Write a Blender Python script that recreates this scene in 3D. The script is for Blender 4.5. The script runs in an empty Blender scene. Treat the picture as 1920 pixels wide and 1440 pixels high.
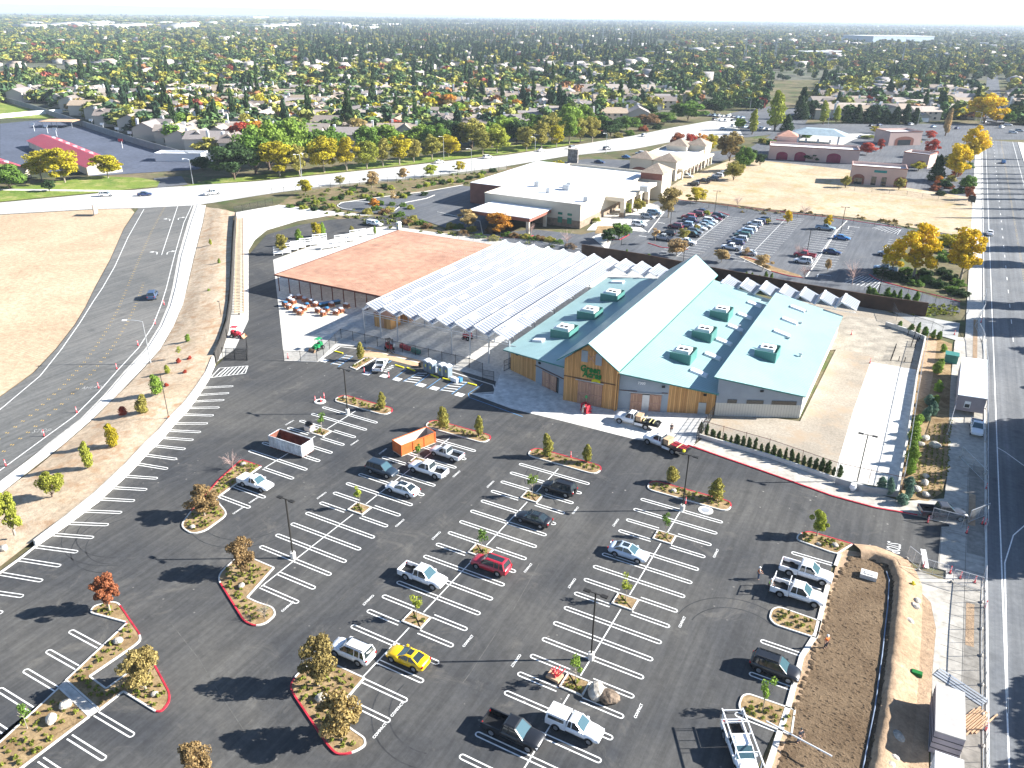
import bpy, math, random
import numpy as np
from mathutils import Vector, Matrix
R=math.radians; PI=math.pi
C=bpy.context.scene.collection
sc=bpy.context.scene
# ---------------------------------------------------------------- camera, sky, sun, exposure
F,PT,RO,H,AZ=1469.36,0.4394,0.0137,59.12,R(28.0)   # survey of the place: focal length in px of a 1920 wide frame, pitch, roll, height, yaw
cp,sp=math.cos(PT),math.sin(PT); ca,sa=math.cos(AZ),math.sin(AZ)
def _rot(v): return Vector((ca*v[0]-sa*v[1], sa*v[0]+ca*v[1], v[2]))
_r0,_u0=Vector((1,0,0)),Vector((0,sp,cp)); _f=Vector((0,cp,-sp))
_r=math.cos(RO)*_r0+math.sin(RO)*_u0; _u=-math.sin(RO)*_r0+math.cos(RO)*_u0
CR,CU,CF=_rot(_r),_rot(_u),_rot(_f)
cam=bpy.data.cameras.new('camera'); co=bpy.data.objects.new('camera',cam); C.objects.link(co)
m=Matrix((CR,CU,-CF)).transposed().to_4x4(); m.translation=Vector((0,0,H)); co.matrix_world=m
cam.sensor_fit='HORIZONTAL'; cam.sensor_width=36; cam.lens=36*F/1920; cam.clip_start=1; cam.clip_end=90000
sc.camera=co
SUN_AZ,SUN_EL=R(30.5),R(27.5)
w=bpy.data.worlds.new('World'); sc.world=w; w.use_nodes=True
nt=w.node_tree; bg=nt.nodes['Background']; sky=nt.nodes.new('ShaderNodeTexSky'); sky.sky_type='NISHITA'; sky.sun_disc=False
sky.sun_elevation=SUN_EL; sky.sun_rotation=PI/2-SUN_AZ; sky.air_density=1.0; sky.dust_density=0.3; sky.ozone_density=5.0
nt.links.new(sky.outputs[0],bg.inputs[0]); bg.inputs[1].default_value=0.05
sl=bpy.data.lights.new('sun','SUN'); sl.energy=5.0; sl.angle=R(0.5); sl.color=(1.0,0.965,0.90)
so=bpy.data.objects.new('sun',sl); C.objects.link(so)
sd=Vector((math.cos(SUN_AZ)*math.cos(SUN_EL),math.sin(SUN_AZ)*math.cos(SUN_EL),math.sin(SUN_EL)))
so.rotation_euler=sd.to_track_quat('Z','Y').to_euler(); so.location=(0,0,200)
sc.view_settings.view_transform='Standard'; sc.view_settings.look='None'; sc.view_settings.gamma=1; sc.view_settings.exposure=1.82
sc.cycles.max_bounces=6; sc.cycles.transparent_max_bounces=24; sc.cycles.volume_bounces=0; sc.cycles.use_denoising=True
# ---------------------------------------------------------------- survey helpers: photo pixel (1920x1440) -> point at height z
def g(px,py,z=0.0):
    d=CF+(px-960)/F*CR-(py-720)/F*CU; t=(z-H)/d.z
    return Vector((d.x*t,d.y*t,z))
def P(v):
    d=Vector(v)-Vector((0,0,H)); q=d.dot(CF)
    return (960+F*d.dot(CR)/q,720-F*d.dot(CU)/q) if q>1 else (-9999,-9999)
def pin(x,y,poly):
    r=False; n=len(poly); j=n-1
    for i in range(n):
        xi,yi=poly[i][:2]; xj,yj=poly[j][:2]
        if (yi>y)!=(yj>y) and x<(xj-xi)*(y-yi)/(yj-yi)+xi: r=not r
        j=i
    return r
# ---------------------------------------------------------------- object helpers
NAMES={}
def tag(o,label=None,cat=None,group=None,kind=None):
    if label: o['label']=label
    if cat: o['category']=cat
    if group: o['group']=group
    if kind: o['kind']=kind
    return o
def empty(name,loc=(0,0,0),rz=0,label=None,cat=None,group=None):
    o=bpy.data.objects.new(name,None); C.objects.link(o); o.location=loc; o.rotation_euler=(0,0,rz); o.empty_display_size=.3
    return tag(o,label,cat,group)
class MB:
    def __init__(s): s.v=[];s.f=[];s.m=[];s.sm=[]
    def add(s,vs,fs,m=0,sm=False):
        b=len(s.v); s.v+= [tuple(v) for v in vs]
        for f in fs: s.f.append(tuple(b+i for i in f)); s.m.append(m); s.sm.append(sm)
    def box(s,x0,x1,y0,y1,z0,z1,m=0):
        s.add([(x0,y0,z0),(x1,y0,z0),(x1,y1,z0),(x0,y1,z0),(x0,y0,z1),(x1,y0,z1),(x1,y1,z1),(x0,y1,z1)],
              [(0,3,2,1),(4,5,6,7),(0,1,5,4),(1,2,6,5),(2,3,7,6),(3,0,4,7)],m)
    def bar(s,a,b,w,h,m=0,up=(0,0,1)):   # a box from a to b
        a,b=Vector(a),Vector(b); d=(b-a)
        if d.length<1e-6: return
        d.normalize(); u=Vector(up)
        if abs(d.dot(u))>.98: u=Vector((1,0,0))
        x=d.cross(u).normalized()*w/2; y=x.cross(d).normalized()*h/2
        vs=[p+i*x+j*y for p in (a,b) for i,j in ((-1,-1),(1,-1),(1,1),(-1,1))]
        s.add(vs,[(0,3,2,1),(4,5,6,7),(0,1,5,4),(1,2,6,5),(2,3,7,6),(3,0,4,7)],m)
    def tube(s,a,b,r0,r1=None,n=8,m=0,cap=True):
        r1=r0 if r1 is None else r1; a,b=Vector(a),Vector(b); d=(b-a).normalized(); u=Vector((0,0,1)) if abs(d.z)<.95 else Vector((1,0,0))
        x=d.cross(u).normalized(); y=x.cross(d).normalized()
        vs=[p+r*(math.cos(2*PI*i/n)*x+math.sin(2*PI*i/n)*y) for p,r in ((a,r0),(b,r1)) for i in range(n)]
        fs=[(i,(i+1)%n,n+(i+1)%n,n+i) for i in range(n)]
        s.add(vs,fs,m,n>5)
        if cap: s.add(vs,[tuple(range(n))[::-1],tuple(range(n,2*n))],m)
    def poly(s,pts,z=None,m=0):
        s.add([(p[0],p[1],p[2] if z is None else z) for p in pts],[tuple(range(len(pts)))],m)
    def prism(s,pts,z0,z1,m=0,top=None):
        n=len(pts); s.add([(p[0],p[1],z0) for p in pts]+[(p[0],p[1],z1) for p in pts],[(i,(i+1)%n,n+(i+1)%n,n+i) for i in range(n)],m)
        s.add([(p[0],p[1],z1) for p in pts],[tuple(range(n))],m if top is None else top)
    def ico(s,c,r,m=0,seed=None,jit=.0,sub=1):
        import bmesh
        bm=bmesh.new(); bmesh.ops.create_icosphere(bm,subdivisions=sub,radius=1)
        rnd=random.Random(seed); r=(r,r,r) if not hasattr(r,'__len__') else r
        vs=[(c[0]+v.co.x*r[0]*(1+rnd.uniform(-jit,jit)),c[1]+v.co.y*r[1]*(1+rnd.uniform(-jit,jit)),c[2]+v.co.z*r[2]*(1+rnd.uniform(-jit,jit))) for v in bm.verts]
        s.add(vs,[tuple(v.index for v in f.verts) for f in bm.faces],m,jit<.05); bm.free()
    def mesh(s,name,mats):
        me=bpy.data.meshes.new(name); me.from_pydata(s.v,[],s.f); me.polygons.foreach_set('material_index',s.m); me.polygons.foreach_set('use_smooth',s.sm)
        for k in (mats if isinstance(mats,(list,tuple)) else [mats]): me.materials.append(k)
        me.update(); return me
    def build(s,name,mats,parent=None,loc=(0,0,0),rz=0,color=None):
        return link(name,s.mesh(name,mats),parent,loc,rz,color)
def link(name,me,parent=None,loc=(0,0,0),rz=0,color=None):
    o=bpy.data.objects.new(name,me); C.objects.link(o); o.location=loc; o.rotation_euler=(0,0,rz)
    if parent is not None: o.parent=parent
    if color is not None: o.color=(*color,1)
    return o
def struct(name,pts,mat,z=0.0,holes=None):
    mb=MB(); mb.poly(pts,z); 
    # face up
    if sum((pts[i][0]*pts[(i+1)%len(pts)][1]-pts[(i+1)%len(pts)][0]*pts[i][1]) for i in range(len(pts)))<0: mb.f[0]=mb.f[0][::-1]
    return tag(mb.build(name,mat),kind='structure')
def PX(l,z=0.0): return [g(x,y,z) for x,y in l]
def copy_tree(o,loc,rz=None,label=None,group=None,color=None,scale=None,parent=None):
    c=o.copy(); C.objects.link(c)
    if parent is None:
        c.location=loc
        if rz is not None: c.rotation_euler=(c.rotation_euler[0],c.rotation_euler[1],rz)
        if scale is not None: c.scale=(scale,)*3 if not hasattr(scale,'__len__') else scale
        if label: c['label']=label
        if group: c['group']=group
        if color is not None: c.color=(*color,1)
    else: c.parent=parent
    for ch in KIDS.get(o.name) or list(o.children):
        k=copy_tree(ch,None,parent=c)
        if color is not None: k.color=(*color,1)
    return c
KIDS={}
# ---------------------------------------------------------------- materials
def nodes(name):
    mt=bpy.data.materials.new(name); mt.use_nodes=True; t=mt.node_tree; b=t.nodes['Principled BSDF']; return mt,t,b
def N(t,typ,**kw):
    n=t.nodes.new(typ)
    for k,v in kw.items():
        if k in n.inputs.keys() if hasattr(n.inputs,'keys') else False: n.inputs[k].default_value=v
        else: setattr(n,k,v)
    return n
def posn(t,scale=(1,1,1),rot=(0,0,0)):
    geo=t.nodes.new('ShaderNodeNewGeometry'); mp=t.nodes.new('ShaderNodeMapping'); mp.inputs['Scale'].default_value=scale; mp.inputs['Rotation'].default_value=rot
    t.links.new(geo.outputs['Position'],mp.inputs['Vector']); return mp.outputs[0]
def noise(t,vec,scale,detail=3,rough=.6,dist=0):
    n=t.nodes.new('ShaderNodeTexNoise'); n.inputs['Scale'].default_value=scale; n.inputs['Detail'].default_value=detail; n.inputs['Roughness'].default_value=rough; n.inputs['Distortion'].default_value=dist
    if vec is not None: t.links.new(vec,n.inputs['Vector'])
    return n.outputs['Fac']
def ramp(t,fac,stops):
    r=t.nodes.new('ShaderNodeValToRGB'); e=r.color_ramp.elements
    while len(e)<len(stops): e.new(0.5)
    for i,(p,c) in enumerate(stops): e[i].position=p; e[i].color=(*c,1) if hasattr(c,'__len__') else (c,c,c,1)
    t.links.new(fac,r.inputs[0]); return r.outputs[0]
def mix(t,fac,a,b,typ='MIX'):
    n=t.nodes.new('ShaderNodeMix'); n.data_type='RGBA'; n.blend_type=typ
    for s,v in ((n.inputs[0],fac),(n.inputs[6],a),(n.inputs[7],b)):
        if isinstance(v,bpy.types.NodeSocket): t.links.new(v,s)
        elif not hasattr(v,'__len__'): s.default_value=v
        else: s.default_value=(*v,1)
    return n.outputs[2]
def math_(t,op,a,b=0.0):
    n=t.nodes.new('ShaderNodeMath'); n.operation=op
    for s,v in ((n.inputs[0],a),(n.inputs[1],b)):
        if isinstance(v,bpy.types.NodeSocket): t.links.new(v,s)
        else: s.default_value=v
    return n.outputs[0]
def bump(t,b,h,dist=.05,st=1):
    n=t.nodes.new('ShaderNodeBump'); n.inputs['Distance'].default_value=dist; n.inputs['Strength'].default_value=st; t.links.new(h,n.inputs['Height']); t.links.new(n.outputs[0],b.inputs['Normal'])
def mat(name,col,rough=.8,var=.12,scale=.6,metal=0,spec=.3,col2=None,bmp=0,scale2=None,thr=(.35,.65)):
    mt,t,b=nodes(name); b.inputs['Roughness'].default_value=rough; b.inputs['Metallic'].default_value=metal; b.inputs['Specular IOR Level'].default_value=spec
    p=posn(t); n=noise(t,p,scale,5)
    c2=col2 or tuple(c*(1-var*1.5) for c in col); c1=col if col2 else tuple(min(1,c*(1+var*.6)) for c in col)
    r=ramp(t,n,[(thr[0],c2),(thr[1],c1)])
    if scale2:
        n2=noise(t,p,scale2,2); r=mix(t,1.0,r,ramp(t,n2,[(.3,.78),(.7,1.18)]),'MULTIPLY')
    t.links.new(r,b.inputs['Base Color'])
    if bmp: bump(t,b,n if not scale2 else n2,bmp)
    return mt
def glassy(name,col=(.02,.03,.035),rough=.06):
    mt,t,b=nodes(name); b.inputs['Base Color'].default_value=(*col,1); b.inputs['Roughness'].default_value=rough; b.inputs['Specular IOR Level'].default_value=.9; return mt
def paintmat(name,rough=.32):   # body colour comes from the object
    mt,t,b=nodes(name); oi=t.nodes.new('ShaderNodeObjectInfo'); t.links.new(oi.outputs['Color'],b.inputs['Base Color'])
    b.inputs['Roughness'].default_value=rough; b.inputs['Coat Weight'].default_value=.6; b.inputs['Coat Roughness'].default_value=.08; return mt
def asphalt(name,c0,c1,speck=True,streak=None):
    mt,t,b=nodes(name); b.inputs['Roughness'].default_value=.85; b.inputs['Specular IOR Level'].default_value=.25
    p=posn(t); n=noise(t,p,.045,6,.62,.6); r=ramp(t,n,[(.36,c0),(.66,c1)])
    n2=noise(t,p,1.7,6,.75); r=mix(t,1.0,r,ramp(t,n2,[(.3,.8),(.75,1.25)]),'MULTIPLY')
    # faint scuffs drawn out along the driving lanes
    n3=noise(t,posn(t,(1.2,.06,1) if streak is None else streak,(0,0,R(8))),1.0,4,.7); r=mix(t,.55,r,mix(t,1.0,r,ramp(t,n3,[(.4,.75),(.62,1.35)]),'MULTIPLY'))
    sv=t.nodes.new('ShaderNodeTexVoronoi'); sv.inputs['Scale'].default_value=.33; t.links.new(p,sv.inputs['Vector'])
    r=mix(t,math_(t,'MULTIPLY',math_(t,'MULTIPLY',ramp(t,sv.outputs['Distance'],[(.10,1.0),(.34,0.0)]),ramp(t,noise(t,p,.3,3),[(.5,0.0),(.62,1.0)])),.30),r,(.018,.018,.02))
    if speck:
        v=t.nodes.new('ShaderNodeTexVoronoi'); v.inputs['Scale'].default_value=.55; t.links.new(p,v.inputs['Vector'])
        d=ramp(t,v.outputs['Distance'],[(.05,1.0),(.09,0.0)]); k=ramp(t,noise(t,p,.07,3),[(.5,0.0),(.6,1.0)])
        r=mix(t,math_(t,'MULTIPLY',math_(t,'MULTIPLY',d,k),.55),r,(.45,.42,.38))
        st=ramp(t,noise(t,p,.13,6,.75,1.4),[(.56,0.0),(.72,1.0)]); r=mix(t,math_(t,'MULTIPLY',st,.42),r,(.20,.185,.16))
    t.links.new(r,b.inputs['Base Color']); bump(t,b,n2,.02); return mt
MT={}
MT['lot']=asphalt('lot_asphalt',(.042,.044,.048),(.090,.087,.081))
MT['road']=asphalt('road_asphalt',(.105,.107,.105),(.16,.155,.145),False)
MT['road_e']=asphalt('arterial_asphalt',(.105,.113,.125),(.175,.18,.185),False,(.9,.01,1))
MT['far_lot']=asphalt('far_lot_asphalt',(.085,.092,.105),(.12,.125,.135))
MT['main']=mat('main_road_concrete',(.50,.49,.47),.85,.12,.05,scale2=.9)
MT['conc']=mat('concrete',(.52,.50,.46),.85,.1,.25,scale2=1.5)
MT['conc_w']=mat('pale_concrete',(.66,.64,.59),.85,.08,.12,scale2=.9)
MT['conc_g']=mat('grey_concrete',(.36,.36,.35),.85,.15,.09,scale2=.7)
MT['kerb']=mat('kerb_concrete',(.62,.60,.56),.8,.1,.8)
MT['red']=mat('red_kerb_paint',(.48,.03,.05),.6,.25,1.3)
MT['white']=mat('white_line_paint',(.82,.82,.80),.7,.12,2.5)
MT['yellow']=mat('yellow_line_paint',(.65,.42,.08),.7,.2,1.5)
MT['blue']=mat('blue_line_paint',(.10,.28,.52),.7,.15,1.5)
def soil(name,c0,c1,s1=.06,s2=1.4,b_=.08,dark=None):
    mt,t,b=nodes(name); b.inputs['Roughness'].default_value=.95; b.inputs['Specular IOR Level'].default_value=.1
    p=posn(t); n=noise(t,p,s1,6,.65,.8); n2=noise(t,p,s2,8,.75); r=ramp(t,n,[(.34,c0),(.64,c1)]); r=mix(t,1.0,r,ramp(t,n2,[(.28,.62),(.72,1.28)]),'MULTIPLY')
    if dark: r=mix(t,ramp(t,noise(t,p,s1*3,5,.7),[(.5,0.0),(.68,1.0)]),r,dark)
    t.links.new(r,b.inputs['Base Color']); bump(t,b,n2,b_); return mt
MT['dirt']=soil('graded_dirt',(.41,.30,.20),(.53,.405,.28),.05,.9,.12)
# tyre tracks pressed into the graded dirt: thin wandering bands in patches
t=MT['dirt'].node_tree; b=t.nodes['Principled BSDF']; old=b.inputs['Base Color'].links[0].from_socket
wv=t.nodes.new('ShaderNodeTexWave'); wv.inputs['Scale'].default_value=.42; wv.inputs['Distortion'].default_value=9; wv.inputs['Detail'].default_value=2; wv.inputs['Detail Scale'].default_value=.25
t.links.new(posn(t,(1,.35,1),(0,0,R(25))),wv.inputs['Vector']); msk=ramp(t,noise(t,posn(t),.028,3),[(.50,0.0),(.60,1.0)])
t.links.new(mix(t,math_(t,'MULTIPLY',ramp(t,wv.outputs['Fac'],[(.0,1.0),(.35,0.0)]),math_(t,'MULTIPLY',msk,.5)),old,(.27,.19,.12)),b.inputs['Base Color'])
MT['basin']=soil('basin_soil',(.125,.085,.052),(.19,.135,.085),.15,2.6,.18)
MT['bank']=soil('bank_soil',(.34,.235,.15),(.46,.33,.22),.12,1.6,.15)
MT['slope']=soil('embankment_soil',(.43,.33,.23),(.57,.455,.33),.12,1.3,.08,(.38,.24,.14))
MT['gravel']=soil('compacted_gravel',(.30,.26,.21),(.42,.37,.30),.07,2.5,.03,(.36,.28,.2))
MT['drygrass']=soil('dry_grass',(.38,.30,.20),(.52,.42,.30),.045,.8,.12,(.34,.27,.13))
MT['mulch']=soil('bark_mulch',(.20,.13,.065),(.36,.26,.145),.5,3.5,.06)
MT['grass']=soil('lawn',(.10,.17,.03),(.22,.27,.05),.05,1.2,.03,(.33,.30,.12))
MT['under']=soil('planted_ground',(.06,.07,.03),(.20,.16,.10),.03,.4,.05,(.07,.11,.03))
MT['scrub']=soil('scrub_bank',(.12,.10,.05),(.24,.18,.11),.1,1.0,.1,(.08,.12,.03))
MT['far']=soil('wooded_plain',(.030,.045,.025),(.075,.085,.05),.004,.05,.0)
# vehicles and objects
MT['paint']=paintmat('body_paint'); MT['obj']=paintmat('plain_paint',.55); MT['glass']=glassy('window_glass'); MT['glass2']=glassy('windscreen_glass',(.05,.10,.12),.05)
MT['tyre']=mat('tyre_rubber',(.012,.012,.012),.8,.1); MT['rim']=mat('wheel_rim',(.45,.46,.48),.35,.05,metal=.8)
MT['black']=mat('black_plastic',(.015,.015,.016),.6,.1); MT['chrome']=mat('chrome',(.7,.7,.7),.2,.03,metal=.9)
MT['lamp']=glassy('headlamp_glass',(.6,.62,.65),.1); MT['tail']=glassy('tail_lamp_glass',(.35,.01,.01),.2)
MT['pole']=mat('dark_pole_metal',(.035,.033,.03),.5,.1,metal=.3); MT['galv']=mat('galvanised_steel',(.50,.52,.54),.45,.1,metal=.5)
MT['bark']=mat('bark',(.14,.10,.075),.9,.25,2.0); MT['palebark']=mat('pale_bark',(.34,.29,.23),.9,.25,2.0)
MT['rock']=mat('granite',(.50,.46,.40),.9,.3,1.2,bmp=.06,scale2=4)
MT['cedar']=mat('cedar_boards',(.46,.24,.09),.75,.3,.9)
MT['whitem']=mat('white_metal',(.78,.79,.80),.4,.04)
# ================================================================ GROUND, ROADS, MARKINGS
big=40000
struct('ground',[(-big,-big,0),(big,-big,0),(big,big,0),(-big,big,0)],MT['far'],-.20)
SITE_PX=[(-700,1400),(-60,1120),(0,1075),(67,1025),(152,955),(225,895),(312,809),(362,750),(395,697),(452,668),(436,600),(445,470),(455,395),(520,385),(570,408),(700,440),(860,440),(1080,470),(1300,505),(1620,560),(1800,590),(1830,1000),(1640,960),(1500,1000),(1560,1060),(1540,1110),(1500,1230),(1470,1330),(1430,1440),(1300,1800),(-300,1900)]
struct('planted_ground',PX([(-700,330),(0,340),(480,300),(1000,262),(1300,200),(1440,150),(1560,150),(2300,150),(2600,420),(2300,1700),(-1200,1700)]),MT['under'],-.12)
struct('suburb_ground',PX([(-900,330),(0,215),(180,225),(330,300),(480,300),(1000,262),(1300,200),(1560,140),(1990,165),(1990,232),(2500,232),(2500,110),(1300,90),(-900,100)]),mat('suburb_soil',(.12,.115,.09),.95,.5,.02,col2=(.06,.075,.035),scale2=.12),-.16)
# ---- car park and drive aisles
LOT=[(-900,1500),(-60,1125),(0,1075),(35,1050),(67,1025),(100,999),(127,975),(152,955),(200,915),(225,895),(260,856),(282,837),(312,809),(327,794),(345,777),(362,750),(377,725),(395,697),(420,672),(438,650),(466,600),(464,560),(465,480),(500,440),(560,422),(620,412),(715,405),(760,400),(770,440),(700,450),(600,452),(512,487),(524,590),(533,676),(595,678),(636,648),(680,650),(880,700),(930,715),(925,738),(885,738),(960,766),(1060,790),(1190,823),(1300,835),(1420,880),(1560,930),(1640,952),(1720,968),(1790,985),(1758,1066),(1640,1035),(1545,1006),(1500,1000),(1500,1015),(1572,1040),(1560,1060),(1552,1110),(1530,1190),(1500,1230),(1470,1330),(1420,1440),(1330,1700),(400,2100)]
struct('parking_lot',PX(LOT),MT['lot'],0.0)
# ---- west road, pavement and embankment
RL=[(-900,1400),(0,745),(62,700),(105,655),(140,610),(160,577),(178,540),(207,487),(232,430),(252,400),(262,388)]
RR=[(364,383),(352,417),(338,480),(328,540),(318,574),(302,612),(275,654),(235,697),(200,737),(155,782),(97,826),(0,902),(-900,1600)]
struct('west_road',PX(RL+RR),MT['road'],.0)
PWR=[(385,385),(380,410),(365,470),(350,540),(343,570),(325,610),(300,655),(262,700),(215,745),(170,790),(125,830),(60,885),(0,925),(-900,1660)]
def strip(name,a,b,mt_,z=0.0,z1=None):  # a sheet between two pixel lines of equal count
    mb=MB(); n=len(a); z1=z if z1 is None else z1
    A=[g(*p,z) for p in a]; B=[g(*p,z1) for p in b]
    mb.add(A+B,[(i,i+1,n+i+1,n+i) for i in range(n-1)]); o=mb.build(name,mt_); return o
PWL=[(372,383),(360,417),(342,480),(331,540),(322,574),(306,612),(279,655),(240,697),(204,739),(159,785),(100,830),(0,906),(-900,1606)]
PWR2=[(386,385),(380,417),(364,480),(350,540),(343,570),(325,612),(300,655),(262,697),(218,742),(172,787),(118,834),(0,926),(-900,1662)]
def kerbline(mb,pts,h=.14,wd=.18,m=0,z=0.0,closed=False):
    pts=[Vector((p[0],p[1],0)) for p in pts]; n=len(pts)
    L,Rr=[],[]
    for i in range(n):
        a=pts[i-1] if (i or closed) else pts[i]; b=pts[(i+1)%n] if (i<n-1 or closed) else pts[i]
        d1=(pts[i]-a); d2=(b-pts[i]); 
        if d1.length<1e-6: d1=d2
        if d2.length<1e-6: d2=d1
        d1=d1.normalized(); d2=d2.normalized(); n1=Vector((-d1.y,d1.x,0)); n2=Vector((-d2.y,d2.x,0)); q=(n1+n2); q=q.normalized() if q.length>.1 else n1; k=1/max(.5,q.dot(n1))
        L.append(pts[i]+q*wd*k*.5); Rr.append(pts[i]-q*wd*k*.5)
    for i in range(n if closed else n-1):
        j=(i+1)%n; vs=[(p.x,p.y,zz) for zz in (z,z+h) for p in (L[i],L[j],Rr[j],Rr[i])]
        mb.add(vs,[(4,5,6,7),(0,1,5,4),(2,3,7,6)],m)
s=strip('pavement',PWL,PWR2,MT['conc_w'],.14); tag(s,kind='structure')
mb=MB(); kerbline(mb,PX(PWL),.15,.3); tag(mb.build('kerb',MT['kerb']),kind='structure')
strip('gutter',[(x-8 if y<900 else x,y) for x,y in PWL],PWL,MT['conc'],.006)['kind']='structure'
EMB_R=[(441,398),(436,420),(433,480),(430,540),(424,590),(412,630),(398,668),(386,697),(366,727),(345,755),(320,780),(298,806),(272,830),(235,870),(176,925),(120,970),(62,1014),(0,1062),(-900,1760)]
EMB_L=[(386,388),(381,417),(365,480),(351,540),(340,578),(330,602),(310,640),(296,660),(282,677),(262,699),(240,722),(220,741),(190,771),(165,795),(110,842),(68,877),(30,904),(0,927),(-900,1665)]
# ground heights along the retaining wall (0 near the bottom of the picture)
EMB_Z=[1.2,1.3,1.5,1.7,1.8,1.8,1.7,1.6,1.6,1.6,1.6,1.6,1.6,1.55,1.4,1.1,.5,.12,.1]
mb=MB(); A=[g(*p,.12) for p in EMB_L]; B=[g(p[0],p[1],z) for p,z in zip(EMB_R,EMB_Z)]
n=len(A); K=7
rnd=random.Random(4)
for k in range(K+1):
    f_=k/K; ff=math.sin(f_*PI/2)
    for i in range(n):
        p=A[i].lerp(B[i],f_); p.z=.12+(B[i].z-.12)*ff+(rnd.uniform(-.12,.12) if 0<k<K else 0); mb.v.append(tuple(p))
for k in range(K):
    for i in range(n-1): mb.f.append((k*n+i,k*n+i+1,(k+1)*n+i+1,(k+1)*n+i)); mb.m.append(0); mb.sm.append(True)
tag(mb.build('embankment',MT['slope']),kind='structure')
# retaining wall: white concrete face towards the car park
WT=[(398,668),(386,697),(366,727),(345,755),(320,780),(298,806),(272,830),(235,870),(176,925),(120,970),(62,1014)]
WZ=[1.7,1.6,1.6,1.6,1.6,1.6,1.6,1.55,1.4,1.1,.8]
mb=MB()
tp=[g(x,y,z) for (x,y),z in zip(WT,WZ)]
def thick_wall(mb,tp,th=.3,z0=-.05,m=0,extra=.12):
    L=[];Q=[]
    for i,p in enumerate(tp):
        a=tp[max(0,i-1)]; b=tp[min(len(tp)-1,i+1)]; d=Vector((b.x-a.x,b.y-a.y,0)).normalized(); nn=Vector((-d.y,d.x,0))
        L.append(p); Q.append(p+nn*th)
    for i in range(len(tp)-1):
        a,b,c,d=L[i],L[i+1],Q[i+1],Q[i]; e=extra
        vs=[(a.x,a.y,z0),(b.x,b.y,z0),(c.x,c.y,z0),(d.x,d.y,z0),(a.x,a.y,a.z+e),(b.x,b.y,b.z+e),(c.x,c.y,b.z+e),(d.x,d.y,a.z+e)]
        mb.add(vs,[(4,5,6,7),(0,1,5,4),(2,3,7,6),(1,2,6,5),(3,0,4,7)],m)
thick_wall(mb,tp); tag(mb.build('retaining_wall',MT['conc_w']),'long pale concrete retaining wall between the sandy bank and the row of empty angled stalls','retaining wall')
mb=MB(); kerbline(mb,PX([(395,697),(377,725),(345,777),(327,794),(312,809),(282,837),(260,856),(225,895),(200,915),(152,955),(127,975),(100,999),(67,1025),(35,1050),(0,1075),(-900,1500)]),.15,.22)
tag(mb.build('kerb',MT['kerb']),kind='structure')
# ---- main road, crossings and arterial
TOP=[(-900,470),(0,380),(170,364),(295,352),(480,340),(620,326),(755,312),(855,300),(947,291),(1060,275),(1185,255),(1262,239),(1335,226),(1370,212)]
BOT=[(1395,258),(1280,262),(1185,280),(1060,293),(947,312),(855,324),(755,335),(620,347),(500,364),(400,380),(362,385),(262,390),(175,392),(0,402),(-900,500)]
struct('main_road',PX(TOP+BOT),MT['main'],.01)
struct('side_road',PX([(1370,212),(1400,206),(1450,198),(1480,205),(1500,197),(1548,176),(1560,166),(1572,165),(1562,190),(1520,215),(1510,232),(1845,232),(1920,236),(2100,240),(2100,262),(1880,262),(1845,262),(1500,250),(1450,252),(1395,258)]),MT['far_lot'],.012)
EL0,EL1=g(1850,1000),g(1842,262)
ELs=lambda t: EL0.x+(EL1.x-EL0.x)*(t-EL0.y)/(EL1.y-EL0.y)
a0,a1=-60,EL1.y; W_=17
struct('arterial_road',[(ELs(a0),a0),(ELs(a0)+W_,a0),(ELs(a1)+W_,a1),(ELs(a1),a1)],MT['road_e'],.0)
print('ARTERIAL',EL0,EL1,ELs(0))
struct('arterial_far',PX([(1845,232),(1850,150),(1858,110),(1866,110),(1872,150),(1885,232)]),MT['far_lot'],-.02)
# pavements along the arterial
e1=lambda t,o: (ELs(t)+o,t)
struct('pavement',[e1(-60,-.1),e1(a1,-.1),e1(a1,-3.2),e1(122,-3.6),e1(118,-4.2),e1(20,-4.6),e1(-60,-4.6)],MT['conc'],.02)
struct('pavement',[e1(-60,W_+.1),e1(a1,W_+.1),e1(a1,W_+3),e1(-60,W_+3)],MT['conc'],.02)
mb=MB()
for o in (-.1,W_+.1): kerbline(mb,[e1(a0,o),e1(a1,o)],.14,.25)
tag(mb.build('kerb',MT['kerb']),kind='structure')
# ---- painted lines
pw,py_,pb=MB(),MB(),MB()
def line(mb,a,b,wd,z=.008): 
    a,b=Vector(a[:2]),Vector(b[:2]); d=(b-a); 
    if d.length<.01: return
    d.normalize(); q=Vector((-d.y,d.x))*wd/2
    mb.add([(*(a+q),z),(*(a-q),z),(*(b-q),z),(*(b+q),z)],[(0,1,2,3)])
def pline(mb,l,wd,z=.008):
    for a,b in zip(l,l[1:]): line(mb,a,b,wd,z)
def dashes(mb,l,wd,dl,gap,z=.008):
    rest=0
    for a,b in zip(l,l[1:]):
        a,b=Vector(a[:2]),Vector(b[:2]); L=(b-a).length; t=rest
        while t<L: 
            p=a.lerp(b,t/L); q=a.lerp(b,min(1,(t+dl)/L)); line(mb,p,q,wd,z); t+=dl+gap
        rest=t-L
def hair(mb,s0,s1,t,cap='both',gap=.5,wd=.14):   # a hairpin stall line along s
    h=gap/2
    line(mb,(s0+(h if cap in('both','l') else 0),t-h),(s1-(h if cap in('both','r') else 0),t-h),wd); line(mb,(s0+(h if cap in('both','l') else 0),t+h),(s1-(h if cap in('both','r') else 0),t+h),wd)
    for e,sg in ((s0,1),(s1,-1)):
        if cap=='both' or (cap=='l' and sg==1) or (cap=='r' and sg==-1):
            c=(e+sg*h,t); A_=[(c[0]-sg*h*math.cos(a),c[1]+h*math.sin(a)) for a in [PI/2*k/4 for k in range(-4,5)]]
            pline(mb,A_,wd)
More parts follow.
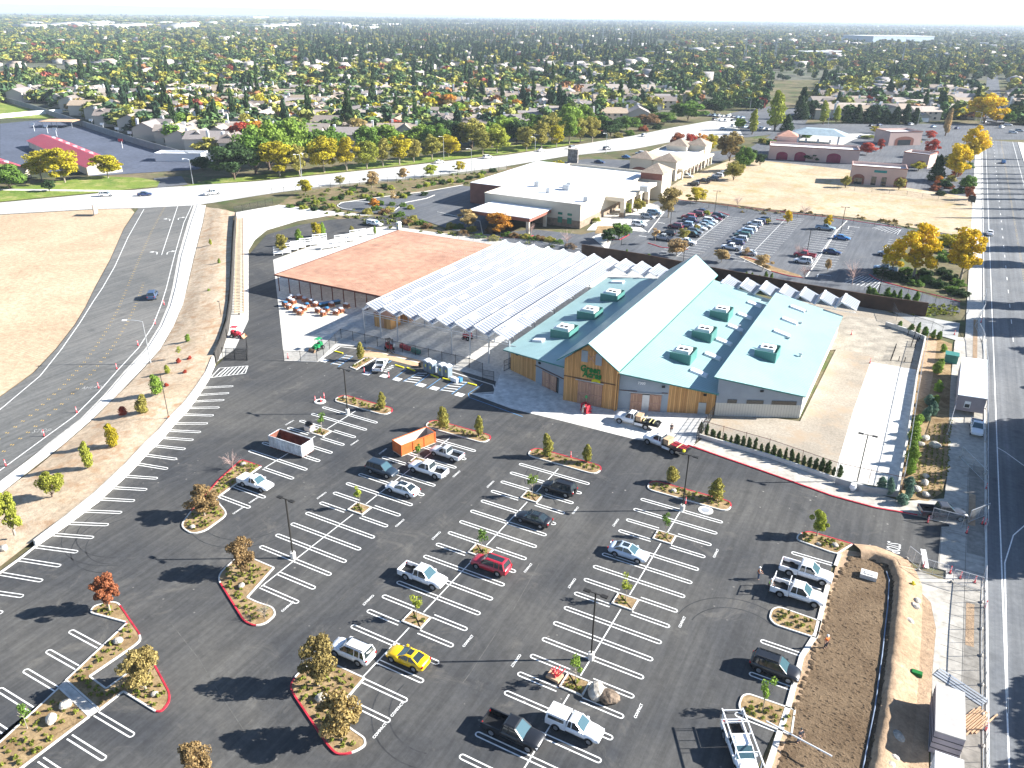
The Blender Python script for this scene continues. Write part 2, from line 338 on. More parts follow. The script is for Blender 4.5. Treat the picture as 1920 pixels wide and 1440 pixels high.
TK=lambda k: 87.5-2.738*k
rows={'A':(-81.95,-70.85),'B':(-63.6,-52.6),'C':(-45.1,-34.1),'D':(-26.45,-15.35)}
sq={'A':[2],'B':[2,-3] if False else [2+4],'C':[2,7,12],'D':[2,7,12]}
def sqidx(row,px): return [round((87.5-g(*p).y)/2.738-.5) for p in px]
SQ={'A':[(592,812)],'B':[(672,949),(765,868)],'C':[(997,930),(902,1030),(780,1160)],'D':[(1245,1007),(1172,1127),(1077,1282)]}
SQI={k:sqidx(k,v) for k,v in SQ.items()}; print('squares',SQI)
KR={'A':(range(0,8),range(0,8),[10,11]),'B':(range(0,13),range(0,16),[]),'C':(range(0,16),range(0,19),[]),'D':(range(0,18),range(0,17),[])}
KL={'A':range(0,7),'B':range(0,13),'C':range(0,15),'D':range(0,20)}
KRr={'A':list(range(0,8))+[9,10],'B':list(range(0,15)),'C':list(range(0,18)),'D':list(range(0,19))}
for rw,(s0,s1) in rows.items():
    c=(s0+s1)/2; L_=set(KL[rw]); Q_=set(KRr[rw])
    for k in sorted(L_|Q_):
        ins=[j for j in SQI[rw] if k in (j,j+1)]
        if ins:
            if k in L_: hair(pw,s0,c-1.25,TK(k),'l')
            if k in Q_: hair(pw,c+1.25,s1,TK(k),'r')
        elif k in L_ and k in Q_: hair(pw,s0,s1,TK(k))
        elif k in L_: hair(pw,s0,c,TK(k),'l')
        else: hair(pw,c,s1,TK(k),'r')
    for k in range(min(L_),max(L_|Q_)):
        if k in SQI[rw] or (rw=='A' and k>=7): continue
        line(pw,(c,TK(k)),(c,TK(k+1)),.13)
    if rw!='A' : line(pw,(c,TK(0)),(c,TK(0)+1.6),.13)
    else: line(pw,(c,TK(0)),(c,TK(0)+1.6),.13)
# west stalls: hairpins leaning off the curved kerb
WE=[(455,711),(437,725),(429,738),(420,751),(411,765),(400,780),(389,795),(376,811),(362,826),(347,843),(331,862),(314,880),(295,898),(275,919),(252,940),(228,962),(203,985),(175,1009),(145,1036),(113,1062),(79,1090),(43,1119),(4,1150),(-34,1182)]
WB=[(395,708),(380,725),(367,739),(358,751),(348,763),(337,775),(326,792),(311,805),(295,818),(281,833),(264,850),(247,866),(223,890),(203,912),(180,933),(154,956),(127,979),(99,1000),(69,1023),(36,1047),(3,1074),(-34,1105),(-75,1135),(-115,1165)]
for (x,y),(x2,y2) in zip(WE[1:],WB[1:]):
    a=g(x,y-1); b=g(x2,y2+2); d=Vector((b.x-a.x,b.y-a.y)); L=d.length; d.normalize(); q=Vector((-d.y,d.x))*.25
    for sgn in (1,-1): line(pw,(a.x+q.x*sgn+d.x*.25,a.y+q.y*sgn+d.y*.25),(b.x+q.x*sgn,b.y+q.y*sgn),.12)
    c=Vector((a.x,a.y))+d*.25; pline(pw,[(c.x-d.x*.25*math.cos(t)+q.x*math.sin(t),c.y-d.y*.25*math.cos(t)+q.y*math.sin(t)) for t in [PI/2*k/3 for k in range(-3,4)]],.12)
# hatched bay at the gate
hb=PX([(395,708),(460,700),(465,686),(412,690)])
pline(pw,hb+[hb[0]],.14)
for k in range(1,8):
    a=hb[0].lerp(hb[1],k/8); b=hb[3].lerp(hb[2],min(1,k/8+.1)); line(pw,a,b,.2)
# far left stalls by the planted walk, and stalls against the basin kerb
for (x,y),(x2,y2) in [((121,1190),(197,1205)),((80,1226),(156,1247)),((38,1262),(116,1287)),((-10,1297),(66,1324)),((-60,1340),(22,1365))]+[((249,1380),(181,1338)),((197,1423),(130,1382)),((145,1468),(75,1425))]:
    a,b=g(x,y),g(x2,y2); s_,e_=(a.x,b.x); hair(pw,min(s_,e_),max(s_,e_),(a.y+b.y)/2,'l' if s_<e_ else 'r')
for k in (1,6,8,9):
    pass
for y_,cap in ((85.4,'l'),(68.25,'l'),(63.1,'l'),(57.4,'l')): hair(pw,-6.25,-1.5,y_,'l')
hair(pw,-6.25,-2,79.7,'l'); hair(pw,-6.3,-1.6,82.4,'l')
# disabled bays by the nursery fence: blue lines, white hatching and white symbol squares
ab=g(745,705); 
for (p,q) in [((712,692),(737,674)),((735,712),(762,692)),((800,728),(827,709)),((756,715),(786,698)),((778,722),(805,702)),((825,732),(854,712)),((847,739),(876,717)),((620,683),(650,665)),((634,688),(662,668)),((690,702),(700,690))]: line(pb,g(*p),g(*q),.14)
for P4 in (((756,715),(786,697),(800,700),(778,722)),((825,732),(854,712),(875,717),(847,739)),((620,682),(650,664),(662,668),(634,688)),((716,697),(736,683),(742,686),(722,700))):
    a,b,c_,d_=[g(*p) for p in P4]
    for k in range(5): line(pw,a.lerp(b,k/5+.05),d_.lerp(c_,min(1,k/5+.2)),.22)
for (x,y) in ((608,676),(721,705),(745,711),(790,722),(815,728),(862,740),(688,700)):
    c_=g(x,y); pw.add([(c_.x-.75,c_.y-.6,.008),(c_.x+.75,c_.y-.6,.008),(c_.x+.75,c_.y+.6,.008),(c_.x-.75,c_.y+.6,.008)],[(0,1,2,3)])
    for dx,dy,w2,h2 in ((0,.22,.12,.12),(0,-.05,.12,.35),(.12,-.2,.3,.1),(-.1,-.28,.1,.25)): pb.add([(c_.x+dx-w2/2,c_.y+dy-h2/2,.014),(c_.x+dx+w2/2,c_.y+dy-h2/2,.014),(c_.x+dx+w2/2,c_.y+dy+h2/2,.014),(c_.x+dx-w2/2,c_.y+dy+h2/2,.014)],[(0,1,2,3)])
# blue path line round the entrance
pline(pb,PX([(980,781),(960,774),(880,745),(878,738),(905,720)]),.12)
# west road markings
wl=PX([(-300,950),(0,768),(75,705),(115,655),(150,605),(175,565),(192,540),(215,500),(240,445),(270,392)]); pline(pw,wl,.15)
wr=PX([(-300,1080),(0,882),(82,822),(140,780),(185,735),(220,695),(260,652),(287,610),(302,572),(312,540),(327,480),(345,417),(360,385)]); pline(pw,wr,.15)
def between(f): 
    out=[]
    for k in range(len(wl)):
        u=k/(len(wl)-1)*(len(wr)-1); i=min(int(u),len(wr)-2); out.append(wl[k].lerp(wr[i].lerp(wr[i+1],u-i),f))
    return out
Y1=PX([(-300,1010),(0,820),(60,775),(115,725),(160,675),(195,625),(220,580),(237,540),(262,480),(285,430),(308,388)]); Y2=PX([(-300,1045),(0,850),(60,803),(125,748),(170,700),(210,650),(240,600),(258,560),(268,530)])
for l in (Y1,Y2):
    dashes(py_,l,.12,.35,1.6); dashes(py_,[(p.x+.35,p.y+.12) for p in l],.12,.35,1.6)
pline(pw,PX([(303,478),(334,384)]),.15)
def arrow(mb,px,py,dx,flip):
    o=g(px,py); 
    d=(g(px+6,py-22)-o).normalized(); q=Vector((d.y,-d.x,0))*flip
    line(mb,o,o+d*2.2,.22); pline(mb,[o+d*2.1,o+d*2.7+q*.5,o+d*2.9+q*1.0],.22)
    e=o+d*2.9+q*1.0; mb.add([(*(e+q*1.1)[:2],.008),(*(e+d*.6)[:2],.008),(*(e-d*.6)[:2],.008)],[(0,1,2)])
for p,fl in (((294,477),-1),((313,477),1),((318,414),-1),((334,412),1)): arrow(pw,*p,0,fl)
# main road joints and lane lines
for off in (.36,.66):
    l=[g(*a).lerp(g(*b),off) for a,b in zip([(0,380),(170,364),(480,340),(755,312),(947,291),(1185,255)],[(0,402),(175,392),(480,366),(755,335),(947,312),(1185,280)])]
    dashes(pw,l,.18,3,5,.022)
# arterial lines
line(pw,e1(-60,1.55),e1(a1,1.55),.15); line(pw,e1(-60,W_-2.4),e1(a1,W_-2.4),.15)
dashes(pw,[e1(180,5.2),e1(a1,5.2)],.15,3,9)
for o in (8.9,9.2): dashes(py_,[e1(-60,o),e1(a1,o)],.12,.4,1.4)
pline(pw,[e1(128,1.55),e1(127,2.6),e1(122,6.2),e1(117,7.2),e1(111,6.4),e1(103,3.0),e1(96,1.9),e1(70,1.6)],.14)
MARKS=[(pw,MT['white']),(py_,MT['yellow']),(pb,MT['blue'])]
# far car park (bank side): stall lines
FLOT=[(1195,395),(1230,378),(1262,372),(1330,382),(1440,398),(1560,408),(1660,420),(1715,432),(1790,440),(1800,455),(1795,500),(1700,520),(1800,566),(1800,586),(1650,560),(1500,535),(1380,515),(1240,490),(1100,478),(960,455),(890,438),(850,432),(800,415),(745,400),(690,400),(640,392),(635,382),(650,378),(720,370),(800,360),(865,348),(905,352),(935,385),(905,440),(1000,430),(1090,440),(1180,420)]
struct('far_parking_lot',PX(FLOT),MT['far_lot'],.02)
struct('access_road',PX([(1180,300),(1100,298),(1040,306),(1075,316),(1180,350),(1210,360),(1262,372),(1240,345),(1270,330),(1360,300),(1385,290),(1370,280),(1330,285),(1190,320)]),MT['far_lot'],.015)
def stallrow(p0,p1,n,dp,dbl=True,wd=.12):
    # a line of n stalls from p0 to p1 along t, dp = depth vector in s
    a,b=g(*p0),g(*p1)
    for k in range(n+1):
        q=a.lerp(b,k/n); line(pw,q,(q.x+dp,q.y),wd,.03)
    line(pw,a,b,wd,.03)
# ================================================================ STORE
def ribbed(name,col,axis=1,per=.42,rough=.45,dark=.86,spec=.4,var=.06):
    mt,t,b=nodes(name); b.inputs['Roughness'].default_value=rough; b.inputs['Specular IOR Level'].default_value=spec
    p=posn(t); sx=t.nodes.new('ShaderNodeSeparateXYZ'); t.links.new(p,sx.inputs[0])
    fr=math_(t,'FRACT',math_(t,'DIVIDE',sx.outputs[axis],per)); k=ramp(t,fr,[(.0,dark),(.1,dark),(.16,1.0),(.9,1.0),(1.0,dark)])
    nn=ramp(t,noise(t,p,.12,4),[(.3,1-var),(.7,1+var)]); c=mix(t,1.0,mix(t,1.0,col,k,'MULTIPLY'),nn,'MULTIPLY'); t.links.new(c,b.inputs['Base Color'])
    bump(t,b,ramp(t,fr,[(0,0.0),(.08,1.0),(.16,0.0)]),.04); return mt
MT['teal']=ribbed('teal_roof_metal',(.265,.405,.41),1,.62,.40,.74,.4,.10)
MT['tealtrim']=mat('teal_trim',(.045,.20,.17),.5,.1); MT['tealscreen']=ribbed('teal_screen',(.07,.215,.19),0,.35,.5)
def boards(name,c0,c1,per=.28,axis=0,rough=.8):
    mt,t,b=nodes(name); b.inputs['Roughness'].default_value=rough; p=posn(t); sx=t.nodes.new('ShaderNodeSeparateXYZ'); t.links.new(p,sx.inputs[0])
    v=math_(t,'DIVIDE',sx.outputs[axis],per); fl=math_(t,'FLOOR',v); wn=t.nodes.new('ShaderNodeTexWhiteNoise'); wn.noise_dimensions='1D'; t.links.new(fl,wn.inputs['W'])
    c=ramp(t,wn.outputs['Value'],[(0,c0),(1,c1)]); k=ramp(t,math_(t,'FRACT',v),[(0,.45),(.1,.45),(.14,1.0)])
    gr=ramp(t,noise(t,posn(t,(6,6,.5)),1.0,4,.7),[(.3,.8),(.7,1.15)])
    c=mix(t,1.0,mix(t,1.0,c,k,'MULTIPLY'),gr,'MULTIPLY'); t.links.new(c,b.inputs['Base Color']); return mt
MT['wood']=boards('cedar_board_wall',(.44,.21,.065),(.66,.36,.13)); MT['doorwood']=boards('weathered_door_boards',(.36,.20,.13),(.52,.31,.20),.24)
MT['greywall']=mat('blue_grey_render',(.30,.34,.38),.85,.06,.5); MT['pwall']=ribbed('beige_ribbed_siding',(.62,.60,.53),0,.4,.6,.8)
store=empty('store_building',(-38,140,0),0,'long store with teal metal roofs, a tall cedar board gable front and swept back wings','store building')
def part(name,mb,mats,parent=store,lab=None):
    o=mb.build(name,mats,None); o.parent=parent; o.matrix_parent_inverse=Matrix.Translation(-Vector(parent.location)) if True else None
    if lab: o['label']=lab
    return o
def wallseg(mb,a,b,za,zb,z0=0,th=.3,m=0):
    a,b=Vector((*a,0)),Vector((*b,0)); d=(b-a).normalized(); q=Vector((-d.y,d.x,0))*th
    v=[(a.x,a.y,z0),(b.x,b.y,z0),(b.x+q.x,b.y+q.y,z0),(a.x+q.x,a.y+q.y,z0),(a.x,a.y,za),(b.x,b.y,zb),(b.x+q.x,b.y+q.y,zb),(a.x+q.x,a.y+q.y,za)]
    mb.add(v,[(4,5,6,7),(0,1,5,4),(1,2,6,5),(2,3,7,6),(3,0,4,7)],m)
A_,B_,C1,C0,D0,D1,M_,E_=(-62.2,116.3),(-55.84,113.94),(-48.3,110.9),(-48.5,109.77),(-39.05,110.54),(-39.2,111.3),(-31.6,114.1),(-24.6,117.2)
F_,G_=(-24.4,116.9),(-11.95,122.9)
def zl(s): return 4.2+(s+63)*(5.95-4.2)/13.8   # left wing roof height
def zm(s): return 7.0+(s+39.1)*(4.15-7.0)/14.9
def zr(s): return 7.0+(s+25.1)*(4.15-7.0)/13.5
wd,gw,pw2=MB(),MB(),MB()
wallseg(wd,A_,B_,zl(A_[0])-.2,zl(B_[0])-.2); wallseg(wd,A_,(A_[0],166),zl(A_[0])-.25,zl(A_[0])-.25,th=-.3)
wallseg(wd,M_,E_,zm(M_[0])-.2,zm(E_[0])-.2)
wallseg(gw,B_,C1,zl(B_[0])-.2,zl(C1[0])-.2); gw0=gw; gw=MB(); wallseg(gw,D1,M_,zm(D1[0])-.2,zm(M_[0])-.2); gw1=gw; gw=MB()
# gable front
def gable(mb,a,b,zs,zp,ya=0,th=.3,m=0):
    a,b=Vector((*a,0)),Vector((*b,0)); d=(b-a); q=Vector((-d.y,d.x,0)).normalized()*th; c=a.lerp(b,.47)
    pr=[(a,0),(b,0),(b,zs),(c,zp),(a,zs)]
    n=5; mb.add([(p.x,p.y,z) for p,z in pr]+[(p.x+q.x,p.y+q.y,z) for p,z in pr],[(0,1,2,3,4),(9,8,7,6,5)]+[(i,(i+1)%n,n+(i+1)%n,n+i) for i in range(1,5)],m)
gable(wd,C0,D0,7.7,11.1)
for s_,z0 in ((C0[0]+.15,0),(D0[0]-.15,0)): wallseg(wd,(s_,C0[1]+.35),(s_,169),7.6,7.6,z0,-.2 if s_<-44 else .2)
wallseg(gw,F_,G_,zr(F_[0])-.2,zr(G_[0])-.2,2.35); wallseg(pw2,F_,G_,2.33,2.33,th=.32); wallseg(pw2,G_,(G_[0],166),zr(G_[0])-.25,zr(G_[0])-.25,th=.3)
wallseg(gw,(F_[0],F_[1]+.3),(F_[0],165),zr(F_[0])-.25,zr(F_[0])-.25,th=-.2)
bk=MB(); bk.add([(-62,166,0),(-12,166,0),(-12,166,4),(-24.4,166,6.6),(-24.6,166,4),(-39,166,6.8),(-39,168.9,7.6),(-44.2,168.9,11),(-48.4,168.9,7.6),(-48.4,166,5.7),(-62,166,4.1)],[(10,9,5,4,2,1,0),(9,8,7,6,5),(4,3,2)]) 
part('wall',wd,MT['wood'],lab='cedar board walls of the gable and wing ends'); part('wall',gw0,MT['greywall']); part('wall',gw1,MT['greywall']); part('wall',gw,MT['greywall']); part('wall',pw2,MT['pwall'],lab='beige ribbed metal siding at the east end'); part('back_wall',bk,MT['greywall'])
def roofslab(name,c4,th=.22,mt_=None):
    mb=MB(); top=[Vector(p) for p in c4]; n=4
    mb.add(top,[(0,1,2,3)],0); bot=[p-Vector((0,0,th)) for p in top]
    mb.add(top+bot,[(i,n+i,n+(i+1)%n,(i+1)%n) for i in range(n)]+[(7,6,5,4)],1)
    return part(name,mb,[mt_ or MT['teal'],MT['tealtrim']])
roofslab('roof',[(-63.3,115.4,zl(-63.3)),(-48.55,110.0,zl(-48.55)),(-48.55,166.3,zl(-48.55)),(-63.3,166.3,zl(-63.3))])
roofslab('roof',[(-39.0,110.2,zm(-39.0)),(-24.1,116.5,zm(-24.1)),(-24.35,167.6,zm(-24.35)),(-39.0,167.6,zm(-39.0))])
roofslab('roof',[(-25.15,116.4,zr(-25.15)),(-11.55,122.6,zr(-11.55)),(-11.5,166.2,zr(-11.5)),(-25.3,165.4,zr(-25.3))])
rx=-44.15
roofslab('roof',[(-49.65,109.0,7.45),(rx,109.0,11.55),(rx,169.4,11.55),(-49.65,169.4,7.45)])
roofslab('roof',[(rx,109.0,11.552),(-38.75,109.4,7.65),(-38.75,169.4,7.65),(rx,169.4,11.552)])
# doors, trims and openings, set proud of the wall they hang on
def onwall(mb,a,b,u0,u1,z0,z1,off=.06,th=.08,m=0):
    a,b=Vector((*a,0)),Vector((*b,0)); d=(b-a).normalized(); q=Vector((d.y,-d.x,0)); L=(b-a).length
    p=a+d*u0+q*off; r=a+d*u1+q*off; v=[]
    for k in (0,1):
        for x in (p,r): v+= [(x.x+q.x*th*k,x.y+q.y*th*k,z0),(x.x+q.x*th*k,x.y+q.y*th*k,z1)]
    mb.add(v,[(4,6,7,5),(0,4,5,1),(2,3,7,6),(1,5,7,3),(0,2,6,4)],m)
def onbar(mb,a,b,u0,z0,u1,z1,w_=.14,off=.17,m=0):
    a,b=Vector((*a,0)),Vector((*b,0)); d=(b-a).normalized(); q=Vector((d.y,-d.x,0))
    mb.bar(a+d*u0+q*off+Vector((0,0,z0)),a+d*u1+q*off+Vector((0,0,z1)),w_,.05,m,up=q)
def barndoor(a,b,u0,u1,z1,lab=None,x=True,flip=1,z0=.05):
    mb=MB(); onwall(mb,a,b,u0,u1,z0,z1)
    o=part('sliding_door',mb,MT['doorwood'],lab=lab); fr=MB(); zmid=z0+(z1-z0)*.48
    for z in (z0+.1,zmid,z1-.1): onbar(fr,a,b,u0,z,u1,z)
    for u in (u0+.07,u1-.07): onbar(fr,a,b,u,z0,u,z1)
    if flip>0: onbar(fr,a,b,u0,z0+.1,u1,zmid)
    else: onbar(fr,a,b,u0,zmid,u1,z0+.1)
    k=fr.build('door_brace',MT['doorframe']); k.parent=o
    return o
MT['doorframe']=mat('door_brace_wood',(.46,.27,.2),.8,.2,1.5)
MT['pdoor']=MT['doorframe']
LW=(B_,C1); 
dk=MB(); onwall(dk,*LW,2.0,6.0,.02,3.0,.02,.03); part('doorway',dk,MT['glass']); dk=MB(); onwall(dk,D1,M_,2.2,6.1,.02,3.1,.02,.03); part('doorway',dk,MT['glass'])
barndoor(*LW,1.9,3.7,2.95,flip=1); barndoor(*LW,3.85,5.5,2.95,flip=-1)
barndoor(C0,D0,2.6,4.7,4.2,'left leaf of the big reddish door pair in the gable',flip=-1); barndoor(C0,D0,4.72,6.8,4.2,'right leaf of the big reddish door pair in the gable',flip=1)
barndoor(D1,M_,2.0,3.9,3.1,flip=1); barndoor(D1,M_,5.1,7.0,3.1,flip=-1)
gl=MB(); onwall(gl,D1,M_,3.92,5.08,.03,2.95,.09,.04); part('glass_door',gl,MT['greydoor'] if 'greydoor' in MT else MT['galv'])
md=MB(); onwall(md,M_,E_,5.0,6.25,.03,2.1); part('metal_door',md,mat('pale_metal_door',(.45,.46,.44),.5))
MT['btrim']=mat('brown_trim',(.12,.06,.04),.7)
for w__ in ((*LW,-.2,8.0,3.15,3.3),(C0,D0,.0,9.4,4.55,4.68),(D1,M_,.1,3.0,3.45,3.55),(D1,M_,7.0,8.0,3.45,3.55)): tr=MB(); onwall(tr,*w__,.05,.06); part('trim_band',tr,MT['btrim'])
for w__ in ((C0,D0,2.1,7.0,4.3,4.45),(*LW,1.5,6.6,3.02,3.12),(D1,M_,1.7,7.3,3.2,3.3)): trk=MB(); onwall(trk,*w__,.12,.08); part('door_track',trk,MT['galv'])
# hay-loft window with grey shutters under the peak
for w__ in ((2.9,4.0,7.75,9.75),(5.35,6.4,7.55,9.55)): sh=MB(); onwall(sh,C0,D0,*w__,.05,.06); part('shutter',sh,MT['greywall'])
lf=MB(); onwall(lf,C0,D0,4.02,5.33,7.75,9.9,.05,.06); lo=part('loft_door',lf,MT['wood']); xb=MB(); onbar(xb,C0,D0,4.1,7.9,5.25,9.3); onbar(xb,C0,D0,4.1,9.3,5.25,7.9); k=xb.build('door_brace',MT['doorframe']); k.parent=lo
for a,b,u,z in ((A_,B_,1.6,3.6),(B_,C1,.8,3.9),(D1,M_,6.9,4.5),(M_,E_,5.6,3.4),(F_,G_,6.8,4.6)): wl_=MB(); onwall(wl_,a,b,u,u+.5,z,z+.3,.04,.2); part('wall_lamp',wl_,MT['black'])
for u0,u1 in ((1.8,3.3),(4.9,7.6),(8.9,12.9)): wn=MB(); onwall(wn,F_,G_,u0,u1,2.4,3.05,.05,.05); part('strip_window',wn,MT['glass'])
def text(name,txt,size,mt_,depth=.06,bold=.03,shear=0,parent=None,loc=(0,0,0),rot=(PI/2,0,0),scale=(1,1,1),al='CENTER'):
    cu=bpy.data.curves.new('lettering','FONT'); cu.body=txt; cu.size=size; cu.extrude=depth; cu.offset=bold; cu.shear=shear; cu.align_x=al; cu.align_y='CENTER'; cu.resolution_u=2
    o=bpy.data.objects.new('lettering',cu); C.objects.link(o); bpy.context.view_layer.update()
    me=bpy.data.meshes.new_from_object(o.evaluated_get(bpy.context.evaluated_depsgraph_get())); bpy.data.objects.remove(o); me.materials.clear(); me.materials.append(mt_)
    q=bpy.data.objects.new(name,me); C.objects.link(q); q.location=loc; q.rotation_euler=rot; q.scale=scale
    if parent: q.parent=parent
    return q
d=(Vector((*D0,0))-Vector((*C0,0))); az=math.atan2(d.y,d.x); gp=lambda u,z,off=.12:Vector((*C0,0))+d.normalized()*u+Vector((d.y,-d.x,0)).normalized()*off+Vector((0,0,z))
MT['signgreen']=mat('sign_green',(.01,.16,.03),.5); MT['signyel']=mat('sign_yellow',(.80,.72,.02),.5)
sg=empty('wall_sign',gp(4.7,5.8),az,'green script shop sign with a yellow furrow stroke, fixed on the cedar gable','sign')
text('lettering','Green',1.35,MT['signgreen'],.05,.05,.1,sg,(-.15,0,.75),(PI/2,0,0),(1.0,1.15,1)); text('lettering','Acres',1.35,MT['signgreen'],.05,.05,.1,sg,(.2,0,-.2),(PI/2,0,0),(1.0,1.15,1))
sw=MB()
for k in range(3):
    pts=[(.0+.2+1.5*i/10,-.03,-1.05-.16*k+.22*math.sin(PI*i/10)) for i in range(11)]
    for a,b in zip(pts,pts[1:]): sw.bar(a,b,.1,.1)
sw.build('furrow_stroke',MT['signyel'],sg)
d2=(Vector((*M_,0))-Vector((*D1,0))); az2=math.atan2(d2.y,d2.x); p2=Vector((*D1,0))+d2.normalized()*3.6+Vector((d2.y,-d2.x,0)).normalized()*.1+Vector((0,0,5.0))
tag(text('house_number','7300',.62,MT['whitem'],.03,.03,0,None,p2,(PI/2,0,az2)),'white house number 7300 on the blue grey wall right of the gable','house number')
# roof units inside teal screens
def unit(px,py,s0,zf,open_left=True,w_=3.6,dep=4.0,h=1.45):
    # px,py: middle of the front screen's foot
    z=zf(s0); p=g(px,py,z); z=zf(p.x); p=g(px,py,z); x,y=p.x,p.y
    o=MB(); zt=z+h; o.box(x-w_/2,x+w_/2,y-.06,y+.06,z-.25,zt); 
    o.box(x+w_/2-.06,x+w_/2+.06,y+.07,y+dep,z-.35,zt); o.box(x-w_/2+.6,x+w_/2-.07,y+dep-.06,y+dep+.06,z-.25,zt+.1)
    if not open_left: o.box(x-w_/2-.06,x-w_/2+.06,y+.07,y+dep*.4,z-.25,zt)
    s_=part('roof_unit_screen',o,MT['tealscreen'])
    a=MB(); a.box(x-w_/2+.7,x+w_/2-.6,y+.9,y+dep-.7,z+.1,z+1.75)
    for k in (0,1): a.tube((x-.35+.9*k,y+1.7,z+1.75),(x-.35+.9*k,y+1.7,z+1.85),.35,n=10,m=1)
    a.box(x-w_/2+.1,x-w_/2+.72,y+.9,y+dep-1.2,z+.2,z+1.4)
    u=a.build('air_conditioner',[MT['whitem'],MT['black']]); u.parent=s_
for px,py,s0,zf in ((1274,678,-30,zm),(1314,637,-30,zm),(1347,598,-30,zm),(1433,674,-20,zr)): unit(px,py,s0,zf)
for px,py in ((1049,634),(1098,599),(1141,565)): unit(px,py,-56,zl,True,3.8,4.2)
def skylight(px,py,s0,zf,w_=3.0,l_=1.5):
    z=zf(s0); p=g(px,py,z+.3); z=zf(p.x); p=g(px,py,z+.3); mb=MB(); x,y=p.x,p.y
    v=[]; 
    for dz in (0,.32):
        for sx,sy in ((-1,-1),(1,-1),(1,1),(-1,1)): v.append((x+sx*(w_/2-dz*.4),y+sy*(l_/2-dz*.4),zf(x+sx*w_/2)+.02+dz))
    mb.add(v,[(4,5,6,7),(0,1,5,4),(1,2,6,5),(2,3,7,6),(3,0,4,7)]); part('skylight',mb,MT['whitem'])
for q in ((1311,697),(1337,666),(1358,639),(1379,613),(1397,591),(1415,569)): skylight(*q,-27,zm)
for q in ((1496,577),(1481,600),(1466,623)): skylight(*q,-18,zr)
skylight(1010,636,-60,zl,2.2,1.6); skylight(1158,527,-58,zl)
for px,py,s0,zf in ((1389,630,-25.8,zm),(1478,640,-16,zr),(1510,590,-15,zr),(1500,612,-15,zr),(1500,671,-14,zr),(1386,618,-26,zm),(1060,700,-58,zl)):
    z=zf(s0); p=g(px,py,z); vm=MB(); vm.tube((p.x,p.y,z-.3),(p.x,p.y,z+.7),.18,n=8); vm.box(p.x-.3,p.x+.3,p.y-.25,p.y+.25,z+.7,z+.95); part('roof_vent',vm,MT['galv'])
# ================================================================ GREENHOUSE
mt,t,b=nodes('polycarbonate_roof'); MT['poly']=mt
p=posn(t); sx=t.nodes.new('ShaderNodeSeparateXYZ'); t.links.new(p,sx.inputs[0])
mat_rib=ramp(t,math_(t,'FRACT',math_(t,'DIVIDE',sx.outputs[1],.9)),[(0,.0),(.45,.0),(.50,1.0),(.95,1.0),(1.0,0.0)])
bx=t.nodes.new('ShaderNodeTexWhiteNoise'); bx.noise_dimensions='2D'; cb=t.nodes.new('ShaderNodeCombineXYZ')
t.links.new(math_(t,'FLOOR',math_(t,'DIVIDE',sx.outputs[0],1.04)),cb.inputs[0]); t.links.new(math_(t,'FLOOR',math_(t,'DIVIDE',sx.outputs[1],3.1)),cb.inputs[1]); t.links.new(cb.outputs[0],bx.inputs['Vector'])
blk=ramp(t,bx.outputs['Value'],[(.14,0.0),(.16,1.0)]); pat=math_(t,'MULTIPLY',mat_rib,blk)
zz_=ramp(t,sx.outputs[2],[(0,0.0),(1,0.0)])
col=mix(t,pat,(.54,.56,.60),(.24,.28,.36)); t.links.new(col,b.inputs['Base Color']); b.inputs['Roughness'].default_value=.35
tl=t.nodes.new('ShaderNodeBsdfTransparent'); tl.inputs[0].default_value=(.92,.95,1,1); ms=t.nodes.new('ShaderNodeMixShader'); out=t.nodes['Material Output']
t.links.new(math_(t,'ADD',.05,math_(t,'MULTIPLY',pat,.10)),ms.inputs[0]); tn=t.nodes.new('ShaderNodeBsdfTranslucent'); t.links.new(col,tn.inputs[0]); m2=t.nodes.new('ShaderNodeMixShader'); m2.inputs[0].default_value=.4; t.links.new(b.outputs[0],m2.inputs[1]); t.links.new(tn.outputs[0],m2.inputs[2]); t.links.new(m2.outputs[0],ms.inputs[1]); t.links.new(tl.outputs[0],ms.inputs[2]); t.links.new(ms.outputs[0],out.inputs[0])
gh=empty('greenhouse_canopy',(-79,146,0),0,'huge open sided canopy of white translucent sawtooth roofing on slim steel posts','greenhouse')
def gpart(n,mb,m_): return part(n,mb,m_,gh)
pit=4.15; s=-96.4; ze=5.5; zp=6.75; rb,ev=MB(),MB(); k=0
bays=[]
while s<-12:
    s1=s+pit
    y0=117.0 if s1<-61.5 else (166.8 if not(-49.5<s<-39) else 170); y1=174.6-(s+96.4)*.015
    if -49.9<s<-40.5: s=s1; continue
    bays.append((s,s1,y0,y1)); s=s1
for (s,s1,y0,y1) in bays:
    c=s+1.15
    for a,bb,z0,z1 in ((s,c,ze,zp),(c,s1,zp,ze)):
        rb.add([(a,y0,z0),(bb,y0,z1),(bb,y1,z1),(a,y1,z0)],[(0,1,2,3)])
    ev.box(s-.24,s+.24,y0,y1,ze-.16,ze+.03); 
    ev.bar((c,y0,zp+.03),(c,y1,zp+.03),.42,.05)
    for yy in [y0+.05]+[y for y in np.arange(y0+9.5,y1,9.5)]:
        ev.bar((s,yy,ze-.1),(c,yy,zp-.1),.07,.07); ev.bar((c,yy,zp-.1),(s1,yy,ze-.1),.07,.07); ev.bar((s,yy,ze-.55),(s1,yy,ze-.55),.07,.07); ev.bar((s,yy,ze-.55),(c,yy,zp-.15),.05,.05); ev.bar((c,yy,zp-.15),(s1,yy,ze-.55),.05,.05)
gpart('roof_panel',rb,MT['poly']); gpart('gutter',ev,MT['whitem'])
for (s,s1,y0,y1) in bays:   # white translucent ends at the far side
    gf=MB(); c=s+1.15; gf.add([(s,y1,ze),(s1,y1,ze),(c,y1,zp)],[(0,1,2)]); gpart('gable_end',gf,MT['poly'])
